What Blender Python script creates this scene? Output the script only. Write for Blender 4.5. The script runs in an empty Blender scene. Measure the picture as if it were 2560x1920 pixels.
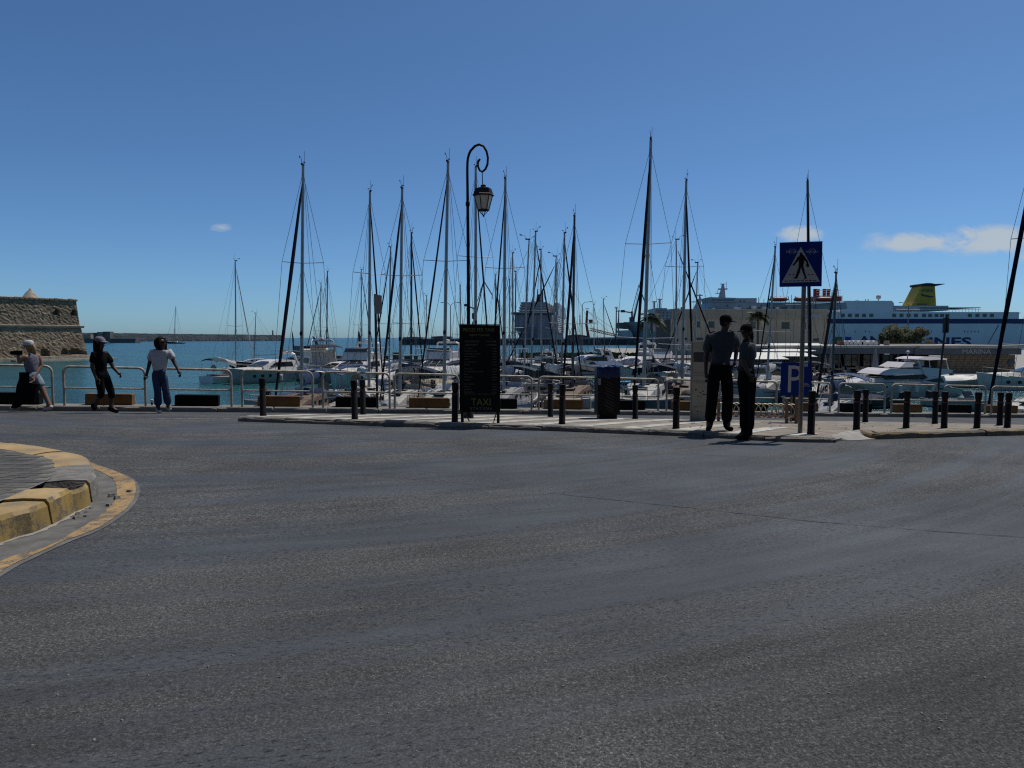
import bpy, math, random
from mathutils import Vector, Matrix
R = math.radians
random.seed(7)
sc = bpy.context.scene
col = sc.collection

# ------------------------------------------------------------------ camera, sky, sun, exposure
F, CU, CV, CAMZ = 1775.0, 1280.0, 960.0, 1.55
PITCH = math.atan(116.0 / F)
cam = bpy.data.cameras.new('camera'); camo = bpy.data.objects.new('camera', cam); col.objects.link(camo)
cam.sensor_width = 36; cam.lens = 36 * F / 2560; cam.clip_end = 40000; cam.clip_start = .05
camo.location = (0, 0, CAMZ); camo.rotation_euler = (math.pi / 2 - PITCH, 0, 0)
sc.camera = camo
SUN_EL, SUN_AZ = R(63.5), R(45)
wd = bpy.data.worlds.new('World'); sc.world = wd; wd.use_nodes = True
def build_world():
    nt = wd.node_tree; n = nt.nodes; l = nt.links
    n.clear()
    out = n.new('ShaderNodeOutputWorld'); bg = n.new('ShaderNodeBackground')
    sky = n.new('ShaderNodeTexSky'); sky.sky_type = 'NISHITA'; sky.sun_disc = False
    sky.sun_elevation = SUN_EL; sky.sun_rotation = SUN_AZ
    sky.altitude = 0; sky.air_density = .65; sky.dust_density = .6; sky.ozone_density = 4.0
    tc = n.new('ShaderNodeTexCoord'); sep = n.new('ShaderNodeSeparateXYZ')
    l.new(tc.outputs['Generated'], sep.inputs[0])
    def math_(op, a, b=None, clamp=False):
        m = n.new('ShaderNodeMath'); m.operation = op; m.use_clamp = clamp
        for i, v in enumerate((a, b)):
            if v is None: continue
            if isinstance(v, (int, float)): m.inputs[i].default_value = v
            else: l.new(v, m.inputs[i])
        return m.outputs[0]
    yy = math_('MAXIMUM', sep.outputs[1], .02)
    ax = math_('DIVIDE', sep.outputs[0], yy); ez = math_('DIVIDE', sep.outputs[2], yy)
    cmb = n.new('ShaderNodeCombineXYZ')
    l.new(ax, cmb.inputs[0]); l.new(math_('MULTIPLY', ez, 1.7), cmb.inputs[1])
    nz = n.new('ShaderNodeTexNoise'); nz.inputs['Scale'].default_value = 17; nz.inputs['Detail'].default_value = 8
    nz.inputs['Roughness'].default_value = .62; nz.inputs['Distortion'].default_value = .6
    l.new(cmb.outputs[0], nz.inputs['Vector'])
    total = None
    # small fair-weather clouds low over the harbour: bearing, height, half-widths, strength
    for cx, cz, sx, sz, k in ((-.407, .1525, .018, .008, .75), (.402, .143, .036, .013, 1.1), (.56, .133, .08, .016, .95), (.66, .136, .10, .021, 1.05),
                              (.80, .118, .12, .025, .9), (-.11, .074, .04, .014, .36), (-1.1, .16, .15, .02, .8), (.18, .045, .05, .008, .3)):
        dx = math_('DIVIDE', math_('SUBTRACT', ax, cx), sx); dz = math_('DIVIDE', math_('SUBTRACT', ez, cz), sz)
        r2 = math_('ADD', math_('MULTIPLY', dx, dx), math_('MULTIPLY', dz, dz))
        m = math_('MULTIPLY', math_('SUBTRACT', 1.0, math_('MULTIPLY', r2, .55), True), k)
        total = m if total is None else math_('MAXIMUM', total, m)
    dens = math_('MULTIPLY', math_('SUBTRACT', math_('ADD', math_('MULTIPLY', nz.outputs[0], 2.6), math_('MULTIPLY', total, 1.15)), 1.85), math_('MULTIPLY', total, 1.6), True)
    dens = math_('MULTIPLY', dens, math_('GREATER_THAN', sep.outputs[1], .05))
    dens = math_('MINIMUM', dens, .8)
    mx = n.new('ShaderNodeMix'); mx.data_type = 'RGBA'
    l.new(dens, mx.inputs[0]); 
    # linear haze tint: hue control of the clear sky
    hs = n.new('ShaderNodeHueSaturation'); hs.inputs['Saturation'].default_value = 1.0; hs.inputs['Value'].default_value = 1.0
    gn = n.new('ShaderNodeMix'); gn.data_type = 'RGBA'; gn.blend_type = 'MULTIPLY'; gn.inputs[0].default_value = 1.0; gn.inputs[7].default_value = (.735, 1.035, 1.22, 1)
    l.new(sky.outputs[0], hs.inputs['Color']); l.new(hs.outputs[0], gn.inputs[6]); l.new(gn.outputs[2], mx.inputs[6])
    mx.inputs[7].default_value = (6.0, 6.5, 6.9, 1)
    l.new(mx.outputs[2], bg.inputs['Color']); bg.inputs['Strength'].default_value = .11
    l.new(bg.outputs[0], out.inputs[0])
build_world()
sun = bpy.data.lights.new('sun', 'SUN'); suno = bpy.data.objects.new('sun', sun); col.objects.link(suno)
sun.energy = 4.9; sun.angle = R(.53); sun.color = (1, .955, .88)
SDIR = Vector((math.sin(SUN_AZ) * math.cos(SUN_EL), math.cos(SUN_AZ) * math.cos(SUN_EL), math.sin(SUN_EL)))
suno.rotation_euler = SDIR.to_track_quat('Z', 'Y').to_euler()
suno.location = (20, 10, 40)
vs = sc.view_settings; vs.view_transform = 'Standard'; vs.look = 'None'; vs.exposure = -.45; vs.gamma = 1.0; vs.use_curve_mapping = False
sc.cycles.use_denoising = False; sc.cycles.filter_width = 1.2
sc.cycles.max_bounces = 6; sc.cycles.diffuse_bounces = 3; sc.cycles.glossy_bounces = 3; sc.cycles.transmission_bounces = 4
sc.cycles.transparent_max_bounces = 8; sc.cycles.caustics_reflective = False; sc.cycles.caustics_refractive = False

WATER = -3.2
# ------------------------------------------------------------------ measuring helpers
def W(u, v, Y):
    x = (u - CU) / F; h = (CV - v) / F
    d = Vector((x, math.cos(PITCH) + h * math.sin(PITCH), -math.sin(PITCH) + h * math.cos(PITCH)))
    t = Y / d.y
    return Vector((0, 0, CAMZ)) + d * t
def WZ(u, v, z):
    a = W(u, v, 1.0) - Vector((0, 0, CAMZ))
    t = (z - CAMZ) / a.z
    return Vector((0, 0, CAMZ)) + a * t
def g(X, Y):
    k = .8
    t = (Y - 11.5) / k
    sp = k * (math.log1p(math.exp(t)) if t < 30 else t)
    s = min(1, max(0, (Y - 4) / 8)); s = s * s * (3 - 2 * s)
    return -.06 * sp - .02 * max(-30, min(40, X)) * s
def WG(u, v, dz=0.0):
    a = W(u, v, 1.0) - Vector((0, 0, CAMZ))
    t = 1.0
    for i in range(60):
        p = Vector((0, 0, CAMZ)) + a * t
        t = (g(p.x, p.y) + dz - CAMZ) / a.z * .7 + t * .3
    return Vector((0, 0, CAMZ)) + a * t
def XZ(u, v, Y):
    p = W(u, v, Y); return p.x, p.z
def QY(X): return 15.15 + (X + 10.6) * .263          # edge of the quay in plan
QD = Vector((1, .263, 0)).normalized(); QN = Vector((-QD.y, QD.x, 0))
def Q(u, off=0.0):                                    # point on the quay edge at a bearing
    k = (u - CU) / F
    X = k * (15.15 + 10.6 * .263) / (1 - .263 * k)
    for i in range(4): X = k * QY(X) * 1.0
    p = Vector((X, QY(X), 0)) + QN * off
    p.z = g(p.x, p.y); return p

# ------------------------------------------------------------------ materials
MATS = {}
def P(name, c, rough=.6, metal=0., var=.18, scale=6., bump=0., bscale=30., spec=.4, dark=None):
    if name in MATS: return MATS[name]
    m = bpy.data.materials.new(name); m.use_nodes = True; MATS[name] = m
    nt = m.node_tree; n = nt.nodes; l = nt.links; b = n['Principled BSDF']
    b.inputs['Roughness'].default_value = rough; b.inputs['Metallic'].default_value = metal
    b.inputs['Specular IOR Level'].default_value = spec
    tc = n.new('ShaderNodeTexCoord')
    nz = n.new('ShaderNodeTexNoise'); nz.inputs['Scale'].default_value = scale; nz.inputs['Detail'].default_value = 6; nz.inputs['Roughness'].default_value = .6
    l.new(tc.outputs['Object'], nz.inputs['Vector'])
    rp = n.new('ShaderNodeValToRGB'); rp.color_ramp.elements[0].position = .3; rp.color_ramp.elements[1].position = .7
    d = dark if dark else tuple(x * (1 - var * 1.5) for x in c)
    e = tuple(min(1, x * (1 + var * .6)) for x in c)
    rp.color_ramp.elements[0].color = (*d, 1); rp.color_ramp.elements[1].color = (*e, 1)
    l.new(nz.outputs[0], rp.inputs[0]); l.new(rp.outputs[0], b.inputs['Base Color'])
    if bump:
        n2 = n.new('ShaderNodeTexNoise'); n2.inputs['Scale'].default_value = bscale; n2.inputs['Detail'].default_value = 5
        l.new(tc.outputs['Object'], n2.inputs['Vector'])
        bp = n.new('ShaderNodeBump'); bp.inputs['Strength'].default_value = bump; bp.inputs['Distance'].default_value = .6 / bscale
        l.new(n2.outputs[0], bp.inputs['Height']); l.new(bp.outputs[0], b.inputs['Normal'])
    return m
def nodes(name):
    m = bpy.data.materials.new(name); m.use_nodes = True; MATS[name] = m
    nt = m.node_tree
    def N(t, **kw):
        x = nt.nodes.new(t)
        for k, v in kw.items():
            if k in x.inputs: x.inputs[k].default_value = v
            else: setattr(x, k, v)
        return x
    return m, nt, N, nt.links, nt.nodes['Principled BSDF']
def ramp(N, stops):
    r = N('ShaderNodeValToRGB'); e = r.color_ramp.elements
    while len(e) < len(stops): e.new(.5)
    for x, (p, c) in zip(e, stops):
        x.position = p; x.color = (*c, 1) if not isinstance(c, (int, float)) else (c, c, c, 1)
    return r
def mixc(N, L, fac, a, b, mode='MIX'):
    x = N('ShaderNodeMix', data_type='RGBA', blend_type=mode)
    for i, v in ((0, fac), (6, a), (7, b)):
        if isinstance(v, (int, float)): x.inputs[i].default_value = v
        elif isinstance(v, tuple): x.inputs[i].default_value = (*v, 1)
        else: L.new(v, x.inputs[i])
    return x.outputs[2]
def asphalt():
    m, nt, N, L, b = nodes('asphalt')
    tc = N('ShaderNodeTexCoord')
    ctr = N('ShaderNodeVectorMath', operation='SUBTRACT'); ctr.inputs[1].default_value = (-5.7, 20, 0); L.new(tc.outputs['Object'], ctr.inputs[0])
    sp = N('ShaderNodeSeparateXYZ'); L.new(ctr.outputs[0], sp.inputs[0])
    fl = N('ShaderNodeCombineXYZ'); L.new(sp.outputs[0], fl.inputs[0]); L.new(sp.outputs[1], fl.inputs[1])
    ln = N('ShaderNodeVectorMath', operation='LENGTH'); L.new(fl.outputs[0], ln.inputs[0])
    an = N('ShaderNodeMath', operation='ARCTAN2'); L.new(sp.outputs[0], an.inputs[0]); L.new(sp.outputs[1], an.inputs[1])
    am = N('ShaderNodeMath', operation='MULTIPLY'); L.new(an.outputs[0], am.inputs[0]); am.inputs[1].default_value = 1.5
    cv = N('ShaderNodeCombineXYZ'); L.new(ln.outputs['Value'], cv.inputs[0]); L.new(am.outputs[0], cv.inputs[1])   # turning traffic: radius, arc
    w1 = N('ShaderNodeTexNoise', Scale=1.15, Detail=6, Roughness=.55, Distortion=.2); L.new(cv.outputs[0], w1.inputs['Vector'])
    w2 = N('ShaderNodeTexNoise', Scale=6.5, Detail=4, Roughness=.6); L.new(cv.outputs[0], w2.inputs['Vector'])
    big = N('ShaderNodeTexNoise', Scale=.55, Detail=6, Roughness=.6); L.new(tc.outputs['Object'], big.inputs['Vector'])
    fine = N('ShaderNodeTexNoise', Scale=85, Detail=3, Roughness=.85); L.new(tc.outputs['Object'], fine.inputs['Vector'])
    mid = N('ShaderNodeTexNoise', Scale=34, Detail=6, Roughness=.85); L.new(tc.outputs['Object'], mid.inputs['Vector'])
    worn = ramp(N, ((.45, 0.), (.56, 1.))); L.new(w1.outputs[0], worn.inputs[0])        # 1 = polished wheel track
    base = mixc(N, L, worn.outputs[0], (.071, .071, .069), (.053, .057, .063))
    bigr = ramp(N, ((.3, .72), (.7, 1.25))); L.new(big.outputs[0], bigr.inputs[0])
    base = mixc(N, L, 1.0, base, bigr.outputs[0], 'MULTIPLY')
    str_ = ramp(N, ((.32, .80), (.68, 1.16))); L.new(w2.outputs[0], str_.inputs[0]); base = mixc(N, L, 1.0, base, str_.outputs[0], 'MULTIPLY')
    amt = N('ShaderNodeMapRange', **{'From Min': 0., 'From Max': 1., 'To Min': 1., 'To Max': .34}); L.new(worn.outputs[0], amt.inputs[0])
    spk = ramp(N, ((.28, .15), (.45, .80), (.55, 1.1), (.70, 3.2))); L.new(fine.outputs[0], spk.inputs[0])
    base2 = mixc(N, L, amt.outputs[0], base, mixc(N, L, 1.0, base, spk.outputs[0], 'MULTIPLY'))
    pit = ramp(N, ((.33, .05), (.42, .72), (.52, 1.05), (.66, 2.0))); L.new(mid.outputs[0], pit.inputs[0])
    base3 = mixc(N, L, amt.outputs[0], base2, mixc(N, L, 1.0, base2, pit.outputs[0], 'MULTIPLY'))
    cs = N('ShaderNodeVectorMath', operation='MULTIPLY'); cs.inputs[1].default_value = (34, 120, 1); L.new(cv.outputs[0], cs.inputs[0])
    ps = N('ShaderNodeTexNoise', Scale=1.6, Detail=5, Roughness=.8); L.new(cs.outputs[0], ps.inputs['Vector'])
    bandm = ramp(N, ((.46, 0.), (.52, 1.), (.56, 1.), (.62, 0.))); L.new(w1.outputs[0], bandm.inputs[0])      # ravelled edges of the wheel tracks
    pr_ = ramp(N, ((.38, .12), (.47, 1.))); L.new(ps.outputs[0], pr_.inputs[0])
    base3 = mixc(N, L, bandm.outputs[0], base3, mixc(N, L, 1.0, base3, pr_.outputs[0], 'MULTIPLY'))
    L.new(base3, b.inputs['Base Color'])
    rr = N('ShaderNodeMapRange', **{'To Min': .9, 'To Max': .7}); L.new(worn.outputs[0], rr.inputs[0]); L.new(rr.outputs[0], b.inputs['Roughness'])
    b.inputs['Specular IOR Level'].default_value = .25
    hm = N('ShaderNodeMath', operation='ADD'); L.new(fine.outputs[0], hm.inputs[0]); L.new(mid.outputs[0], hm.inputs[1])
    bs = N('ShaderNodeMath', operation='MULTIPLY'); L.new(amt.outputs[0], bs.inputs[0]); bs.inputs[1].default_value = .8
    bp = N('ShaderNodeBump', Distance=.012); L.new(bs.outputs[0], bp.inputs['Strength']); L.new(hm.outputs[0], bp.inputs['Height']); L.new(bp.outputs[0], b.inputs['Normal'])
    return m
def worn_paint(name, paint, under, thr=.5, scale=9.):
    m, nt, N, L, b = nodes(name)
    tc = N('ShaderNodeTexCoord')
    a = N('ShaderNodeTexNoise', Scale=scale, Detail=9, Roughness=.72); L.new(tc.outputs['Object'], a.inputs['Vector'])
    f = N('ShaderNodeTexNoise', Scale=70, Detail=3, Roughness=.7); L.new(tc.outputs['Object'], f.inputs['Vector'])
    ad = N('ShaderNodeMath', operation='ADD'); L.new(a.outputs[0], ad.inputs[0])
    mu = N('ShaderNodeMath', operation='MULTIPLY'); L.new(f.outputs[0], mu.inputs[0]); mu.inputs[1].default_value = .45; L.new(mu.outputs[0], ad.inputs[1])
    rp = ramp(N, ((thr + .2, 0.), (thr + .3, 1.))); L.new(ad.outputs[0], rp.inputs[0])
    big = N('ShaderNodeTexNoise', Scale=2.2, Detail=5); L.new(tc.outputs['Object'], big.inputs['Vector'])
    br = ramp(N, ((.3, .72), (.7, 1.15))); L.new(big.outputs[0], br.inputs[0])
    c = mixc(N, L, rp.outputs[0], under, paint); c = mixc(N, L, 1.0, c, br.outputs[0], 'MULTIPLY')
    L.new(c, b.inputs['Base Color']); b.inputs['Roughness'].default_value = .75
    bp = N('ShaderNodeBump', Strength=.5, Distance=.006); L.new(ad.outputs[0], bp.inputs['Height']); L.new(bp.outputs[0], b.inputs['Normal'])
    return m
def water():
    m, nt, N, L, b = nodes('water')
    tc = N('ShaderNodeTexCoord')
    mp = N('ShaderNodeMapping'); mp.inputs['Scale'].default_value = (.35, 1, 1); L.new(tc.outputs['Object'], mp.inputs[0])
    a = N('ShaderNodeTexNoise', Scale=.85, Detail=7, Roughness=.62, Distortion=.4); L.new(mp.outputs[0], a.inputs['Vector'])
    mp2 = N('ShaderNodeMapping'); mp2.inputs['Scale'].default_value = (.02, .06, 1); L.new(tc.outputs['Object'], mp2.inputs[0])
    c = N('ShaderNodeTexNoise', Scale=1., Detail=6, Roughness=.6); L.new(mp2.outputs[0], c.inputs['Vector'])
    sp = N('ShaderNodeSeparateXYZ'); L.new(tc.outputs['Object'], sp.inputs[0])
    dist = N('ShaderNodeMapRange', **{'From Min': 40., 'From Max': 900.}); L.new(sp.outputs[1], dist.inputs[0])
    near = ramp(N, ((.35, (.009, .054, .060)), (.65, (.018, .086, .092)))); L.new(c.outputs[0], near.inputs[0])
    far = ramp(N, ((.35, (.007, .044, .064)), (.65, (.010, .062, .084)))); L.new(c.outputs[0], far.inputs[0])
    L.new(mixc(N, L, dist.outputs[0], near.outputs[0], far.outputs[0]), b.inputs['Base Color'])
    b.inputs['Roughness'].default_value = .22; b.inputs['IOR'].default_value = 1.33; b.inputs['Specular IOR Level'].default_value = .32
    bp = N('ShaderNodeBump', Strength=.9, Distance=.75); L.new(a.outputs[0], bp.inputs['Height']); L.new(bp.outputs[0], b.inputs['Normal'])
    return m
def stone():
    m, nt, N, L, b = nodes('fort_stone')
    tc = N('ShaderNodeTexCoord')
    v = N('ShaderNodeTexVoronoi', Scale=2.1); v.feature = 'F1'; mp = N('ShaderNodeMapping'); mp.inputs['Scale'].default_value = (1, 1, 1.6)
    L.new(tc.outputs['Object'], mp.inputs[0]); L.new(mp.outputs[0], v.inputs['Vector'])
    e = N('ShaderNodeTexVoronoi', Scale=2.1); e.feature = 'DISTANCE_TO_EDGE'; L.new(mp.outputs[0], e.inputs['Vector'])
    z = N('ShaderNodeTexNoise', Scale=.35, Detail=8, Roughness=.65); L.new(tc.outputs['Object'], z.inputs['Vector'])
    sp = N('ShaderNodeSeparateColor'); L.new(v.outputs['Color'], sp.inputs[0])
    rp = ramp(N, ((0., (.19, .132, .080)), (.5, (.28, .20, .122)), (1., (.36, .27, .17)))); L.new(sp.outputs[0], rp.inputs[0])
    st = ramp(N, ((.3, .55), (.65, 1.12))); L.new(z.outputs[0], st.inputs[0])
    c = mixc(N, L, 1., rp.outputs[0], st.outputs[0], 'MULTIPLY')
    jn = ramp(N, ((.0, .5), (.09, 1.))); L.new(e.outputs['Distance'], jn.inputs[0])
    c = mixc(N, L, 1., c, jn.outputs[0], 'MULTIPLY')
    L.new(c, b.inputs['Base Color']); b.inputs['Roughness'].default_value = .9
    bp = N('ShaderNodeBump', Strength=.7, Distance=.12); L.new(e.outputs['Distance'], bp.inputs['Height']); L.new(bp.outputs[0], b.inputs['Normal'])
    return m
def glassy(name, c, alpha_t=.0):
    m, nt, N, L, b = nodes(name)
    b.inputs['Base Color'].default_value = (*c, 1); b.inputs['Roughness'].default_value = .08; b.inputs['Specular IOR Level'].default_value = .6
    tc = N('ShaderNodeTexCoord'); z = N('ShaderNodeTexNoise', Scale=3., Detail=3); L.new(tc.outputs['Object'], z.inputs['Vector'])
    r = ramp(N, ((.3, .05), (.7, .16))); L.new(z.outputs[0], r.inputs[0]); L.new(r.outputs[0], b.inputs['Roughness'])
    if alpha_t: b.inputs['Transmission Weight'].default_value = alpha_t
    return m
ASPH = asphalt()
SEAM = P('seam_tar', (.026, .026, .027), .8)
YLINE = worn_paint('yellow_line', (.34, .21, .08), (.12, .10, .075), .455, 9.)
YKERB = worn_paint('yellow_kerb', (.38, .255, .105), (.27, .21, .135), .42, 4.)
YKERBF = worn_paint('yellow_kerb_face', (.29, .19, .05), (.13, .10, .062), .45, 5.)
OKERB = worn_paint('ochre_kerb', (.20, .135, .05), (.115, .092, .06), .5, 6.)
GREYKERB = P('bare_kerb', (.19, .175, .15), .85, var=.3, scale=7, bump=.6, bscale=25)
WHITEP = worn_paint('white_stripe', (.44, .42, .37), (.22, .20, .165), .42, 5.)
GUTTER = P('gutter', (.13, .125, .115), .9, var=.3, scale=5, bump=.5, bscale=50)
PAVE = P('pavement', (.23, .195, .15), .9, var=.28, scale=3., bump=.4, bscale=40)
PAVER = P('paver', (.115, .108, .095), .9, var=.3, scale=2.5, bump=.5, bscale=60)
CONC = P('concrete', (.31, .29, .255), .9, var=.22, scale=3, bump=.5, bscale=30)
QUAY = P('quay_stone', (.20, .18, .15), .9, var=.3, scale=1.6, bump=.6, bscale=9)
WAT = water(); STONE = stone()
STONEL = P('pale_stone', (.36, .31, .235), .9, var=.3, scale=1.2, bump=.5, bscale=5)
IRON = P('black_iron', (.012, .012, .013), .6, .0, var=.25, scale=20, spec=.18)
BOLL = P('bollard_paint', (.014, .011, .010), .65, var=.35, scale=14, bump=.25, bscale=60, spec=.15)
REDB = P('red_band', (.09, .02, .012), .5, var=.35, scale=30)
RAIL = P('rail_paint', (.46, .42, .34), .45, var=.16, scale=9, dark=(.24, .19, .13), spec=.25)
OCHRE = P('ochre_block', (.155, .078, .022), .8, var=.3, scale=5, bump=.3)
BLACKB = P('black_block', (.007, .007, .007), .85, var=.3, scale=5, bump=.3, spec=.1)
BLUES = P('sign_blue', (.003, .022, .165), .6, var=.08, spec=.12)
WHITES = P('sign_white', (.42, .41, .38), .4, var=.08)
BLACKS = P('sign_black', (.007, .007, .008), .6, var=.1, spec=.12)
YTEXT = P('sign_yellow', (.20, .17, .04), .5, var=.08)
GTEXT = P('sign_pale', (.15, .15, .12), .5, var=.08)
POSTG = P('galvanised', (.19, .165, .13), .5, .3, var=.25, scale=9)
RUST = P('rusty_steel', (.24, .13, .085), .75, .1, var=.4, scale=15, bump=.3)
RINGS = P('ring_steel', (.42, .36, .27), .45, .2, var=.3, scale=12)
GELC = P('gelcoat', (.66, .60, .55), .28, var=.05, scale=1.2)
GELD = P('deck_white', (.50, .48, .43), .5, var=.08, scale=2.)
GREYH = P('grey_hull', (.30, .28, .28), .35, var=.1)
NAVY = P('navy_hull', (.010, .016, .040), .3, var=.12)
DARKH = P('dark_hull', (.02, .026, .034), .35, var=.15)
REDH = P('red_hull', (.13, .010, .014), .3, var=.12)
GREENH = P('sage_hull', (.40, .37, .33), .35, var=.1)
TEAK = P('teak', (.15, .10, .065), .7, var=.25, scale=5)
ALU = P('mast_alu', (.40, .385, .36), .38, .35, var=.14, scale=1.5)
ALUD = P('mast_dark', (.11, .105, .10), .4, .3, var=.2, scale=1.5)
WIRE = P('wire', (.13, .13, .13), .4, .4, var=.1)
SAILD = P('furled_dark', (.010, .011, .016), .9, var=.2, scale=4, bump=.4, bscale=12, spec=.08)
SAILW = P('furled_white', (.55, .54, .50), .8, var=.12, scale=4, bump=.4, bscale=12)
COVN = P('cover_navy', (.008, .013, .034), .85, var=.2, scale=3, bump=.5, bscale=8)
COVT = P('cover_teal', (.022, .040, .050), .85, var=.2, scale=3, bump=.5, bscale=8)
COVB = P('cover_blue', (.020, .050, .115), .8, var=.2, scale=3, bump=.5, bscale=8)
COVW = P('cover_white', (.68, .66, .60), .8, var=.12, scale=3, bump=.5, bscale=8)
COVC = P('cover_cyan', (.02, .25, .48), .7, var=.12, scale=3, bump=.4, bscale=8)
BLACKC = P('black_canvas', (.012, .012, .015), .85, var=.2, scale=4)
GLASS = glassy('dark_glass', (.015, .018, .022))
RUBBER = P('rubber', (.02, .02, .02), .8, var=.2)
SHIPW = P('ship_white', (.74, .68, .66), .45, var=.07, scale=.12)
SHIPG = P('ship_grey', (.27, .28, .31), .5, var=.1, scale=.1)
SHIPB = P('ship_blue', (.012, .022, .10), .45, var=.08, scale=.2)
SHIPH = P('ship_pale_blue', (.30, .32, .33), .5, var=.08, scale=.1)
LIFEB = P('lifeboat_red', (.20, .035, .025), .5, var=.15, scale=1)
FUNY = P('funnel_yellow', (.42, .29, .015), .5, var=.08, scale=.3)
BEIGE = P('beige_render', (.40, .345, .255), .9, var=.1, scale=.35, bump=.2, bscale=3)
BEIGED = P('beige_band', (.33, .285, .21), .9, var=.12, scale=.35)
ROOFC = P('roof_concrete', (.40, .37, .32), .9, var=.2, scale=.6)
FASC = P('fascia', (.10, .11, .12), .6, var=.2, scale=.8)
BRICKW = P('marina_stone', (.26, .18, .11), .9, var=.3, scale=2.5, bump=.7, bscale=5)
CRANED = P('crane_dark', (.075, .08, .085), .6, var=.2, scale=.5)
CRANER = P('crane_red', (.27, .05, .035), .55, var=.2, scale=.5)
BRKW = P('breakwater', (.25, .23, .20), .9, var=.3, scale=.06, bump=.4, bscale=.5)
BRKWD = P('breakwater_dark', (.11, .105, .10), .9, var=.3, scale=.08)
LEAF = P('leaf', (.062, .085, .022), .7, var=.4, scale=1.2)
LEAFO = P('leaf_olive', (.10, .088, .02), .7, var=.4, scale=1.2)
PALML = P('palm_leaf', (.055, .07, .028), .65, var=.35, scale=2)
BARK = P('bark', (.10, .078, .055), .9, var=.3, scale=5, bump=.6, bscale=14)
STELE = P('stele', (.27, .255, .215), .6, var=.14, scale=4)
GRAFF = P('graffiti', (.03, .03, .032), .7)
LEAFD = P('dead_leaf', (.075, .05, .03), .9, var=.4, scale=20)
LGLASS = P('lantern_glass', (.60, .56, .47), .35, var=.12, scale=8)
BAGBLUE = P('bag_blue', (.005, .016, .075), .35, var=.25, scale=10, bump=.5, bscale=25, spec=.2)
SKIN = P('skin', (.24, .13, .085), .55, var=.12, scale=10)
SKIND = P('skin_tanned', (.05, .026, .017), .55, var=.12, scale=10)
HAIRD = P('hair_dark', (.009, .007, .006), .75, var=.3, scale=30, bump=.4, bscale=90, spec=.12)
HAIRB = P('hair_blond', (.30, .20, .09), .55, var=.3, scale=30, bump=.4, bscale=90)
CLBLK = P('cloth_black', (.008, .008, .009), .95, var=.25, scale=8, bump=.3, bscale=25, spec=.05)
CLSHIRT = P('cloth_greyblue', (.032, .036, .043), .85, var=.14, scale=6, bump=.4, bscale=14)
CLWHITE = P('cloth_white', (.46, .45, .46), .85, var=.1, scale=6, bump=.4, bscale=14)
CLLIL = P('cloth_lilac', (.15, .14, .17), .85, var=.14, scale=6, bump=.4, bscale=14)
JEANS = P('denim', (.022, .038, .09), .85, var=.25, scale=10, bump=.4, bscale=20)
JEANL = P('denim_pale', (.25, .29, .34), .85, var=.2, scale=10, bump=.4, bscale=20)
SHOEW = P('shoe_white', (.50, .48, .46), .6, var=.2, scale=14)

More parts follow.
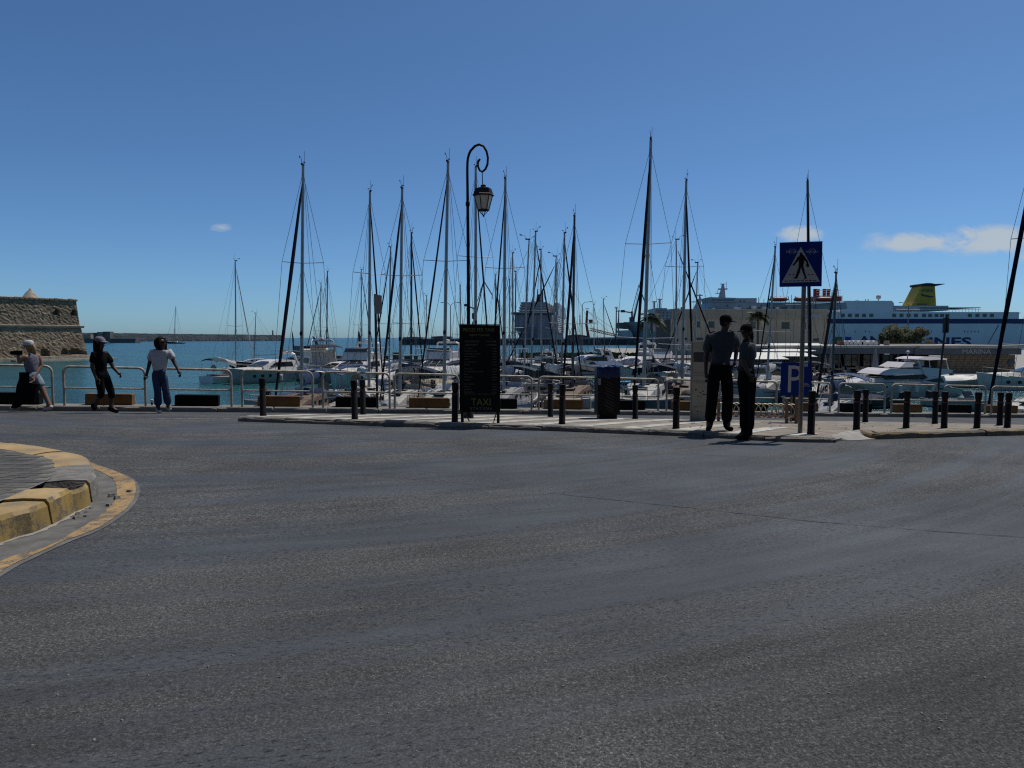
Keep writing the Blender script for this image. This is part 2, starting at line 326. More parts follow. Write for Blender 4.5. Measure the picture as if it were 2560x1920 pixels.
# ------------------------------------------------------------------ mesh helpers
class MB:
    def __init__(s): s.v = []; s.f = []
    def add(s, vs, fs):
        o = len(s.v); s.v += [tuple(x) for x in vs]; s.f += [tuple(i + o for i in f) for f in fs]; return s
    def box(s, c, d, rz=0., M=None, taper=1.):
        cx, cy, cz = c; hx, hy, hz = d[0] / 2, d[1] / 2, d[2] / 2
        pts = []
        for z in (-1, 1):
            k = taper if z > 0 else 1
            for x, y in ((-1, -1), (1, -1), (1, 1), (-1, 1)): pts.append(Vector((x * hx * k, y * hy * k, z * hz)))
        if rz: pts = [Matrix.Rotation(rz, 3, 'Z') @ p for p in pts]
        if M: pts = [M @ p for p in pts]
        return s.add([p + Vector(c) for p in pts], [(3, 2, 1, 0), (4, 5, 6, 7), (0, 1, 5, 4), (1, 2, 6, 5), (2, 3, 7, 6), (3, 0, 4, 7)])
    def path(s, pts, rad, n=8, caps=True, squash=1.):
        pts = [Vector(p) for p in pts]
        if not isinstance(rad, (list, tuple)): rad = [rad] * len(pts)
        o = len(s.v); prev = None
        for i, p in enumerate(pts):
            t = (pts[min(i + 1, len(pts) - 1)] - pts[max(i - 1, 0)]); t = t.normalized() if t.length > 1e-9 else Vector((0, 0, 1))
            if prev is None:
                a = Vector((0, 0, 1)) if abs(t.z) < .9 else Vector((1, 0, 0))
                x = t.cross(a).normalized()
            else:
                x = (prev - t * prev.dot(t)); x = x.normalized() if x.length > 1e-6 else prev
            prev = x; y = t.cross(x)
            for k in range(n):
                a = 2 * math.pi * k / n
                s.v.append(tuple(p + (x * math.cos(a) + y * math.sin(a) * squash) * rad[i]))
        for i in range(len(pts) - 1):
            for k in range(n):
                a = o + i * n + k; b = o + i * n + (k + 1) % n
                s.f.append((a, b, b + n, a + n))
        if caps:
            s.f.append(tuple(o + k for k in range(n))[::-1]); e = o + (len(pts) - 1) * n
            s.f.append(tuple(e + k for k in range(n)))
        return s
    def lathe(s, prof, n=16, c=(0, 0, 0), rot=0., sy=1.):
        o = len(s.v)
        for r, z in prof:
            for k in range(n):
                a = 2 * math.pi * k / n + rot
                s.v.append((c[0] + r * math.cos(a), c[1] + r * math.sin(a) * sy, c[2] + z))
        for i in range(len(prof) - 1):
            for k in range(n):
                a = o + i * n + k; b = o + i * n + (k + 1) % n
                s.f.append((a, b, b + n, a + n))
        s.f.append(tuple(o + k for k in range(n))[::-1]); e = o + (len(prof) - 1) * n
        s.f.append(tuple(e + k for k in range(n)))
        return s
    def prism(s, poly, t0, t1, axis='Y'):
        """polygon in (a,b) extruded along axis"""
        n = len(poly)
        def mk(a, b, t): return {'Y': (a, t, b), 'Z': (a, b, t), 'X': (t, a, b)}[axis]
        vs = [mk(a, b, t0) for a, b in poly] + [mk(a, b, t1) for a, b in poly]
        fs = [tuple(range(n)), tuple(range(2 * n - 1, n - 1, -1))] + [(i, i + n, (i + 1) % n + n, (i + 1) % n) for i in range(n)]
        return s.add(vs, fs)
    def loft(s, secs, caps=True, closed=True):
        o = len(s.v); n = len(secs[0])
        for q in secs: s.v += [tuple(p) for p in q]
        for i in range(len(secs) - 1):
            for k in range(n if closed else n - 1):
                a = o + i * n + k; b = o + i * n + (k + 1) % n
                s.f.append((a, b, b + n, a + n))
        if caps:
            s.f.append(tuple(o + k for k in range(n))[::-1]); e = o + (len(secs) - 1) * n
            s.f.append(tuple(e + k for k in range(n)))
        return s
    def mesh(s, name, m, smooth=None):
        me = bpy.data.meshes.new(name); me.from_pydata(s.v, [], s.f)
        if m: me.materials.append(m)
        import bmesh
        bm = bmesh.new(); bm.from_mesh(me); bmesh.ops.recalc_face_normals(bm, faces=bm.faces); bm.to_mesh(me); bm.free()
        if smooth is not None:
            for p in me.polygons: p.use_smooth = True
            me.set_sharp_from_angle(angle=R(smooth))
        me.update(); return me
    def build(s, name, m, parent=None, smooth=None, loc=None):
        o = bpy.data.objects.new(name, s.mesh(name, m, smooth)); col.objects.link(o)
        if parent: o.parent = parent
        if loc is not None: o.location = loc
        return o
def tag(o, label=None, cat=None, group=None, kind=None):
    if label: o['label'] = label
    if cat: o['category'] = cat
    if group: o['group'] = group
    if kind: o['kind'] = kind
    return o
def thing(name, label, cat, loc=(0, 0, 0), rz=0., group=None):
    o = bpy.data.objects.new(name, None); col.objects.link(o); o.empty_display_size = .2
    o.location = loc; o.rotation_euler = (0, 0, rz)
    return tag(o, label, cat, group)
def kids(o): return [c for c in bpy.data.objects if c.parent == o]
def copy_tree(o, parent=None):
    c = o.copy(); col.objects.link(c); c.parent = parent
    for ch in list(o.children): copy_tree(ch, c)
    return c
def inst(name, mesh, parent, loc=(0, 0, 0), rot=(0, 0, 0), scale=(1, 1, 1)):
    o = bpy.data.objects.new(name, mesh); col.objects.link(o); o.parent = parent
    o.location = loc; o.rotation_euler = rot; o.scale = scale; return o
FONTCACHE = {}
def text(name, s, parent, loc, height, m, width=None, align='CENTER', rot=(math.pi / 2, 0, 0), depth=.002, bold=0.):
    cu = bpy.data.curves.new('t', 'FONT'); cu.body = s; cu.size = 1; cu.extrude = 0; cu.offset = bold; cu.resolution_u = 3
    ob = bpy.data.objects.new('t', cu); col.objects.link(ob)
    dg = bpy.context.evaluated_depsgraph_get(); dg.update()
    me = bpy.data.meshes.new_from_object(ob.evaluated_get(dg))
    bpy.data.objects.remove(ob); bpy.data.curves.remove(cu)
    xs = [v.co.x for v in me.vertices]; ys = [v.co.y for v in me.vertices]
    x0, x1 = min(xs), max(xs); y0 = min(ys); y1 = max(ys)
    if s.upper() == s: k = height / (y1 - y0); yb = y0
    else: k = height / .72; yb = 0
    kx = (width / (x1 - x0)) if width else k
    ax = {'CENTER': (x0 + x1) / 2, 'LEFT': x0, 'RIGHT': x1}[align]
    for v in me.vertices: v.co = ((v.co.x - ax) * kx, (v.co.y - yb) * k, 0)
    me.materials.clear(); me.materials.append(m); me.name = name
    o = bpy.data.objects.new(name, me); col.objects.link(o); o.parent = parent; o.location = loc; o.rotation_euler = rot
    return o
def rounded(w, h, r, n=4):
    pts = []
    for cx, cz, a0 in ((w / 2 - r, h / 2 - r, 0), (-w / 2 + r, h / 2 - r, 90), (-w / 2 + r, -h / 2 + r, 180), (w / 2 - r, -h / 2 + r, 270)):
        for i in range(n + 1):
            a = R(a0 + 90 * i / n); pts.append((cx + r * math.cos(a), cz + r * math.sin(a)))
    return pts

# ================================================================== THE SETTING
def ribbon(pairs, dz, name, m, parent=None, kind=None):
    mb = MB(); 
    for a, b in pairs:
        mb.v.append((a[0], a[1], g(a[0], a[1]) + dz)); mb.v.append((b[0], b[1], g(b[0], b[1]) + dz))
    for i in range(len(pairs) - 1): mb.f.append((2 * i, 2 * i + 1, 2 * i + 3, 2 * i + 2))
    o = mb.build(name, m, parent)
    if kind: tag(o, kind=kind)
    return o
def lerp_poly(poly, step):
    out = [Vector(poly[0])]
    for a, b in zip(poly, poly[1:]):
        a = Vector(a); b = Vector(b); n = max(1, int((b - a).length / step))
        for i in range(1, n + 1): out.append(a.lerp(b, i / n))
    return out
def smooth_poly(poly, step):
    P_ = [Vector(p) for p in poly]; out = []
    for i in range(len(P_) - 1):
        p0 = P_[max(i - 1, 0)]; p1 = P_[i]; p2 = P_[i + 1]; p3 = P_[min(i + 2, len(P_) - 1)]
        n = max(1, int((p2 - p1).length / step))
        for k in range(n):
            t = k / n
            out.append(.5 * ((2 * p1) + (p2 - p0) * t + (2 * p0 - 5 * p1 + 4 * p2 - p3) * t * t + (3 * p1 - p0 - 3 * p2 + p3) * t ** 3))
    out.append(P_[-1]); return out

def build_ground():
    mb = MB(); nx, ny = 110, 60
    for i in range(nx + 1):
        X = -45 + 105 * i / nx
        for j in range(ny + 1):
            t = j / ny; Y = -25 + (QY(X) - .05 + 25) * t
            mb.v.append((X, Y, g(X, Y)))
    for i in range(nx):
        for j in range(ny):
            a = i * (ny + 1) + j; mb.f.append((a, a + ny + 1, a + ny + 2, a + 1))
    road = mb.build('road', ASPH, smooth=60); tag(road, kind='structure')
    seam = [WG(u, v) for u, v in ((191, 1125), (420, 1146), (648, 1166), (856, 1183), (1134, 1207), (1458, 1242), (1736, 1271), (2025, 1303), (2315, 1327), (2560, 1343), (2800, 1362))]
    pairs = []
    for p in lerp_poly(seam, .05):
        j = random.uniform(-.008, .008); w = random.uniform(.0015, .009) * (1 if p.x > .5 else .35)
        pairs.append(((p.x, p.y + j - w), (p.x, p.y + j + w)))
    ribbon(pairs, .004, 'road_seam', SEAM, road)
    # second short crack across the far carriageway
    cr = [WG(u, v) for u, v in ((300, 1075), (900, 1098), (1500, 1128), (2100, 1150), (2560, 1160))]
    pairs = []
    for p in lerp_poly(cr, .08):
        j = random.uniform(-.02, .02); w = random.uniform(.0, .006)
        pairs.append(((p.x, p.y + j - w), (p.x, p.y + j + w)))
    ribbon(pairs, .004, 'road_seam', SEAM, road)
    # small stones and grit lying on the carriageway
    mb = MB()
    for i in range(420):
        Y = random.uniform(2.3, 11.0); X = random.uniform(-.8, .8) * Y; r = random.uniform(.0025, .007)
        z = g(X, Y); a = random.random() * 3
        mb.box((X, Y, z + r * .4), (r * 2, r * 1.4, r), rz=a, taper=.6)
    o = mb.build('grit', P('grit', (.28, .26, .23), .9, var=.4, scale=3), road); o['kind'] = 'stuff'
    return road
ROAD = build_ground()

# sea
mb = MB(); 
xs = [-12000, -3000, -800, -300, -120, -60, 0, 60, 120, 300, 800, 3000, 12000]; ys = [10, 30, 60, 120, 300, 900, 3000, 16000]
for y in ys:
    for x in xs: mb.v.append((x, y, WATER))
for j in range(len(ys) - 1):
    for i in range(len(xs) - 1):
        a = j * len(xs) + i; mb.f.append((a, a + 1, a + len(xs) + 1, a + len(xs)))
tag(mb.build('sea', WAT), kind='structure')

# quay wall + capping kerb stones
def build_quay():
    mb = MB(); A = []; B = []
    for i in range(60):
        X = -45 + 105 * i / 59; p = Vector((X, QY(X), 0)); p.z = g(X, QY(X)); A.append(p)
    secs = []
    for p in A:
        secs.append([p + QN * -.06 + Vector((0, 0, -.03)), p + QN * .62 + Vector((0, 0, -.03)), Vector((p.x, p.y, 0)) + QN * .75 + Vector((0, 0, WATER - 2)), Vector((p.x, p.y, 0)) + QN * -.06 + Vector((0, 0, WATER - 2))])
    mb.loft(secs); q = mb.build('quay_wall', QUAY); tag(q, kind='structure')
    k = 0; X = -16.
    while X < 19:
        p = Vector((X, QY(X), 0)); e = p + QD * 1.18
        b = MB(); s = []
        for t in (0, .012, .988, 1):
            c = p.lerp(e, t); z = g(c.x, c.y); ins = .012 if t in (0, 1) else 0
            hh = .105 + random.uniform(-.008, .008)
            s.append([c + QN * -.14 + Vector((0, 0, z - .05)), c + QN * (-.14 + ins) + Vector((0, 0, z + hh - .02)), c + QN * (-.115 + ins) + Vector((0, 0, z + hh - ins)), c + QN * .6 + Vector((0, 0, z + hh - ins)), c + QN * .6 + Vector((0, 0, z - .028))])
        b.loft(s); b.build('kerbstone', QUAY, q)
        X += 1.2 * QD.x
    return q
QUAYO = build_quay()

# pavement island with dropped ramp
FRONT_PX = [(596, 1042), (660, 1044), (760, 1047), (900, 1052), (1150, 1059), (1260, 1062), (1405, 1066), (1560, 1072), (1740, 1079), (1890, 1088), (2000, 1092), (2088, 1093)]
BACK_PX = [(640, 1037.5), (760, 1036), (958, 1035.5), (1260, 1037), (1400, 1040.5), (1588, 1045.5), (1730, 1048.5), (1900, 1050.5), (2150, 1053), (2330, 1057), (2560, 1062), (2760, 1066)]
FRONT2_PX = [(2152, 1076), (2162, 1082), (2187, 1086), (2250, 1084), (2330, 1082), (2440, 1079), (2560, 1077), (2760, 1075)]
def wg2(L, dz): return [WG(u, v, dz).xy for u, v in L]
IH = .085
FR = wg2(FRONT_PX, IH); BK = wg2(BACK_PX, IH); F2 = wg2(FRONT2_PX, IH)
def yat(poly, X):
    for a, b in zip(poly, poly[1:]):
        if a.x <= X <= b.x: return a.y + (b.y - a.y) * (X - a.x) / max(1e-6, b.x - a.x)
    return poly[0].y if X < poly[0].x else poly[-1].y
def build_island():
    xs = []; X = FR[0].x
    x_end = BK[-1].x
    xr0, xr1 = FR[-1].x, F2[0].x           # dropped part
    def fy(X):
        if X <= xr0: return yat(FR, X)
        if X >= xr1: return yat(F2, X)
        t = (X - xr0) / (xr1 - xr0); return yat(FR, xr0) * (1 - t) + F2[0].y * t
    mb = MB(); cols = []
    n = 90
    for i in range(n + 1):
        X = FR[0].x + (x_end - FR[0].x) * i / n
        a = fy(X); b = max(yat(BK, X), a + .04)
        cols.append([(X, a + (b - a) * t) for t in (0, .12, .3, .5, .75, 1)])
    for c in cols:
        for q, (x, y) in enumerate(c):
            dz = IH
            if xr0 - .1 < x < xr1 + .25 and q < 2: dz = .065 if q else .04
            mb.v.append((x, y, g(x, y) + dz))
        mb.v.append((*c[-1], g(*c[-1]) - .02)); mb.v.append((*c[0], g(*c[0]) - .02))
    m = 8
    for i in range(n):
        for j in range(m - 1):
            a = i * m + j; mb.f.append((a, a + m, a + m + 1, a + 1))
        a = i * m; mb.f.append((a, a + m - 1, a + 2 * m - 1, a + m))
    isl = mb.build('pavement', PAVE); tag(isl, kind='structure')
    # kerbstones along the carriageway edge
    def kerbs(poly, m, inset=.0, hh=IH + .003, broken=False):
        pts = lerp_poly([Vector((p.x, p.y, 0)) for p in poly], .02)
        L = [0]
        for a, b in zip(pts, pts[1:]): L.append(L[-1] + (b - a).length)
        d = 0
        def at(s):
            for i in range(len(L) - 1):
                if L[i + 1] >= s: return pts[i].lerp(pts[i + 1], (s - L[i]) / max(1e-6, L[i + 1] - L[i])), (pts[i + 1] - pts[i]).normalized()
            return pts[-1], (pts[-1] - pts[-2]).normalized()
        while d < L[-1] - .1:
            e = min(L[-1], d + random.uniform(.88, 1.0)); b = MB(); s = []
            up = random.uniform(-.012, .012); tw = random.uniform(-.012, .012)
            for k in range(7):
                t = d + .006 + (e - d - .012) * k / 6; c, tt = at(t); nn = Vector((-tt.y, tt.x, 0)); z = g(c.x, c.y)
                ch = random.uniform(0, .022); h2 = hh + up + random.uniform(-.006, .006)
                s.append([c - nn * (.03 - tw) + Vector((0, 0, z - .05)), c - nn * (.03 - tw - ch * .3) + Vector((0, 0, z + h2 - .02 - ch)), c - nn * (.008 - ch) + Vector((0, 0, z + h2)), c + nn * .13 + Vector((0, 0, z + h2 + .004)), c + nn * .13 + Vector((0, 0, z - .05))])
            b.loft(s); b.build('kerbstone', m, isl); d = e
    kerbs(FR, GREYKERB); kerbs(F2, OKERB, hh=IH + .02)
    # concrete ramp flowing down to the road
    mb = MB(); top = [(xr0 - .02, yat(FR, xr0) + .15), (xr0 + .15, fy(xr0 + .15) + .2), (xr1, F2[0].y + .1), (xr1 + .25, yat(F2, xr1 + .25))]
    bot = [WG(2075, 1101).xy, WG(2140, 1101).xy, WG(2230, 1096).xy, WG(2330, 1092).xy]
    T = smooth_poly([Vector((x, y, 0)) for x, y in top], .08); Bm = smooth_poly([Vector((p.x, p.y, 0)) for p in bot], .08)
    n = 14
    for i in range(n + 1):
        a = T[int(i / n * (len(T) - 1))]; b = Bm[int(i / n * (len(Bm) - 1))]
        for j in range(6):
            t = j / 5; p = a.lerp(b, t)
            edge = IH * (1 - t) ** 1.3
            mb.v.append((p.x, p.y + random.uniform(-.01, .01), g(p.x, p.y) + .006 + edge))
    for i in range(n):
        for j in range(5):
            a = i * 6 + j; mb.f.append((a, a + 6, a + 7, a + 1))
    mb.build('ramp', CONC, isl, smooth=50)
    # thin mortar spread along the foot of the right-hand kerb
    pr = []
    for i in range(50):
        u = 2170 + 400 * i / 49; p = WG(u, 1090 - 7 * i / 49); w = random.uniform(.03, .16) * (1 - .5 * i / 49); pr.append(((p.x, p.y - w), (p.x, p.y + .12)))
    ribbon(pr, .005, 'mortar_skirt', CONC, isl)
    # painted hatching
    d = Vector((.64, .77)); X0 = FR[0].x + .2
    while X0 < 4.9:
        pts = []; p = Vector((X0, yat(FR, X0) + .17))
        for k in range(60):
            if p.x > 5.0 or p.y > yat(BK, p.x) - .05: break
            if p.y > yat(FR, p.x) + .15:
                w = .20; pts.append(((p.x - w, p.y), (p.x + w * random.uniform(.93, 1.07), p.y)))
            p = p + d * .08
        if len(pts) > 3:
            mbx = MB()
            for a, b in pts:
                for q in (a, b): mbx.v.append((q[0], q[1], g(*q) + IH + .005))
            for i in range(len(pts) - 1): mbx.f.append((2 * i, 2 * i + 1, 2 * i + 3, 2 * i + 2))
            mbx.build('painted_stripe', WHITEP, isl)
        X0 += .86
    # dead leaves and grit blown against the bollards
    for i in range(46):
        u = random.uniform(1690, 2540); v0 = 1053 + random.uniform(0, 20)
        if u > 2150: v0 = 1060 + random.uniform(0, 14)
        p = WG(u, v0, IH); r = random.uniform(.012, .045)
        b = MB(); b.add([(-r, 0, .0), (0, -r * .5, .012), (r, 0, .004), (0, r * .5, .016)], [(0, 1, 2), (0, 2, 3)])
        o = b.build('dead_leaf', LEAFD); o.location = (p.x, p.y, g(p.x, p.y) + IH + .006); o.rotation_euler.z = random.random() * 6
        tag(o, 'dry curled brown leaf lying on the sandy pavement', 'leaf', 'dry leaves scattered on the pavement')
    return isl
ISL = build_island()
def build_weeds():
    for u, v in ((2220, 1087), (2232, 1088), (2214, 1088)):
        p = WG(u, v); b = MB()
        for k in range(26):
            a = random.random() * 6.3; r = random.uniform(.03, .13); h = random.uniform(.03, .11)
            q = Vector((r * math.cos(a), r * math.sin(a) * .6, h)); w = Vector((-math.sin(a), math.cos(a), 0)) * .012
            b.add([Vector((0, 0, 0)), q * .6 + w, q, q * .6 - w], [(0, 1, 2, 3)])
        o = b.build('weed', LEAF); o.location = (p.x, p.y, g(p.x, p.y)); o.location.y -= .03
        tag(o, 'small dark green weed sprouting at the foot of the ochre kerb', 'weed', 'weeds at the kerb')
build_weeds()

# street corner with yellow kerb on the left
def build_corner():
    TOPZ = .22
    outer = [WG(u, v, TOPZ).xy for u, v in ((0, 1284), (89, 1260), (174, 1221), (214, 1201), (234, 1183), (231, 1161), (217, 1141), (188, 1131), (145, 1124), (104, 1116), (36, 1107), (0, 1103))]
    outer = [Vector((-4.6, -3)), Vector((-4.15, 1.5)), Vector((-3.95, 4.0))] + outer + [Vector((-8.2, 9.75)), Vector((-11, 10.6)), Vector((-18, 11.6))]
    pts = smooth_poly([Vector((p.x, p.y, 0)) for p in outer], .06)
    L = [0]
    for a, b in zip(pts, pts[1:]): L.append(L[-1] + (b - a).length)
    def at(s):
        s = max(0, min(L[-1] - 1e-4, s))
        for i in range(len(L) - 1):
            if L[i + 1] >= s:
                t = (pts[min(i + 2, len(pts) - 1)] - pts[max(0, i - 1)]).normalized()
                return pts[i].lerp(pts[i + 1], (s - L[i]) / max(1e-6, L[i + 1] - L[i])), t
    def ground_z(c): return g(c.x, c.y)
    # paved platform
    mb = MB(); KW = .34
    sm = [at(L[-1] * i / 90) for i in range(91)]
    inner = [c + Vector((-t.y, t.x, 0)) * (KW - .01) for c, t in sm]
    n = len(inner); 
    for p in inner: mb.v.append((p.x, p.y, g(p.x, p.y) + TOPZ + .003))
    for p in inner: mb.v.append((-22, min(11.2, p.y), g(-12, p.y) + TOPZ + .003))
    for i in range(n - 1): mb.f.append((i, i + 1, n + i + 1, n + i))
    plat = mb.build('sidewalk', P('mortar_bed', (.16, .15, .13), .95, var=.25, scale=4, bump=.4)); tag(plat, kind='structure')
    # kerbstones
    d = 0; cornerS = min(range(len(pts)), key=lambda i: (pts[i] - Vector((*WG(205, 1207, TOPZ).xy, 0))).length); cs = L[cornerS]
    idx = 0
    while d < L[-1] - .2:
        ln = random.uniform(1.0, 1.35)
        c0, _ = at(d + ln / 2)
        near = abs(d + ln / 2 - cs)
        if near < 1.3: ln = random.uniform(.36, .5)
        e = min(L[-1], d + ln); b = MB(); s = []
        up = random.uniform(-.006, .006); off = random.uniform(-.01, .01)
        if near < 1.3: up = random.uniform(-.022, .008); off = random.uniform(-.012, .012)
        hole = d <= cs <= e
        for k in range(9):
            tt = d + .0015 + (e - d - .003) * k / 8; c, t = at(tt); nn = Vector((-t.y, t.x, 0)); z = ground_z(c)
            ch = random.uniform(0, .012); zt = z + TOPZ + up
            hd = (math.sin(math.pi * k / 8) ** 1.2) if hole else 0
            if hole: zt -= .012 * hd + random.uniform(0, .008)
            o0 = off - (.03 if hole else 0) * math.sin(math.pi * k / 8)
            s.append([c + nn * (-.035 + o0) + Vector((0, 0, z - .05)), c + nn * (-.012 + o0 + ch) + Vector((0, 0, zt - .035 - ch)), c + nn * (.012 + o0 + ch) + Vector((0, 0, zt - .006)), c + nn * (KW * .55) + Vector((0, 0, zt + .004 - .15 * hd)), c + nn * KW + Vector((0, 0, zt - .004 - .03 * hd)), c + nn * KW + Vector((0, 0, z - .05))])
        b.loft(s)
        bare = (cs + .1 < d + ln / 2 < cs + .95)
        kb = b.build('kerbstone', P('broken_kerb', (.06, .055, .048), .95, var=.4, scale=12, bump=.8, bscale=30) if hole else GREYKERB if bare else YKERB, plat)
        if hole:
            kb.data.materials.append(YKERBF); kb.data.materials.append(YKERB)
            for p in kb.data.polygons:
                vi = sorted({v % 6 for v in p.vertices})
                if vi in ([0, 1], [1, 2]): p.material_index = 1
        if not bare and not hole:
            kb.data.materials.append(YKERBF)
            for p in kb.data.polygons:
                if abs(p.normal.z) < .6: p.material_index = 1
        if hole: kb['label'] = 'broken kerbstone with a dark hole knocked out of its corner'
        d = e; idx += 1
    # rubble in the broken corner
    hc, ht = at(cs + .05)
    for i in range(9):
        b = MB(); r = random.uniform(.012, .04); b.box((0, 0, r * .45), (r * 2, r * 1.5, r), rz=random.random() * 3, taper=.6)
        o = b.build('rubble', GREYKERB); p = hc + Vector((random.uniform(-.06, .2), random.uniform(-.25, .25), 0)); 
        out = hc + Vector((ht.y, -ht.x, 0)) * random.uniform(.07, .3) + ht * random.uniform(-.5, .5)
        o.location = (out.x, out.y, g(out.x, out.y) - .001)
        tag(o, 'small chip of concrete lying in the gutter by the broken yellow kerb', 'rubble', 'concrete chips in the gutter')
    # pavers
    pm = MB(); pm.box((0, 0, .02), (.197, .097, .04), taper=.985); pme = pm.mesh('paver', PAVER)
    pm2 = MB(); pm2.box((0, 0, .02), (.197, .097, .04), taper=.985); pme2 = pm2.mesh('paver', P('paver_dark', (.088, .084, .078), .9, var=.3, scale=2.5, bump=.5, bscale=60))
    poly = [(p.x, p.y) for p in inner]
    def xin(y):
        best = -99
        for a, b in zip(poly, poly[1:]):
            if (a[1] - y) * (b[1] - y) <= 0 and a[1] != b[1]: best = max(best, a[0] + (b[0] - a[0]) * (y - a[1]) / (b[1] - a[1]))
        return best
    cnt = 0; rest = MB(); cand = []
    y = 4.6; row = 0
    while y < 9.6:
        xr = xin(y) - .12
        if xr > -50:
            x = xr - (.1 if row % 2 else 0)
            while x > -.74 * y - .3:
                if x > -7.6: cand.append((x, y))
                x -= .2
        y += .1; row += 1
    cand.sort(key=lambda q: -(1 / q[1] ** 2) if q[0] > -.73 * q[1] else 1)
    for i, (x, y) in enumerate(cand):
        z = g(x, y) + TOPZ - .034 + random.uniform(-.0015, .0015)
        if i < 300: inst('paver', random.choice((pme, pme, pme2)), plat, (x, y, z), (random.uniform(-.012, .012), random.uniform(-.012, .012), random.uniform(-.015, .015)))
        else: rest.box((x, y, z + .02), (.197, .097, .04), taper=.985)
    if rest.v: o = rest.build('paver_field', PAVER, plat); o['kind'] = 'stuff'
    # gutter + yellow line
    outl = [(0, 1433), (65, 1398), (166, 1352), (241, 1323), (313, 1274), (338, 1236), (333, 1204), (289, 1180), (240, 1163), (222, 1156)]
    inl = [(0, 1408), (60, 1387), (120, 1368), (217, 1313), (277, 1267), (293, 1228), (282, 1200), (262, 1186), (236, 1174), (220, 1164)]
    OL = [Vector((-3.0, 1.0, 0)), Vector((-3.1, 3.2, 0))] + [WG(u, v) for u, v in outl]; IL = [Vector((-3.12, 1.0, 0)), Vector((-3.22, 3.2, 0))] + [WG(u, v) for u, v in inl]
    def resamp(poly, n):
        q = smooth_poly(poly, .03); l = [0]
        for a, b in zip(q, q[1:]): l.append(l[-1] + (b - a).length)
        out = []
        for i in range(n):
            s = l[-1] * i / (n - 1)
            k = next(j for j in range(len(l) - 1) if l[j + 1] >= s - 1e-9); out.append(q[k].lerp(q[k + 1], (s - l[k]) / max(1e-9, l[k + 1] - l[k])))
        return out
    A = resamp(OL, 150); B = resamp(IL, 150)
    ribbon([((a.x + random.uniform(-.008, .008), a.y), (b.x + random.uniform(-.008, .008), b.y)) for a, b in zip(A, B)], .009, 'yellow_line', YLINE, ROAD)
    C = []
    for b in B:
        k = min(range(len(pts)), key=lambda i: (pts[i] - Vector((b.x, b.y, 0))).length); C.append(pts[k])
    ribbon([((a.x + .05, a.y - .02), (c.x, c.y)) for a, c in zip(A, C)], .005, 'gutter', GUTTER, ROAD)
    # pale mortar line at kerb foot
    pr = []
    for i in range(160):
        c, t = at(L[-1] * .12 + (cs - L[-1] * .12) * i / 159); nn = Vector((t.y, -t.x, 0)); w = random.uniform(.05, .085)
        pr.append(((c.x + nn.x * .02, c.y + nn.y * .02), (c.x + nn.x * w, c.y + nn.y * w)))
    ribbon(pr, .008, 'mortar_fillet', CONC, ROAD)
build_corner()

# faint lane edge at the far left of the carriageway
pr = []
for i in range(60):
    u = 380 + 480 * i / 59; p = WG(u, 1048 - 1.5 * i / 59); pr.append(((p.x, p.y - .05), (p.x, p.y + .05)))
ribbon(pr, .005, 'edge_line', worn_paint('faded_line', (.30, .28, .24), (.10, .098, .092), .5, 4.), ROAD)

# ================================================================== STREET FURNITURE
def make_bollard():
    t = thing('bollard', '', 'bollard')
    b = MB(); b.lathe([(.062, -.01), (.062, .03), (.058, .035), (.058, .53), (.050, .54), (.050, .575), (.058, .585), (.058, .62)], 18); b.build('post', BOLL, t, smooth=40)
    b = MB(); b.lathe([(.0595, .50), (.0595, .525)], 18); b.build('reflective_band', REDB, t, smooth=40)
    b = MB(); b.lathe([(.058, .62), (.062, .628), (.062, .70), (.056, .722), (.03, .728)], 18); b.build('cap', BOLL, t, smooth=40)
    return t
BL = make_bollard(); first = True
front = [(658, 1040), (887, 1048), (1137, 1055), (1405, 1060), (1690, 1072), (2027, 1086)]
front2 = [(2141, 1074), (2265, 1070), (2360, 1070), (2442, 1070), (2518, 1069)]
back = [(908, 1036), (1376, 1042), (1588, 1047), (1981, 1052), (2163, 1055), (2337, 1059), (2499, 1063)]
BLAB = {658: 'dark bollard standing alone at the pointed tip of the striped pavement', 887: 'nearer dark bollard of the pair left of the edge-on sign post', 1137: 'dark bollard touching the left leg of the price board',
        1405: 'taller dark bollard of the pair between price board and litter bin', 1690: 'dark bollard just left of the info stele', 2027: 'dark bollard beside the crossing sign post',
        2141: 'dark bollard at the top of the concrete ramp', 2265: 'dark bollard above the weed in the ochre kerb', 2360: 'dark bollard in front of the thin sign post with narrow plate', 2442: 'dark bollard before the last black barrier block', 2518: 'nearer dark bollard at the foot of the thick slanting black genoa',
        908: 'farther dark bollard of the pair left of the edge-on sign post', 1376: 'shorter red-banded bollard of the pair left of the litter bin', 1588: 'red-banded bollard just right of the litter bin', 1981: 'bollard hidden behind the blue parking sign', 2163: 'red-banded rear bollard behind the ramp bollard', 2337: 'red-banded rear bollard in front of the ochre block past the motor yacht', 2499: 'red-banded rear bollard at the foot of the thick slanting black genoa'}
for lst, lab, gr in ((front, 'dark iron bollard at the front kerb of the striped pavement', 'bollards along the striped pavement kerb'),
                     (front2, 'dark iron bollard set along the ochre kerb past the ramp', 'bollards along the ochre kerb'),
                     (back, 'dark iron bollard with red band on the rear edge of pavement', 'bollards along the rear pavement edge')):
    for u, v in lst:
        lab = BLAB[u]
        o = BL if first else copy_tree(BL); first = False
        p = WG(u, v, IH); o.location = p; tag(o, lab, 'bollard', gr); o.rotation_euler = (R(random.uniform(-.8, .8)), R(random.uniform(-.8, .8)), random.random() * 3)

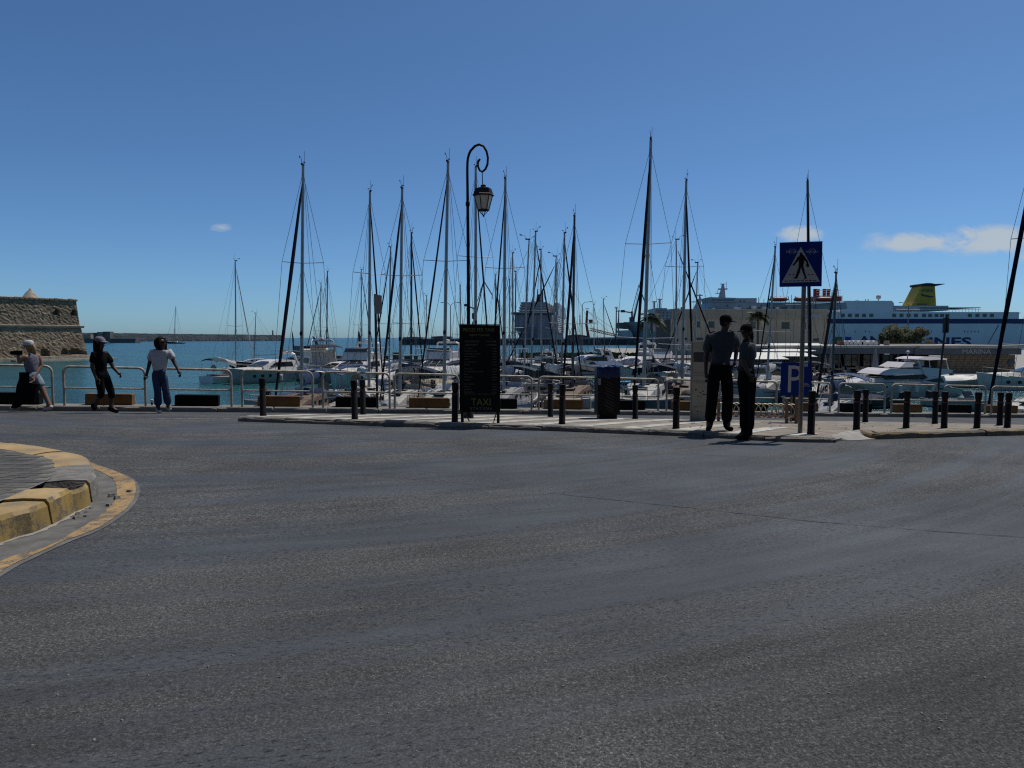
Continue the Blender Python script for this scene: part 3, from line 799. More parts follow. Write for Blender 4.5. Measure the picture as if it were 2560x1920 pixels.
# quay railing panels
POSTS = [(-95, 124), (153, 358), (387, 575), (602, 780), (806, 974), (987, 1147), (1166, 1332), (1350, 1507), (1523, 1651), (1672, 1806), (1823, 1949), (1967, 2084), (2106, 2222), (2239, 2351), (2371, 2475), (2491, 2592)]
RLAB = ['behind the woman holding a camera', 'behind the walker in black clothes', 'just right of the woman in blue jeans', 'behind the bollard at the pavement tip', 'behind the pair of bollards and the edge-on sign post', 'ending behind the left edge of the price board', 'emerging from behind the right edge of the price board', 'running behind the litter bin from its left', 'just right of the litter bin', 'running behind the info stele', 'behind the bicycle rack and the capped officers', 'behind the blue parking sign', 'behind the bollards at the ramp', 'below the stern half of the motor yacht', 'right of the thin sign post with narrow plate', 'at the foot of the thick slanting black genoa']
for i, (ua, ub) in enumerate(POSTS):
    a = Q(ua, .1); b = Q(ub, .1); ln = (b - a).length; dr = (b - a).normalized(); c = (a + b) / 2
    t = thing('quay_railing', 'cream tubular railing panel ' + RLAB[i], 'railing', (c.x, c.y, c.z), 0, 'railing panels along the quay edge')
    H = .965; r = .027; rc = .13
    A = a - c; B = b - c; up = Vector((0, 0, 1))
    z0 = .09
    for nm, base, s in (('post', A, 1), ('post', B, -1)):
        zb = base.z
        m = MB(); m.path([base + up * z0, base + up * (H - rc)], r, 10); 
        m.lathe([(.055, 0), (.055, .012)], 10, base + up * (z0 + .003)); m.build(nm, RAIL, t, smooth=40)
    pts = []
    for k in range(7):
        an = R(90 * k / 6); pts.append(A + up * (H - rc) + dr * (rc - rc * math.cos(an)) + up * rc * math.sin(an))
    for k in range(7):
        an = R(90 - 90 * k / 6); pts.append(B + up * (H - rc) - dr * (rc - rc * math.cos(an)) + up * rc * math.sin(an))
    m = MB(); m.path(pts, r, 10); m.build('top_rail', RAIL, t, smooth=40)
    m = MB(); m.path([A + up * .50, B + up * .50], .019, 8); m.build('middle_rail', RAIL, t, smooth=40)
# barrier blocks
BLK = [(-60, 79, 0), (197, 317, 1), (426, 538, 0), (638, 746, 1), (837, 944, 0), (1026, 1128, 1), (1203, 1300, 0), (1375, 1467, 1), (1540, 1626, 0), (1702, 1785, 1), (1860, 1938, 0), (1990, 2066, 1), (2132, 2202, 0), (2265, 2330, 1), (2383, 2455, 0), (2505, 2572, 1)]
KLAB = ['behind the legs of the camera woman', 'behind the legs of the walker in black', 'right of the woman in blue jeans', 'behind the bollard at the pavement tip', 'behind the pair of bollards and edge-on sign post', 'immediately left of the price board', 'immediately right of the price board', 'immediately left of the litter bin', 'immediately right of the litter bin', 'partly hidden by the info stele', 'seen through the bicycle rack rings', 'beside the crossing post bollard', 'behind the bollards at the ramp', 'below the stern of the motor yacht', 'right of the thin sign post with narrow plate', 'at the foot of the thick slanting black genoa']
for bi_, (ua, ub, o_) in enumerate(BLK):
    a = Q(ua, .42); b = Q(ub, .42); c = (a + b) / 2; ln = (b - a).length; z = c.z + .10
    ang = math.atan2((b - a).y, (b - a).x); sl = math.asin((b.z - a.z) / ln)
    m = MB(); h = .275; m.prism([(-ln / 2, .005), (ln / 2, .005), (ln / 2, h - .02), (ln / 2 - .02, h), (-ln / 2 + .02, h), (-ln / 2, h - .02)], -.13, .13)
    ob = m.build('barrier_block', OCHRE if o_ else BLACKB); ob.location = (c.x, c.y, z); ob.rotation_euler = (0, -sl, ang)
    tag(ob, ('ochre' if o_ else 'black') + ' painted barrier block ' + KLAB[bi_], 'barrier block', 'ochre barrier blocks' if o_ else 'black barrier blocks')

# taxi price board
def taxi_board():
    p = WG(1200, 1057, IH)
    t = thing('price_board', 'tall black taxi price board with yellow lettering on two legs', 'sign board', p, R(-4))
    w, z0, z1 = .735, .20, 1.775
    m = MB(); m.prism([(-w / 2, z0), (w / 2, z0), (w / 2 - .005, z1 - .015), (-w / 2, z1)], -.02, .02); m.build('panel', BLACKS, t)
    for s in (-1, 1):
        m = MB(); m.box((s * (w / 2 - .04), .045, .8), (.05, .045, 1.6)); m.build('leg', IRON, t)
        m = MB(); m.path([(s * (w / 2 - .06), .05, .22), (s * (w / 2 - .14), .25, .0)], .012, 6); m.build('brace', IRON, t)
    m = MB(); m.prism([(-w / 2 - .004, z1 + .002), (w / 2 + .004, z1 - .012), (w / 2 + .004, z1), (-w / 2 - .004, z1 + .014)], -.025, .025); m.build('top_trim', POSTG, t)
    def T(s, x, z, h, m=YTEXT, al='CENTER', wd=None): text('lettering', s, t, (x, -.0225, .20 + (z - .17) * 1.03), h, m, wd, al)
    T('PRICES PER TAXI', -.02, 1.575, .062, YTEXT, wd=.56, al='CENTER')
    T('(up to 4 people)', .0, 1.500, .042, YTEXT, wd=.36)
    T('EURO', .20, 1.452, .014, GTEXT)
    T('KNOSSOS', -.265, 1.388, .034, GTEXT, 'LEFT', .26); T('14.00\u20ac', .305, 1.388, .034, GTEXT, 'RIGHT', .18)
    T('AIRPORT', -.265, 1.328, .034, GTEXT, 'LEFT', .24); T('14.00\u20ac', .305, 1.328, .034, GTEXT, 'RIGHT', .18)
    rows = [('KARTEROS', '19.00\u20ac'), ('KOKKINI HANI', '27.00\u20ac'), ('ANISSARAS GOUVES', '32.00\u20ac'), ('CHERSONISSOS', '42.00\u20ac'), ('MALIA', '51.00\u20ac'), ('AG. NIKOLAOS', '87.00\u20ac'), ('SITIA', '175.00\u20ac'), None,
            ('ARCHANES', '24.00\u20ac'), ('AG. PELAGIA LYGARIA', '41.00\u20ac'), ('BALI', '68.00\u20ac'), ('RETHYMNO', '98.00\u20ac'), ('CHANIA', '180.00\u20ac'), None, ('AG. GALINI', '105.00\u20ac'), ('MATALA', '95.00\u20ac'), ('PLAKIAS', '150.00\u20ac'), ('IERAPETRA', '135.00\u20ac')]
    z = 1.272
    for r in rows:
        if r is None: z -= .026; continue
        T(r[0], -.28, z, .021, GTEXT, 'LEFT', .0187 * len(r[0])); T(r[1], .305, z, .021, GTEXT, 'RIGHT'); z -= .0475
    T('CITY TOUR - KNOSSOS 37.00\u20ac', .0, .475, .02, GTEXT, wd=.58)
    T('TAXI', .02, .285, .125, YTEXT, wd=.35); T('STATION', .02, .205, .05, GTEXT, wd=.39)
taxi_board()

def lamp_post():
    Y = 14.2; bx = W(1171, 900, Y).x; z0 = g(bx, Y) + IH
    t = thing('lamp_post', 'tall black shepherd-crook lamp post with hanging lantern behind price board', 'street lamp', (bx, Y, z0))
    L0 = Vector((bx, Y, z0))
    def q(x, y): return W(960 + x * .3255, 320 + y * .3255, Y) - L0
    pts = [Vector((0, 0, 0)), Vector((0, 0, .9))] + [q(649, 1300), q(646, 900), q(643, 600), q(641, 420), q(640, 300), q(645, 230), q(665, 175), q(697, 140), q(730, 126), q(765, 140), q(788, 180), q(798, 228), q(795, 278), q(780, 315), q(755, 337), q(735, 325), q(722, 295), q(722, 263), q(737, 238)]
    rr = [.05, .038, .035, .033, .030] + [.027] * 9 + [.026, .025, .024, .023, .022, .021, .020]
    a = pts[:6]; b = smooth_poly(pts[5:], .07); rad = rr[:5] + [.027 - .007 * i / len(b) for i in range(len(b))]
    m = MB(); m.path(a[:5] + b, rad, 10); m.build('pole', IRON, t, smooth=50)
    m = MB(); m.lathe([(.10, 0), (.10, .05), (.075, .12), (.06, .5), (.045, .55), (.05, .62)], 12); m.build('base', IRON, t, smooth=40)
    for y in (580, 590):
        c = q(643, y); 
    c = q(643, 583); m = MB(); m.lathe([(.03, -.05), (.042, -.03), (.042, .03), (.03, .05)], 12, c); m.build('collar', IRON, t, smooth=40)
    top = q(754, 340); h = q(757, 435)
    m = MB(); m.path([top, h], .010, 6); m.build('hanger', IRON, t)
    lx = q(763, 500).x; zr = q(760, 465).z; ze = q(760, 515).z; zb = q(760, 630).z; zf = q(763, 685).z; zt = q(757, 432).z
    k = .3255 * Y / F
    lan = MB(); lan.lathe([(.02, zt), (.055, zt - .02), (.05, zt - .05), (.07, zr + .02), (62 * k, zr), (76 * k, ze + .02), (84 * k, ze), (84 * k, ze - .012), (72 * k, ze - .02)], 6, (lx, 0, 0), rot=R(10)); lo = lan.build('lantern_roof', IRON, t)
    r0, r1 = 70 * k, 42 * k
    for i in range(6):
        a0 = R(60 * i + 10); a1 = R(60 * i + 70)
        c0 = Vector((lx + r0 * math.cos(a0), r0 * math.sin(a0), ze - .02)); c1 = Vector((lx + r0 * math.cos(a1), r0 * math.sin(a1), ze - .02))
        d0 = Vector((lx + r1 * math.cos(a0), r1 * math.sin(a0), zb)); d1 = Vector((lx + r1 * math.cos(a1), r1 * math.sin(a1), zb))
        m = MB(); m.path([c0, d0], .009, 6); m.build('lantern_bar', IRON, t)
        nn = ((c0 + c1) / 2 - Vector((lx, 0, (ze + zb) / 2))).normalized() * -.006
        m = MB(); m.add([c0 + nn, c1 + nn, d1 + nn, d0 + nn, c0 + nn * 2, c1 + nn * 2, d1 + nn * 2, d0 + nn * 2], [(0, 1, 2, 3), (7, 6, 5, 4), (0, 4, 5, 1), (1, 5, 6, 2), (2, 6, 7, 3), (3, 7, 4, 0)]); m.build('glass_pane', LGLASS, t)
        m = MB(); m.path([d0, Vector((lx + .045 * math.cos(a0), .045 * math.sin(a0), zb - .07)), Vector((lx, 0, zf + .03))], .006, 5); m.build('scroll', IRON, lo)
    m = MB(); m.lathe([(r1 + .008, zb + .008), (r1 + .012, zb - .012), (r1 - .02, zb - .02)], 6, (lx, 0, 0), rot=R(10)); m.build('lantern_base', IRON, t)
    m = MB(); m.lathe([(.005, zf + .05), (.018, zf + .03), (.012, zf + .012), (.003, zf)], 8, (lx, 0, 0)); m.build('finial', IRON, t, smooth=40)
lamp_post()

def bin_():
    p = WG(1517, 1046, IH)
    t = thing('litter_bin', 'black slatted litter bin lined with a blue bag', 'litter bin', p, R(3))
    w, d, H = .475, .42, 1.12
    m = MB(); m.box((0, 0, .09), (.37, .34, .18)); m.build('foot', BLACKS, t)
    for s in (-1, 1):
        m = MB(); m.box((s * (w / 2 - .015), 0, .50), (.03, d, .78), taper=1.0); m.build('side_panel', BLACKS, t)
    for yy in (-1, 1):
        m = MB(); m.box((0, yy * (d / 2 - .01), .50), (w - .062, .02, .78)); fp = m.build('front_panel' if yy < 0 else 'rear_panel', BLACKS, t)
        if yy < 0:
            for i in range(10):
                z = .20 + i * .064
                mm = MB(); L_ = .22 if i % 4 else .15; xo = 0 if i % 2 else .02
                M = Matrix.Rotation(R(27), 3, 'Y'); mm.box((xo, -d / 2 - .006, z), (L_, .012, .009), M=M); mm.build('slat', P('bin_slat', (.05, .05, .053), .4, .2), fp)
    m = MB(); m.box((-w / 2 + .035, -d / 2 - .004, .80), (.06, .006, .14)); m.build('sticker', P('sticker', (.16, .17, .2), .6), t)
    m = MB()
    secs = []
    for z, k in ((.87, 1.0), (.93, 1.06), (1.02, 1.045), (1.09, 1.08), (1.115, 1.02), (1.10, .9)):
        s = []
        for i in range(28):
            a = 2 * math.pi * i / 28; c, s_ = math.cos(a), math.sin(a); f = 1 / max(abs(c) / .5, abs(s_) / .5) ; f = f * .93 + .035
            s.append((c * f * w * k + random.uniform(-.006, .006), s_ * f * d * k + random.uniform(-.006, .006), z + random.uniform(-.012, .012)))
        secs.append(s)
    m.loft(secs); m.build('bin_bag', BAGBLUE, t, smooth=60)
bin_()

def stele():
    p = WG(1752, 1052, IH)
    t = thing('info_stele', 'pale weathered information stele with graffiti behind the standing officers', 'information sign', p, R(-3))
    H = 1.66; w = .40
    m = MB(); m.prism([(-w / 2, 0), (w / 2, 0), (w / 2, H), (-w / 2, H)], -.045, .045); m.build('slab', STELE, t)
    m = MB(); m.box((-w / 2 - .012, 0, H / 2), (.02, .1, H + .01)); m.build('edge_frame', POSTG, t)
    m = MB(); m.box((w / 2 + .012, 0, H / 2), (.02, .1, H + .01)); m.build('edge_frame', POSTG, t)
    m = MB(); m.box((.0, -.049, 1.34), (w - .04, .006, .20)); m.build('dark_panel', GRAFF, t)
    for i, (z, k) in enumerate(((1.02, .3), (.985, .3), (.95, .26), (.86, .28), (.83, .28), (.80, .2), (.30, .25))):
        for j in range(7):
            m = MB(); x = -w / 2 + .05 + j * .035 + random.uniform(-.003, .003); m.box((x, -.0465, z), (.026, .003, .008)); m.build('printed_line', P('faint_print', (.12, .12, .115), .7), t)
    for (x, z, r) in ((-.12, .66, .022), (-.03, .60, .018), (.02, .63, .02), (-.07, .52, .016), (-.02, .51, .016), (-.08, .20, .018), (-.12, .31, .014)):
        m = MB(); m.lathe([(r, 0), (r * .8, .002)], 8); o = m.build('graffiti_blot', GRAFF, t); o.location = (x, -.046, z); o.rotation_euler = (math.pi / 2, 0, 0); o.scale = (1, .7, 1)
    m = MB(); m.path([(0, -.048, .57), (.05, -.048, .555), (.12, -.048, .56), (.16, -.048, .60)], .007, 5); m.build('graffiti_stroke', GRAFF, t)
stele()

def bike_rack():
    a = WG(1796, 1053, IH); b = WG(1990, 1059, IH)
    t = thing('bicycle_rack', 'rusty bicycle rack with a row of overlapping pale rings', 'bicycle rack', (a + b) / 2)
    A = a - (a + b) / 2; B = b - (a + b) / 2; dr = (B - A).normalized(); ln = (B - A).length; up = Vector((0, 0, 1))
    for s in (0, .88, 1.0):
        m = MB(); p = A + (B - A) * s; hh = .50 if s < .5 else .52
        m.box((p.x, p.y, p.z + hh / 2 - .01), (.05, .05, hh)); m.build('post', RUST, t)
    m = MB(); m.path([A + up * .12, B + up * .12], .02, 6); m.build('lower_bar', RUST, t)
    m = MB(); m.path([A + up * .145 + Vector((0, .05, 0)), B + up * .145 + Vector((0, .05, 0))], .012, 6); m.build('lower_bar', RUST, t)
    n = 7
    for i in range(n):
        for s in (-.06, .06):
            c = A + (B - A) * ((i + .35) / n) + dr * s + up * .25; pts = [c + dr * .155 * math.cos(R(15 * k)) + up * .145 * math.sin(R(15 * k)) + Vector((0, s * .5, 0)) for k in range(25)]
            m = MB(); m.path(pts, .010, 6, caps=False); m.build('ring', RINGS, t, smooth=60)
bike_rack()

def parking_sign():
    p = WG(1975, 1056, IH); p.y = max(p.y, WG(1981, 1054, IH).y - .1)
    t = thing('parking_sign', 'blue square parking sign with white letter P behind the crossing post', 'road sign', p)
    c = W(1990, 947.5, p.y) - p; w = 76.5 * p.y / F; h = 83 * p.y / F
    m = MB(); m.prism([(x + c.x, z + c.z) for x, z in rounded(w, h, .035)], -.012, .012); m.build('plate', BLUES, t)
    for s in (.27, -.2):
        m = MB(); m.path([(c.x + s * .35, .035, -.02 + (g(p.x + c.x + s * .35, p.y) - g(p.x, p.y))), (c.x + s * .35, .035, c.z + h / 2 - .03)], .022, 8); m.build('post', POSTG, t, smooth=40)
    text('letter', 'P', t, (c.x - .025, -.0145, c.z - h * .40), h * .81, WHITES, w * .46)
    m = MB(); 
    def px(x, y, r, n=14): m.path([(c.x + x + r * math.cos(2 * math.pi * k / n), -.014, c.z + y + r * math.sin(2 * math.pi * k / n)) for k in range(n + 1)], .004, 4, caps=False)
    px(.17, -.13, .028); px(.255, -.135, .028)
    m.path([(c.x + .17, -.014, c.z - .13), (c.x + .195, -.014, c.z - .09), (c.x + .235, -.014, c.z - .092), (c.x + .255, -.014, c.z - .135)], .004, 4); m.path([(c.x + .195, -.014, c.z - .09), (c.x + .212, -.014, c.z - .135), (c.x + .235, -.014, c.z - .092)], .004, 4)
    m.build('bicycle_pictogram', WHITES, t)
    m = MB(); m.prism([(c.x + .13, c.z + h / 2 - .02), (c.x + .24, c.z + h / 2 - .02), (c.x + .24, c.z + h / 2 - .09), (c.x + .17, c.z + h / 2 - .09)], -.015, -.0125); m.build('sticker', P('old_sticker', (.25, .27, .42), .5), t)
parking_sign()

def crossing_sign():
    p = WG(2000, 1083, IH)
    t = thing('crossing_sign', 'blue square pedestrian crossing sign with walking man on tall post', 'road sign', p)
    k = p.y / F
    m = MB(); m.path([(0, 0, -.01), (0, 0, 2.80)], .037, 12); m.build('post', POSTG, t, smooth=40)
    def q(x, y): v = W(1920 + x * .25316, 580 + y * .25316, p.y) - p; return (v.x, v.z)
    poly = [q(105, 108), q(523, 95), q(515, 538), q(103, 545)]
    m = MB(); m.prism(poly, -.058, -.044); m.build('plate', BLUES, t)
    m = MB(); m.box((0, -.04, q(0, 300)[1]), (.30, .02, .035)); m.build('bracket', POSTG, t)
    tri = [q(310, 152), q(498, 494), q(120, 506)]
    m = MB(); m.prism(tri, -.0605, -.0585); m.build('white_triangle', WHITES, t)
    def blob(polys, name, y0=-.0635, y1=-.061, mt=BLACKS):
        for pl in polys:
            m = MB(); m.prism([q(*a) for a in pl], y0, y1); m.build(name, mt, t)
    head = [(312 + 15 * math.cos(R(30 * i)), 222 + 15 * math.sin(R(30 * i))) for i in range(12)]
    blob([head], 'pictogram_head')
    blob([[(298, 232), (335, 230), (350, 248), (340, 300), (332, 345), (288, 350), (290, 300), (282, 262)]], 'pictogram_torso')
    blob([[(290, 244), (282, 290), (240, 338), (228, 330), (262, 284), (276, 250)], [(336, 240), (356, 262), (378, 292), (384, 326), (372, 330), (364, 300), (342, 280)]], 'pictogram_arm')
    blob([[(290, 346), (312, 348), (300, 400), (278, 450), (276, 462), (236, 462), (236, 454), (256, 448), (272, 396)], [(312, 346), (334, 342), (346, 392), (362, 440), (366, 458), (338, 470), (336, 462), (350, 452), (328, 400)]], 'pictogram_leg')
    blob([[(362, 318), (388, 316), (390, 346), (366, 350)]], 'pictogram_bag')
    for i in range(8):
        x = 150 + 40 * i; blob([[(x, 485 - i * .8), (x + 27, 484 - i * .8), (x + 27, 490 - i * .8), (x, 491 - i * .8)]], 'crossing_dash')
    for x in (190, 228, 376, 412): blob([[(x, 420), (x + 24, 419), (x + 24, 424), (x, 425)]], 'crossing_dash')
    for x0 in (225, 420):
        m = MB()
        for s in (-1, 1):
            pts = [(*q(x0 + s * 6 + s * 26 * math.sin(R(a)), 195 - 28 * math.cos(R(a))),) for a in range(20, 165, 18)]
            m.path([(a, -.0605, b) for a, b in pts], .0035, 4)
        for j in range(9):
            a = q(x0 - 58 + j * 13, 202); b = q(x0 - 50 + j * 13, 186 + (j % 3) * 4); m.path([(a[0], -.0605, a[1]), (b[0], -.0605, b[1])], .0038, 4)
        a = q(x0 - 60, 206); b = q(x0 + 62, 203); m.path([(a[0], -.0605, a[1]), (b[0], -.0605, b[1])], .0025, 4)
        a = q(x0 - 10, 178); b = q(x0 + 12, 177); m.path([(a[0], -.0605, a[1]), (b[0], -.0605, b[1])], .003, 4)
        m.build('emblem', P('emblem_pale', (.40, .42, .50), .5), t)
crossing_sign()

def edge_sign(u, vt, plates, ubase, label, off=.28):
    p = Q(ubase, off); p.z += .1
    t = thing('sign_post', label, 'sign post', p)
    k = p.y / F; top = (W(u, vt, p.y) - p)
    m = MB(); m.path([(0, 0, 0), top], .031, 10); m.build('post', P('sign_post_grey', (.03, .032, .035), .6), t, smooth=40)
    for (ua, ub, va, vb) in plates:
        a = W(ua, va, p.y) - p; b = W(ub, vb, p.y) - p; c = (a + b) / 2
        m = MB(); M = Matrix.Rotation(R(79), 3, 'Z'); m.box((c.x, .05, c.z), (.45, .012, a.z - b.z), M=M); m.build('plate', P('sign_back', (.02, .018, .016), .7), t)
edge_sign(938, 735, [(937, 952, 737, 784)], 944, 'grey sign post seen edge-on rising from the quay railing')
edge_sign(2367, 788, [(2360, 2374, 794, 832)], 2363, 'thin dark sign post with narrow plate beside the ochre kerb railing')
# ladder handrail at the quay edge
p = Q(1478, .45); t = thing('ladder_handrail', 'pale tubular ladder handrail beside the litter bin', 'handrail', p)
m = MB(); m.path([(-.09, 0, .09), (-.09, 0, .40), (-.06, 0, .44), (.12, 0, .44), (.15, 0, .40), (.15, 0, .09)], .02, 8); m.build('rail_loop', P('pale_blue_rail', (.45, .52, .56), .4), t, smooth=40)
m = MB(); m.box((.03, .03, .22), (.22, .015, .36)); m.build('plate', P('pale_blue_plate', (.30, .40, .46), .5), t)
# mooring ring post
p = Q(367, .35); t = thing('mooring_light', 'small white-capped mooring stub between two railing panels', 'mooring post', (p.x, p.y, p.z + .1))
m = MB(); m.lathe([(.02, 0), (.02, .09), (.015, .1)], 8); m.build('stem', IRON, t); m = MB(); m.lathe([(.02, .1), (.034, .125), (.03, .15), (.01, .165)], 10); m.build('cap', WHITES, t, smooth=40)

# ================================================================== FAR SHORE: fort, breakwater, quays
def build_fort():
    c = W(203, 901, 152); a = Vector((-math.cos(R(56)), -math.sin(R(56)), 0)); nrm = Vector((math.sin(R(56)), -math.cos(R(56)), 0)); back = -nrm
    corner = Vector((c.x, c.y, WATER))
    t = thing('stone_fortress', 'brown rubble-stone sea fortress with battlements and a cornice band', 'fortress', corner)
    k = 152 / F
    H = (901 - 755) * k; cz = (901 - 818) * k                     # wall height, cornice height
    Lf = 46.
    rnd = random.Random(3)
    def face(name, z0, z1, d0, d1, holes):
        m = MB(); nx = int(Lf / .34); nz = int((z1 - z0) / .34)
        for j in range(nz + 1):
            for i in range(nx + 1):
                s = Lf * i / nx; z = z0 + (z1 - z0) * j / nz; d = d0 + (d1 - d0) * j / nz
                off = d + rnd.gauss(0, .035) + (.06 * math.sin(i * .7 + j * 1.3) * math.sin(j * .9)) * .5
                if i == 0: off = d
                for (hs, hz, hw, hh) in holes:
                    if abs(s - hs) < hw / 2 and abs(z - hz) < hh / 2 and not (z > hz + hh * .2 and abs(s - hs) > hw * .33): off = d - 1.3
                p = a * s + nrm * off + Vector((0, 0, z))
                if i == 0: p = p - a * (d - 0) * .65
                m.v.append(tuple(p))
        for j in range(nz):
            for i in range(nx):
                q = j * (nx + 1) + i; m.f.append((q, q + 1, q + nx + 2, q + nx + 1))
        # return side of the corner
        base = len(m.v)
        for j in range(nz + 1):
            p = Vector(m.v[j * (nx + 1)])
            for q in range(1, 30): m.v.append(tuple(p + back * q * .9 + a * (rnd.gauss(0, .05))))
        for j in range(nz):
            for q in range(29):
                A_ = j * (nx + 1) if q == 0 else base + j * 29 + q - 1
                B_ = base + j * 29 + q; C_ = base + (j + 1) * 29 + q; D_ = (j + 1) * (nx + 1) if q == 0 else base + (j + 1) * 29 + q - 1
                m.f.append((A_, D_, C_, B_))
        return m.build(name, STONE, t)
    def us(u): # distance along the face for a bearing
        x = (u - CU) / F; return (corner.x - x * corner.y) / (-a.x + x * a.y)
    def hz(v): return (901 - v) * k
    up = face('upper_wall', cz, H, .0, -.5, [(us(148), hz(784), 1.15, 1.2), (us(191), hz(785), .95, 1.2)])
    lo = face('lower_wall', -1.0, cz, 1.5, .15, [(us(108), hz(882), 1.5, 1.7), (us(185), hz(881), 2.3, 1.1), (us(158), hz(880), 1.2, .9)])
    m = MB(); secs = []
    for i in range(40):
        s = -.7 + (Lf + .7) * i / 39; secs.append([a * s + nrm * (o) + Vector((0, 0, cz + z)) for o, z in ((-.5, -.32), (.28, -.32), (.46, -.05), (.46, .16), (-.5, .3))])
    m.loft(secs); m.build('cornice', STONEL, t)
    m = MB(); m.add([Vector((0, 0, H - .06)) + back * .3, a * Lf + Vector((0, 0, H - .06)) + back * .3, a * Lf + back * 26 + Vector((0, 0, H - .06)), back * 26 + Vector((0, 0, H - .06))], [(0, 1, 2, 3)]); m.build('terrace', STONEL, t)
    mm = MB(); mm.loft([[(-.36, -.42, 0), (.36, -.42, 0), (.36, .42, 0), (-.36, .42, 0)], [(-.36, -.42, .75), (.36, -.42, .75), (.36, .42, .75), (-.36, .42, .75)], [(-.2, -.3, 1.0), (.2, -.3, 1.0), (.2, .3, 1.0), (-.2, .3, 1.0)]]); me = mm.mesh('merlon', STONE)
    s = .45
    while s < Lf:
        z = H - .03 + (0 if us(10) > s else -1.1)
        p = a * s + nrm * (-.8) + Vector((0, 0, z)); inst('merlon', me, t, p, (0, 0, R(56)), (rnd.uniform(.9, 1.1), 1, rnd.uniform(.38, .52))); s += .92
    q = 1.2
    while q < 24:
        p = back * q + a * .45 + Vector((0, 0, H - .03)); inst('merlon', me, t, p, (0, 0, R(56 + 90)), (1, 1, .45)); q += .92
    sx = us(89); m = MB(); m.lathe([(1.6, -.4), (1.65, .5), (1.5, .75), (.85, 1.7), (.25, 2.35), (.16, 2.6), (.02, 2.7)], 12, a * (sx - 2) + back * 6 + Vector((0, 0, H - .1))); m.build('turret_roof', STONEL, t, smooth=30)
    m = MB(); M = Matrix.Rotation(R(33), 3, 'Z')
    for s0, s1, d, z0, z1 in ((-1.5, 9.0, 3.0, -1, .95), (9.0, 40, 2.6, -1, .65)):
        m.add([a * s + nrm * o + Vector((0, 0, z)) for s in (s0, s1) for o, z in ((0, z0), (d, z0), (d - .2, z1), (0, z1))], [(0, 1, 2, 3), (7, 6, 5, 4), (0, 4, 5, 1), (1, 5, 6, 2), (2, 6, 7, 3), (3, 7, 4, 0)])
    m.build('plinth', STONEL, t)
    m = MB(); m.add([a * s + nrm * o + Vector((0, 0, z)) for s in (-5.5, 14) for o, z in ((0, -1), (4.6, -1), (4.3, .38), (0, .38))], [(0, 1, 2, 3), (7, 6, 5, 4), (0, 4, 5, 1), (1, 5, 6, 2), (2, 6, 7, 3), (3, 7, 4, 0)]); m.build('sea_ledge', STONEL, t)
build_fort()

def far_strip(name, label, cat, uA, uB, YA, YB, vtA, vtB, mat_, depth=10., jag=.0, n=60):
    a = W(uA, 850, YA); b = W(uB, 850, YB); base = Vector((a.x, a.y, WATER))
    t = thing(name, label, cat, base); m = MB(); secs = []
    for i in range(n + 1):
        s = i / n; p = a.lerp(b, s); Yv = p.y; zt = W(0, vtA + (vtB - vtA) * s, Yv).z + random.uniform(-jag, jag)
        secs.append([Vector((p.x, p.y - 2, WATER - 1)) - base, Vector((p.x, p.y - .5, zt)) - base, Vector((p.x, p.y + depth, zt)) - base, Vector((p.x, p.y + depth, WATER - 1)) - base])
    m.loft(secs); m.build('wall', mat_, t); return t
bw = far_strip('breakwater', 'long low stone breakwater across the harbour mouth', 'breakwater', 150, 705, 860, 1080, 831.5, 838, BRKW, 14, .25)
m = MB(); 
for i in range(260):
    s = random.random(); u = 205 + 500 * s; Y = 850 + 215 * s; p = W(u, 850, Y) - bw.location; r = random.uniform(.6, 1.6)
    m.box((p.x, p.y - random.uniform(0, 5), WATER + random.uniform(-.3, 1.6) - bw.location.z), (r * 1.4, r, r), rz=random.random() * 3, taper=.7)
o = m.build('armour_rocks', BRKWD, bw); o['kind'] = 'stuff'
pier = far_strip('landing_stage', 'dark landing stage with small huts at the foot of the breakwater', 'pier', 205, 340, 640, 640, 846.5, 846.5, BRKWD, 8)
for (ua, ub, va, vb, mt) in ((247, 262, 830, 847, BRKW), (262, 280, 829, 848, BRKWD), (212, 232, 836, 847, STONEL), (238, 247, 832, 847, BRKWD)):
    a = W(ua, va, 646); b = W(ub, vb, 646); m = MB(); l0 = pier.location
    m.box(((a.x + b.x) / 2 - l0.x, 646 - l0.y, (a.z + b.z) / 2 - l0.z), (b.x - a.x, 6, a.z - b.z)); hut = m.build('hut', mt, pier)
# harbour light on the breakwater head
p = W(682, 838, 1070); t = thing('harbour_beacon', 'slim harbour beacon on the breakwater head', 'beacon', (p.x, p.y, p.z - .2))
m = MB(); m.lathe([(1.2, 0), (.9, 5.0), (1.5, 5.1), (1.5, 5.6), (.8, 5.7), (.8, 7.2), (.2, 8)], 8); m.build('tower', CRANED, t)

# marina mole (mid-distance) and the right-hand quay
def slab(name, poly, z, mt, depth=3.):
    m = MB(); m.prism(poly, z - depth, z, 'Z'); return tag(m.build(name, mt), kind='structure')
MOLE = slab('mole', [(W(760, 880, 112).x, 112), (W(1500, 880, 118).x, 118), (40, 124), (40, 136), (W(1480, 880, 128).x, 128), (W(750, 880, 121).x, 121)], -1.95, QUAY)
APRON = slab('harbour_quay', [(20.5, 68), (90, 66), (160, 80), (160, 260), (30, 260), (26, 150), (21, 110)], -2.35, CONC)
FARQ = slab('far_quay', [(W(1000, 850, 470).x, 470), (W(1640, 850, 455).x, 455), (W(1700, 850, 520).x, 620), (W(1000, 850, 520).x, 520)], .6, P('far_quay', (.055, .058, .065), .9, var=.3, scale=.05), 6)
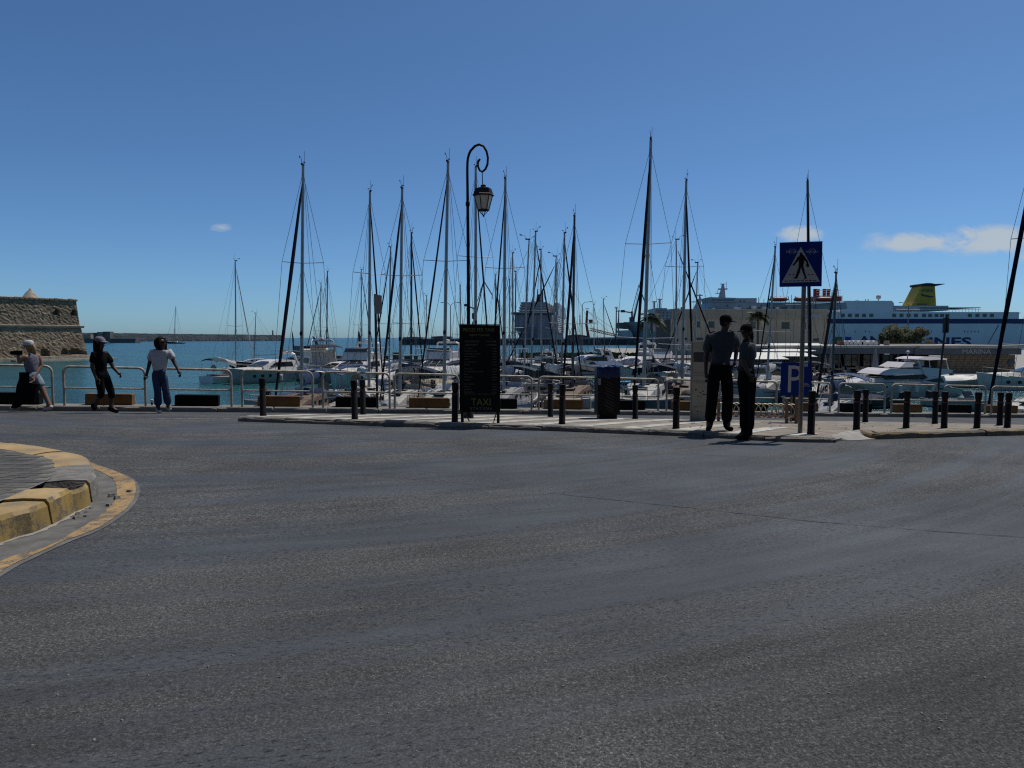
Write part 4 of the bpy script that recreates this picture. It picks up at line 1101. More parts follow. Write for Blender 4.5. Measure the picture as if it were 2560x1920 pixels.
# hedge on the mole
m = MB()
for i in range(2600):
    u = random.uniform(1300, 1640); Y = random.uniform(119.5, 122.5); p = W(u, 880, Y); z = -1.95 + random.uniform(0, .8) ** 1.0; r = random.uniform(.12, .3)
    m.add([(p.x - r, Y, z), (p.x, Y - r * .5, z + r), (p.x + r, Y + r * .3, z)], [(0, 1, 2)])
o = m.build('hedge', LEAF); tag(o, 'low dark green hedge along the stone mole', 'hedge', kind='stuff')
# clutter on the mole
for i, (u, v0, v1, w_) in enumerate(((880, 892, 903, 12), (935, 893, 902, 10), (990, 882, 900, 15), (1020, 893, 903, 17), (1075, 890, 897, 12), (1040, 895, 902, 9), (1100, 892, 903, 22), (970, 892, 903, 8), (835, 888, 903, 11))):
    Y = 115; a = W(u, v0, Y); k = Y / F; m = MB(); h = a.z + 1.95
    m.box((0, 0, max(.5, h) / 2), (w_ * k, .9, max(.5, h))); m.box((0, 0, max(.5, h) + .03), (w_ * k + .08, .98, .06)); o = m.build('storage_box', DARKH if i % 2 else P('box_brown', (.07, .055, .045), .8)); o.location = (a.x, Y, -1.95)
    tag(o, 'dark storage box standing on the stone mole', 'storage box', 'storage boxes on the mole')
a = W(737, 864, 117); b = W(776, 902, 117); t = thing('site_container', 'grey ribbed container on the mole behind the motor cruisers', 'container', ((a.x + b.x) / 2, 117, -1.95))
h = a.z + 1.95; w_ = b.x - a.x; m = MB(); m.box((0, 0, h / 2), (w_, 2.4, h)); m.build('body', P('container_grey', (.20, .22, .24), .7), t)
for i in range(9):
    m = MB(); m.box((-w_ / 2 + w_ * (i + .5) / 9, -1.23, h / 2), (.09, .06, h - .1)); m.build('rib', P('container_rib', (.17, .19, .21), .7), t)

# ---- street lamps of the port
def port_lamp(u, vt, Y, two, lab):
    base = W(u, 870, Y); zb = -1.95 if Y < 140 else (.6 if Y > 300 else -2.35); top = W(u, vt, Y).z; k = Y / F
    t = thing('port_lamp', lab, 'street lamp', (base.x, Y, zb)); h = top - zb
    m = MB(); m.path([(0, 0, 0), (0, 0, h * .9), (0, 0, h - .1)], [1.6 * k, 1.1 * k, .9 * k], 6); m.build('pole', P('lamp_grey', (.14, .15, .16), .5, .3), t)
    for s in ((-1, 1) if two else (1,)):
        m = MB(); m.path([(0, 0, h - .15), (s * 6 * k, 0, h + 4 * k), (s * 20 * k, 0, h + 6 * k)], .6 * k, 5); ar = m.build('arm', P('lamp_grey', (.14, .15, .16)), t)
        m = MB(); m.box((s * 21 * k, 0, h + 5.5 * k), (7 * k, 3 * k, 1.5 * k)); m.build('lamp_head', P('lamp_grey', (.14, .15, .16)), ar)
port_lamp(1127, 762, 120, True, 'tall double-armed lamp post standing on the mole left of price board')
port_lamp(1455, 760, 125, False, 'single-armed lamp post on the hedged mole near the red crane')
port_lamp(2268, 762, 110, True, 'double-armed lamp post in front of the round tree on the quay')
def flood_mast(u, vt, Y, lab):
    base = W(u, 860, Y); zb = .6; h = W(u, vt, Y).z - zb; k = Y / F
    t = thing('floodlight_mast', lab, 'light mast', (base.x, Y, zb)); m = MB(); m.path([(0, 0, 0), (0, 0, h)], [2 * k, 1.4 * k], 6); m.build('pole', P('lamp_grey', (.14, .15, .16)), t)
    m = MB(); m.box((0, 0, h), (9 * k, 3 * k, 1.6 * k)); m.box((0, 0, h + 2.2 * k), (6 * k, 3 * k, 1.4 * k)); m.build('lamp_crown', CRANED, t)
flood_mast(1540, 770, 480, 'taller floodlight mast on the far quay beside the pale bow'); flood_mast(1546, 778, 490, 'shorter floodlight mast on the far quay beside the pale bow')

# ---- cranes
def bars(m, pts, r, n=5):
    for a, b in pts: m.path([a, b], r, n)
def luffing_crane(Y, ub, vb, pix, scale, lab, mt, zb=.6):
    p = W(ub, vb, Y); base = Vector((p.x, Y, zb)); t = thing('harbour_crane', lab, 'crane', base)
    def q(u, v, dy=0): w = W(u, v, Y) - base; w.y = dy; return w
    k = Y / F
    portal, tower, jib, tip, strut, cw = pix
    m = MB()
    for s in (-1, 1):
        for d in (-3, 3): m.path([q(ub + s * portal, vb, d) * 1 - Vector((0, 0, q(ub, vb).z)), q(ub + s * portal * .4, tower[1] + 14, d * .5)], 1.6 * k, 5)
    m.build('portal', mt, t)
    m = MB(); a = q(*tower); m.box((a.x, 0, a.z), (12 * k, 10 * k, 14 * k)); m.build('cab', mt, t)
    m = MB(); bars(m, [(q(ub, tower[1] + 14), q(tower[0], tower[1] - 22))], 2.4 * k, 6); m.build('tower', mt, t)
    m = MB(); bars(m, [(q(tower[0] + 4, tower[1], d), q(*jib, d * .4)) for d in (-2, 2)], 1.3 * k); 
    for i in range(7):
        s = (i + .5) / 7; e = q(tower[0] + 4, tower[1]).lerp(q(*jib), s); m.path([e + Vector((0, -2, 0)), e + Vector((0, 2, 2 * k))], .8 * k, 4)
    m.build('jib', mt, t)
    m = MB(); bars(m, [(q(*jib), q(*tip))], 1.5 * k); m.path([q(*tip), q(tip[0], tip[1] + 10)], .8 * k, 5); m.build('fly_jib', mt, t)
    m = MB(); bars(m, [(q(tower[0], tower[1] - 22), q(*strut)), (q(*strut), q(*jib))], .9 * k); m.build('tie_rod', mt, t)
    m = MB(); a = q(*cw); m.box((a.x, 0, a.z), (9 * k, 8 * k, 6 * k)); bars(m, [(a, q(tower[0], tower[1] - 18))], 1.8 * k); m.build('counterweight', mt, t)
luffing_crane(480, 1186, 848, (9, (1186, 790), (1209, 702), (1231, 738), (1195, 748), (1165, 763)), 1, 'dark luffing harbour crane behind the lamp post and price board', CRANED)
luffing_crane(470, 1580, 848, (9, (1580, 800), (1601, 724), (1612, 755), (1597, 712), (1557, 778)), 1, 'dark luffing harbour crane above the pale ship bow', CRANED)
def red_crane():
    Y = 500; base = W(1471, 850, Y); base.z = .6; t = thing('red_crane', 'red port crane with its lattice boom lowered to the right', 'crane', base); k = Y / F
    def q(u, v, dy=0): w = W(u, v, Y) - base; w.y = dy; return w
    m = MB(); m.path([q(1473, 852), q(1466, 812), q(1468, 776)], [4 * k, 3.4 * k, 3 * k], 6); m.build('mast', CRANER, t)
    m = MB(); a = q(1477, 803); m.box(tuple(a), (9 * k, 8 * k, 8 * k)); m.build('cab', CRANER, t)
    m = MB(); a = q(1458, 846); m.box(tuple(a), (26 * k, 12 * k, 14 * k)); m.box((a.x - 8 * k, 0, a.z - 12 * k), (40 * k, 14 * k, 14 * k)); m.build('chassis', P('crane_brown', (.16, .08, .06), .7), t)
    for s, va, vb in ((0, 820, 840), (1, 826, 845)):
        m = MB(); m.path([q(1474, va, -2), q(1558, vb, -2)], .8 * k, 4); m.path([q(1474, va, 2), q(1558, vb, 2)], .8 * k, 4); m.build('boom_chord', CRANER, t)
    m = MB()
    for i in range(16):
        u0 = 1476 + i * 5; A_ = q(u0, 820 + (u0 - 1474) * .238, -2); B_ = q(u0 + 2.5, 826 + (u0 + 2.5 - 1474) * .226, -2); C_ = q(u0 + 5, 820 + (u0 + 5 - 1474) * .238, -2); bars(m, [(A_, B_), (B_, C_)], .5 * k, 4)
    m.build('boom_lacing', CRANER, t)
    m = MB(); bars(m, [(q(1468, 777), q(1558, 838)), (q(1468, 777), q(1520, 828))], .35 * k, 4); m.build('stay', WIRE, t)
    m = MB(); a = q(1468, 772); m.box(tuple(a), (8 * k, 5 * k, 1.6 * k)); m.build('mast_head', CRANED, t)
red_crane()
# low warehouses and heaps on the far quay
for ua, ub, va, Y, mt in ((1418, 1460, 836, 505, P('shed_brown', (.13, .10, .09), .8)), (1500, 1552, 846, 500, P('shed_dark', (.08, .08, .085), .8)), (1010, 1060, 842, 500, P('shed_grey', (.16, .17, .18), .8)), (1080, 1130, 840, 505, P('shed_dark', (.08, .08, .085))), (1450, 1640, 856, 462, P('parked_row', (.25, .26, .27), .7))):
    a = W(ua, va, Y); b = W(ub, 860, Y); h = max(1.2, a.z - .6); m = MB(); w_ = b.x - a.x; m.prism([(-w_ / 2, 0), (w_ / 2, 0), (w_ / 2, h * .8), (0, h), (-w_ / 2, h * .8)], -6 if Y > 470 else -2, 6 if Y > 470 else 2)
    o = m.build('quay_shed', mt); o.location = ((a.x + b.x) / 2, Y, .6); tag(o, {1418: 'brown shed at the foot of the red crane', 1500: 'dark low shed under the lowered red boom', 1010: 'grey shed on the far quay left of the price board', 1080: 'dark shed on the far quay right beside the grey shed', 1450: 'long pale low store along the far quay edge'}[ua], 'shed')

# ---- cruise ship, bow-on
def cruise_ship():
    Y = 600; base = W(1337, 860, Y); base.z = WATER; t = thing('cruise_ship', 'large grey-white cruise ship seen bow-on with dark hull', 'ship', base); k = Y / F
    def q(u, v, dy=0): w = W(u, v, Y) - base; return Vector((w.x, dy, w.z))
    xl, xr = q(1284, 0).x, q(1384, 0).x; zt = q(0, 818).z; c = (xl + xr) / 2; hb = (xr - xl) / 2
    sh = .22                                           # ship swings away to the right
    secs = []
    for y, w, wz in ((-28, .03, .0), (-20, .42, .12), (-8, .8, .35), (6, .97, .6), (24, 1, .8), (170, 1, .9)):
        ox = c + max(0, y) * sh * .6 + min(0, y) * -.1
        secs.append([(ox - hb * w, y, zt), (ox - hb * w * (.55 + .4 * wz), y, zt * .45), (ox - hb * w * wz, y, 0), (ox - hb * w * wz, y, -3), (ox + hb * w * wz, y, -3), (ox + hb * w * wz, y, 0), (ox + hb * w * (.55 + .4 * wz), y, zt * .45), (ox + hb * w, y, zt)])
    m = MB(); m.loft(secs); m.build('hull', P('cruise_hull', (.16, .15, .19), .5, var=.1, scale=.1), t, smooth=40)
    def deck(ua, ub, va, vb, y0, y1, mt, nm, par=t):
        m = MB(); x0, x1 = q(ua, 0).x, q(ub, 0).x; z1, z0 = q(0, va).z, q(0, vb).z
        m.add([(x0 + y0 * sh * .6, y0, z0), (x1 + y0 * sh * .6, y0, z0), (x1 + y1 * sh * .6, y1, z0), (x0 + y1 * sh * .6, y1, z0), (x0 + y0 * sh * .6, y0, z1), (x1 + y0 * sh * .6, y0, z1), (x1 + y1 * sh * .6, y1, z1), (x0 + y1 * sh * .6, y1, z1)], [(0, 1, 2, 3), (4, 5, 6, 7), (0, 1, 5, 4), (1, 2, 6, 5), (2, 3, 7, 6), (3, 0, 4, 7)]); return m.build(nm, mt, par)
    sup = deck(1286, 1380, 786, 818.5, 8, 160, SHIPG, 'superstructure')
    deck(1276, 1390, 781, 786, 5, 14, P('bridge_dark', (.06, .065, .075), .4), 'bridge_wing')
    deck(1277, 1389, 779.5, 781, 4.5, 14, SHIPW, 'bridge_wing_roof')
    for i, v in enumerate((753, 759.5, 766, 773)):
        s = i * 1.2
        deck(1297 - s, 1366 + s, v, v + 4, 14 - i * 2, 150, SHIPG, 'upper_deck')
        deck(1299 - s, 1364 + s, v + 4, v + 6.5, 15 - i * 2, 150, GLASS, 'window_band')
    for r in range(7):
        for cc in range(7):
            u = 1293 + cc * 12 + (r % 2) * 2; v = 789 + r * 4
            x = q(u, 0).x + 8 * sh * .6; z = q(0, v).z; m = MB(); m.box((x, 7.9, z), (2.6 * k, .3, 2. * k)); m.build('window', GLASS, sup)
    for r in range(9):                                  # stepped balconies along the ship's side
        v = 786 + r * 5.2
        deck(1384, 1394 - (8 - r) * .4, v, v + 2.2, 30, 150, SHIPW, 'balcony_row')
    deck(1380, 1392, 752, 786, 34, 150, SHIPG, 'side_tower')
    m = MB(); a = q(1354, 752); m.loft([[(a.x - 11 * k, 30, a.z - 2), (a.x + 9 * k, 30, a.z - 2), (a.x + 9 * k, 48, a.z - 2), (a.x - 11 * k, 48, a.z - 2)], [(a.x - 7 * k, 32, a.z + 22 * k), (a.x + 8 * k, 32, a.z + 22 * k), (a.x + 8 * k, 46, a.z + 22 * k), (a.x - 7 * k, 46, a.z + 22 * k)]]); m.build('funnel', P('funnel_black', (.03, .03, .034), .5), t)
    m = MB(); m.box((a.x + 6 * k, 40, a.z + 28 * k), (5 * k, 6, 14 * k)); m.path([(a.x - 6 * k, 36, a.z + 20 * k), (a.x - 6 * k, 36, a.z + 36 * k)], 1.4 * k, 6); m.build('exhaust', CRANED, t)
    m = MB(); m.lathe([(5 * k, 0), (6 * k, 3 * k), (4 * k, 7 * k), (.5 * k, 9 * k)], 10, (a.x - 18 * k, 30, a.z)); m.build('radome', SHIPW, t, smooth=50)
cruise_ship()

# ---- white ferry lying side-on
def ferry():
    Y = 400; base = W(2320, 860, Y); base.z = WATER; t = thing('car_ferry', 'long white ferry with dark blue band and yellow funnel beyond the marina building', 'ship', base); k = Y / F
    def x_(u): return W(u, 850, Y).x - base.x
    def z_(v): return W(2320, v, Y).z - base.z
    D = 24.
    m = MB(); secs = []
    for u, w in ((1985, 1), (2500, 1), (2600, .9), (2680, .55), (2740, .06)):
        x = x_(u); c = D / 2; secs.append([(x, c - c * w, -1.5), (x, c - c * w, z_(809)), (x, c + c * w, z_(809)), (x, c + c * w, -1.5)])
    m.loft(secs); m.build('hull', SHIPW, t)
    m = MB(); m.box(((x_(1985) + x_(2590)) / 2, D / 2, (z_(797) + z_(809)) / 2), (x_(2590) - x_(1985), D - .6, z_(797) - z_(809))); m.build('blue_band', SHIPB, t)
    m = MB(); m.box(((x_(1985) + x_(2545)) / 2, D / 2, (z_(780) + z_(797)) / 2), (x_(2545) - x_(1985), D - .2, z_(780) - z_(797))); up = m.build('upper_deck', SHIPW, t)
    m = MB(); m.prism([(x_(2100), z_(780)), (x_(2241), z_(780)), (x_(2236), z_(757)), (x_(2231), z_(751.5)), (x_(2112), z_(751.5))], 2, D - 2); m.build('deckhouse', SHIPW, t)
    m = MB(); m.prism([(x_(1985), z_(780)), (x_(2100), z_(780)), (x_(2100), z_(764)), (x_(1985), z_(764))], 3, D - 3); m.build('deckhouse', SHIPW, t)
    m = MB(); m.box(((x_(2236) + x_(2372)) / 2, D / 2, z_(770)), (x_(2372) - x_(2236), D - 3, z_(766) - z_(780) - .4)); m.build('sun_deck', P('ship_shade', (.40, .40, .42), .5, var=.08, scale=.2), t)
    m = MB(); m.box(((x_(2300) + x_(2450)) / 2, D / 2, z_(769)), (x_(2450) - x_(2300), D - 1, .35)); m.build('awning', P('awning_green', (.16, .20, .17), .6), t)
    for i in range(26):
        u = 2240 + i * 8.2; m = MB(); m.path([(x_(u), .5, z_(780)), (x_(u), .5, z_(770))], .11, 4); m.build('stanchion', SHIPW, t)
    m = MB(); m.path([(x_(2240), .5, z_(774)), (x_(2455), .5, z_(774))], .09, 4); m.path([(x_(2455), .5, z_(780)), (x_(2550), .5, z_(782))], .3, 4); m.build('deck_rail', SHIPW, t)
    fu = MB(); fu.prism([(x_(2291), z_(766)), (x_(2356), z_(766)), (x_(2350.5), z_(713)), (x_(2317), z_(713))], 7, 17); fu.build('funnel', FUNY, t)
    fu = MB(); fu.prism([(x_(2315), z_(713.2)), (x_(2351), z_(713.2)), (x_(2373), z_(708.2)), (x_(2372), z_(707)), (x_(2348), z_(707.6)), (x_(2338), z_(705.5)), (x_(2325), z_(705.5)), (x_(2313), z_(708))], 6, 18); fu.build('funnel_cap', P('cap_black', (.012, .014, .022), .5), t)
    text('funnel_lettering', 'ANEK', t, (x_(2332), 6.9, z_(728)), 8.5 * k, SHIPB, 31 * k, bold=.01)
    m = MB(); m.prism([(x_(u), z_(v)) for u, v in ((2315, 734), (2319, 732.5), (2326, 736), (2334, 736), (2340, 739), (2349, 738.5), (2346, 741), (2340, 742), (2334, 741), (2326, 739.5), (2319, 738))], 6.85, 6.95); m.build('funnel_emblem', SHIPB, t)
    for i in range(8): 
        m = MB(); m.box((x_(2308 + i * 3.2), 6.95, z_(759)), (2 * k, .15, 3 * k)); m.build('louvre', CRANED, t)
    wx = [30, 157, 217, 279, 339, 402, 600, 662, 724, 787, 857, 910, 964, 1012, 1058, 1252, 1317, 1380, 1442]
    for x in wx:
        u = 2060 + x * .2894; m = MB(); m.box((x_(u), .06, z_(788.5)), (10 * k, .14, 8.5 * k)); w_ = m.build('window', P('ship_frame', (.25, .26, .28), .5), up); m = MB(); m.box((x_(u), .0, z_(788.5)), (8.6 * k, .1, 7.2 * k)); m.build('pane', GLASS, w_)
    for x in (67, 175, 265, 355, 388, 925, 1210, 1240, 1270, 1300, 1330):
        m = MB(); m.box((x_(2060 + x * .2894), -.02, z_(829)), (1.8 * k, .1, 4.4 * k)); m.build('port_slot', P('slot_dark', (.06, .07, .09), .5), t)
    text('hull_lettering', 'ANEK', t, (x_(2199), -.06, z_(863)), 23 * k, SHIPB, 105 * k, bold=.03); text('hull_lettering', 'LINES', t, (x_(2362), -.06, z_(866)), 23 * k, SHIPB, 132 * k, bold=.03)
    m = MB(); m.box((x_(2096), -.03, z_(852)), (19 * k, .1, 20 * k)); m.build('green_emblem', P('emblem_green', (.08, .16, .05), .5), t)
    m = MB(); m.box((x_(2120), -.03, z_(852)), (16 * k, .1, 20 * k)); m.build('blue_emblem', P('emblem_blue', (.02, .06, .28), .5), t)
    m = MB(); m.lathe([(1.2 * k, 0), (1.2 * k, 6 * k), (5 * k, 8 * k), (6 * k, 12 * k), (5 * k, 16 * k), (1 * k, 18 * k)], 12, (x_(2220), D / 2, z_(752))); m.build('radome', SHIPG, t, smooth=50)
    for u, h in ((2120, 14), (2128, 17), (2163, 5), (2168, 5), (2187, 7), (2194, 7)):
        m = MB(); m.path([(x_(u), D / 2, z_(752)), (x_(u), D / 2, z_(752 - h))], (.5 if h > 10 else 1.4) * k, 5); m.build('vent_pipe', SHIPG, t)
    m = MB(); m.path([(x_(2470), .0, z_(860)), (x_(2495), -.2, z_(812))], .8 * k, 4); m.build('gangway', CRANED, t)
ferry()

# ---- second ship: white bridge and red lifeboats over the beige building
def ship_two():
    Y = 330; base = W(1930, 860, Y); base.z = WATER; t = thing('passenger_ship', 'white passenger ship with dark red lifeboats and red funnels behind the beige building', 'ship', base); k = Y / F
    def x_(u): return W(u, 850, Y).x - base.x
    def z_(v): return W(1930, v, Y).z - base.z
    m = MB(); m.prism([(x_(1768), -1), (x_(2064), -1), (x_(2064), z_(772)), (x_(1768), z_(772))], 0, 20); m.build('hull', SHIPH, t)
    m = MB(); m.prism([(x_(1772), z_(772)), (x_(2120), z_(772)), (x_(2118), z_(756)), (x_(1778), z_(756))], 2, 18); m.build('deckhouse', SHIPH, t)
    m = MB(); m.prism([(x_(1780), z_(757)), (x_(1842), z_(757)), (x_(1842), z_(744)), (x_(1776), z_(742))], 2, 18); m.build('bridge', SHIPH, t)
    for i in range(9): m = MB(); m.box((x_(1782 + i * 6.4), 1.95, z_(749.5)), (4.4 * k, .1, 3.4 * k)); m.build('bridge_window', GLASS, t)
    for u, v in ((1852, 752), (1862, 752), (1820, 764), (1850, 766), (1878, 766), (1905, 764), (1920, 764)): m = MB(); m.box((x_(u), 1.95, z_(v)), (4 * k, .12, 4 * k)); m.build('window', GLASS, t)
    m = MB(); m.prism([(x_(1842), z_(757)), (x_(1897), z_(757)), (x_(1897), z_(744)), (x_(1843), z_(744))], 4, 16); m.build('deckhouse', SHIPH, t)
    m = MB(); m.loft([[(x_(1811), 8, z_(744)), (x_(1825), 8, z_(744)), (x_(1825), 12, z_(744)), (x_(1811), 12, z_(744))], [(x_(1817), 9, z_(718)), (x_(1824), 9, z_(718)), (x_(1824), 11, z_(718)), (x_(1817), 11, z_(718))], [(x_(1818), 9.5, z_(706)), (x_(1822), 9.5, z_(706)), (x_(1822), 10.5, z_(706)), (x_(1818), 10.5, z_(706))]]); ma = m.build('radar_mast', SHIPH, t)
    m = MB(); m.box((x_(1820), 10, z_(719)), (22 * k, 2, 3 * k)); m.box((x_(1820), 10, z_(706)), (12 * k, 1.4, 1.4 * k)); m.box((x_(1809), 10, z_(730)), (14 * k, 1.4, 1.4 * k)); m.path([(x_(1829), 10, z_(719)), (x_(1830), 10, z_(700))], .5 * k, 4); m.path([(x_(1807), 10, z_(732)), (x_(1807), 10, z_(722))], .5 * k, 4); m.build('radar_yard', SHIPH, ma)
    for u, w_ in ((1946, 48), (2006, 46), (2062, 50)):
        m = MB(); secs = []
        for s in range(9):
            xx = -1 + 2 * s / 8; r = math.sqrt(max(.02, 1 - xx ** 4)); c = x_(u) + xx * w_ / 2 * k
            secs.append([(c, 1 + 1.6 * r * math.cos(R(a)), z_(749) + (7.5 if math.sin(R(a)) > 0 else 5) * k * r * math.sin(R(a))) for a in range(0, 360, 30)])
        m.loft(secs); lb = m.build('lifeboat', LIFEB, t, smooth=50)
        m = MB(); m.box((x_(u), 1, z_(756.5)), (w_ * .94 * k, 2.6, 2 * k)); m.build('lifeboat_keel', SHIPW, lb)
        for s in (-1, 1): m = MB(); m.path([(x_(u + s * w_ * .42), 1.5, z_(772)), (x_(u + s * w_ * .52), 0, z_(756)), (x_(u + s * w_ * .44), 0, z_(740))], .9 * k, 5); m.build('davit', CRANED, lb)
    for i, u in enumerate((2057, 2069, 2081, 2096, 2110)):
        m = MB(); m.lathe([(4.3 * k, 0), (4.3 * k, 20 * k), (4.8 * k, 20 * k), (4.8 * k, 22 * k)], 10, (x_(u), 10 + (i % 2) * 2, z_(741))); m.build('funnel_pipe', LIFEB, t, smooth=40)
    m = MB(); m.box((x_(2084), 10, z_(745)), (62 * k, 9, 12 * k)); m.build('funnel_base', LIFEB, t)
    for v in (724, 730, 736): m = MB(); m.path([(x_(2052), 6.5, z_(v)), (x_(2115), 6.5, z_(v))], .5 * k, 4); m.build('funnel_rail', LIFEB, t)
    for i in range(11): u = 1905 + i * 14; m = MB(); m.path([(x_(u), 6, z_(757)), (x_(u), 6, z_(757 - random.uniform(10, 22)))], .8 * k, 5); m.build('vent_pipe', SHIPG, t)
ship_two()

# ---- ro-ro ship with pale bow
def ship_three():
    Y = 300; base = W(1620, 860, Y); base.z = WATER; t = thing('cargo_ship', 'pale blue-grey ship bow with open visor and twin posts beside the palm', 'ship', base); k = Y / F
    def x_(u): return W(u, 850, Y).x - base.x
    def z_(v): return W(1620, v, Y).z - base.z
    secs = []
    for u, y0, w in ((1568, 9, 1.0), (1585, 6, 5), (1610, 3, 8), (1660, 0, 11), (1800, 0, 11)):
        f = max(0, (u - 1568) / 90); lo = min(1, f)
        secs.append([(x_(u), y0, z_(804)), (x_(u) + (1 - lo) * 30 * k, y0 + 1, z_(840)), (x_(u) + (1 - lo) * 45 * k, y0 + 2, -1), (x_(u) + (1 - lo) * 45 * k, y0 + 2 * w - 2, -1), (x_(u) + (1 - lo) * 30 * k, y0 + 2 * w - 1, z_(840)), (x_(u), y0 + 2 * w, z_(804))])
    m = MB(); m.loft(secs); m.build('hull', P('bow_blue', (.26, .33, .37), .5, var=.08, scale=.15), t, smooth=30)
    m = MB(); m.prism([(x_(1551), z_(806)), (x_(1568), z_(806)), (x_(1577), z_(822)), (x_(1553), z_(820))], 4, 14); m.build('bow_visor', CRANED, t)
    m = MB(); m.prism([(x_(1552), z_(826)), (x_(1580), z_(825)), (x_(1588), z_(843)), (x_(1562), z_(843))], 4, 14); m.build('bow_ramp', P('ramp_pale', (.36, .40, .42), .5), t)
    m = MB(); m.prism([(x_(1640), z_(804)), (x_(1700), z_(804)), (x_(1700), z_(770)), (x_(1640), z_(776))], 2, 18); m.build('deckhouse', SHIPH, t)
    m = MB(); m.prism([(x_(1640), z_(776)), (x_(1668), z_(776)), (x_(1668), z_(770)), (x_(1640), z_(770))], 1, 19); m.build('wheelhouse', SHIPG, t)
    for u, v in ((1644, 752), (1658, 746)):
        m = MB(); m.path([(x_(u), 8, z_(776)), (x_(u), 8, z_(v))], 2.6 * k, 6); m.box((x_(u), 8, z_(v)), (8 * k, 3, 2 * k)); m.build('samson_post', SHIPH, t)
    for r in range(3):
        for c in range(4): m = MB(); m.box((x_(1650 + c * 10), 1.95, z_(782 + r * 7)), (4 * k, .1, 3.5 * k)); m.build('window', GLASS, t)
    m = MB(); m.loft([[(x_(1745), 8, z_(775)), (x_(1765), 8, z_(775)), (x_(1765), 11, z_(775)), (x_(1745), 11, z_(775))], [(x_(1758), 9, z_(745)), (x_(1765), 9, z_(740)), (x_(1765), 10, z_(740)), (x_(1758), 10, z_(745))]]); m.box((x_(1762), 9.5, z_(735)), (14 * k, 2, 2 * k)); m.box((x_(1750), 9.5, z_(752)), (16 * k, 2, 2 * k)); m.path([(x_(1762), 9.5, z_(744)), (x_(1763), 9.5, z_(732))], 2 * k, 5); m.build('raked_mast', SHIPH, t)
    m = MB(); m.prism([(x_(1690), z_(804)), (x_(1780), z_(804)), (x_(1780), z_(774)), (x_(1690), z_(774))], 3, 18); m.build('deckhouse', SHIPH, t)
ship_three()

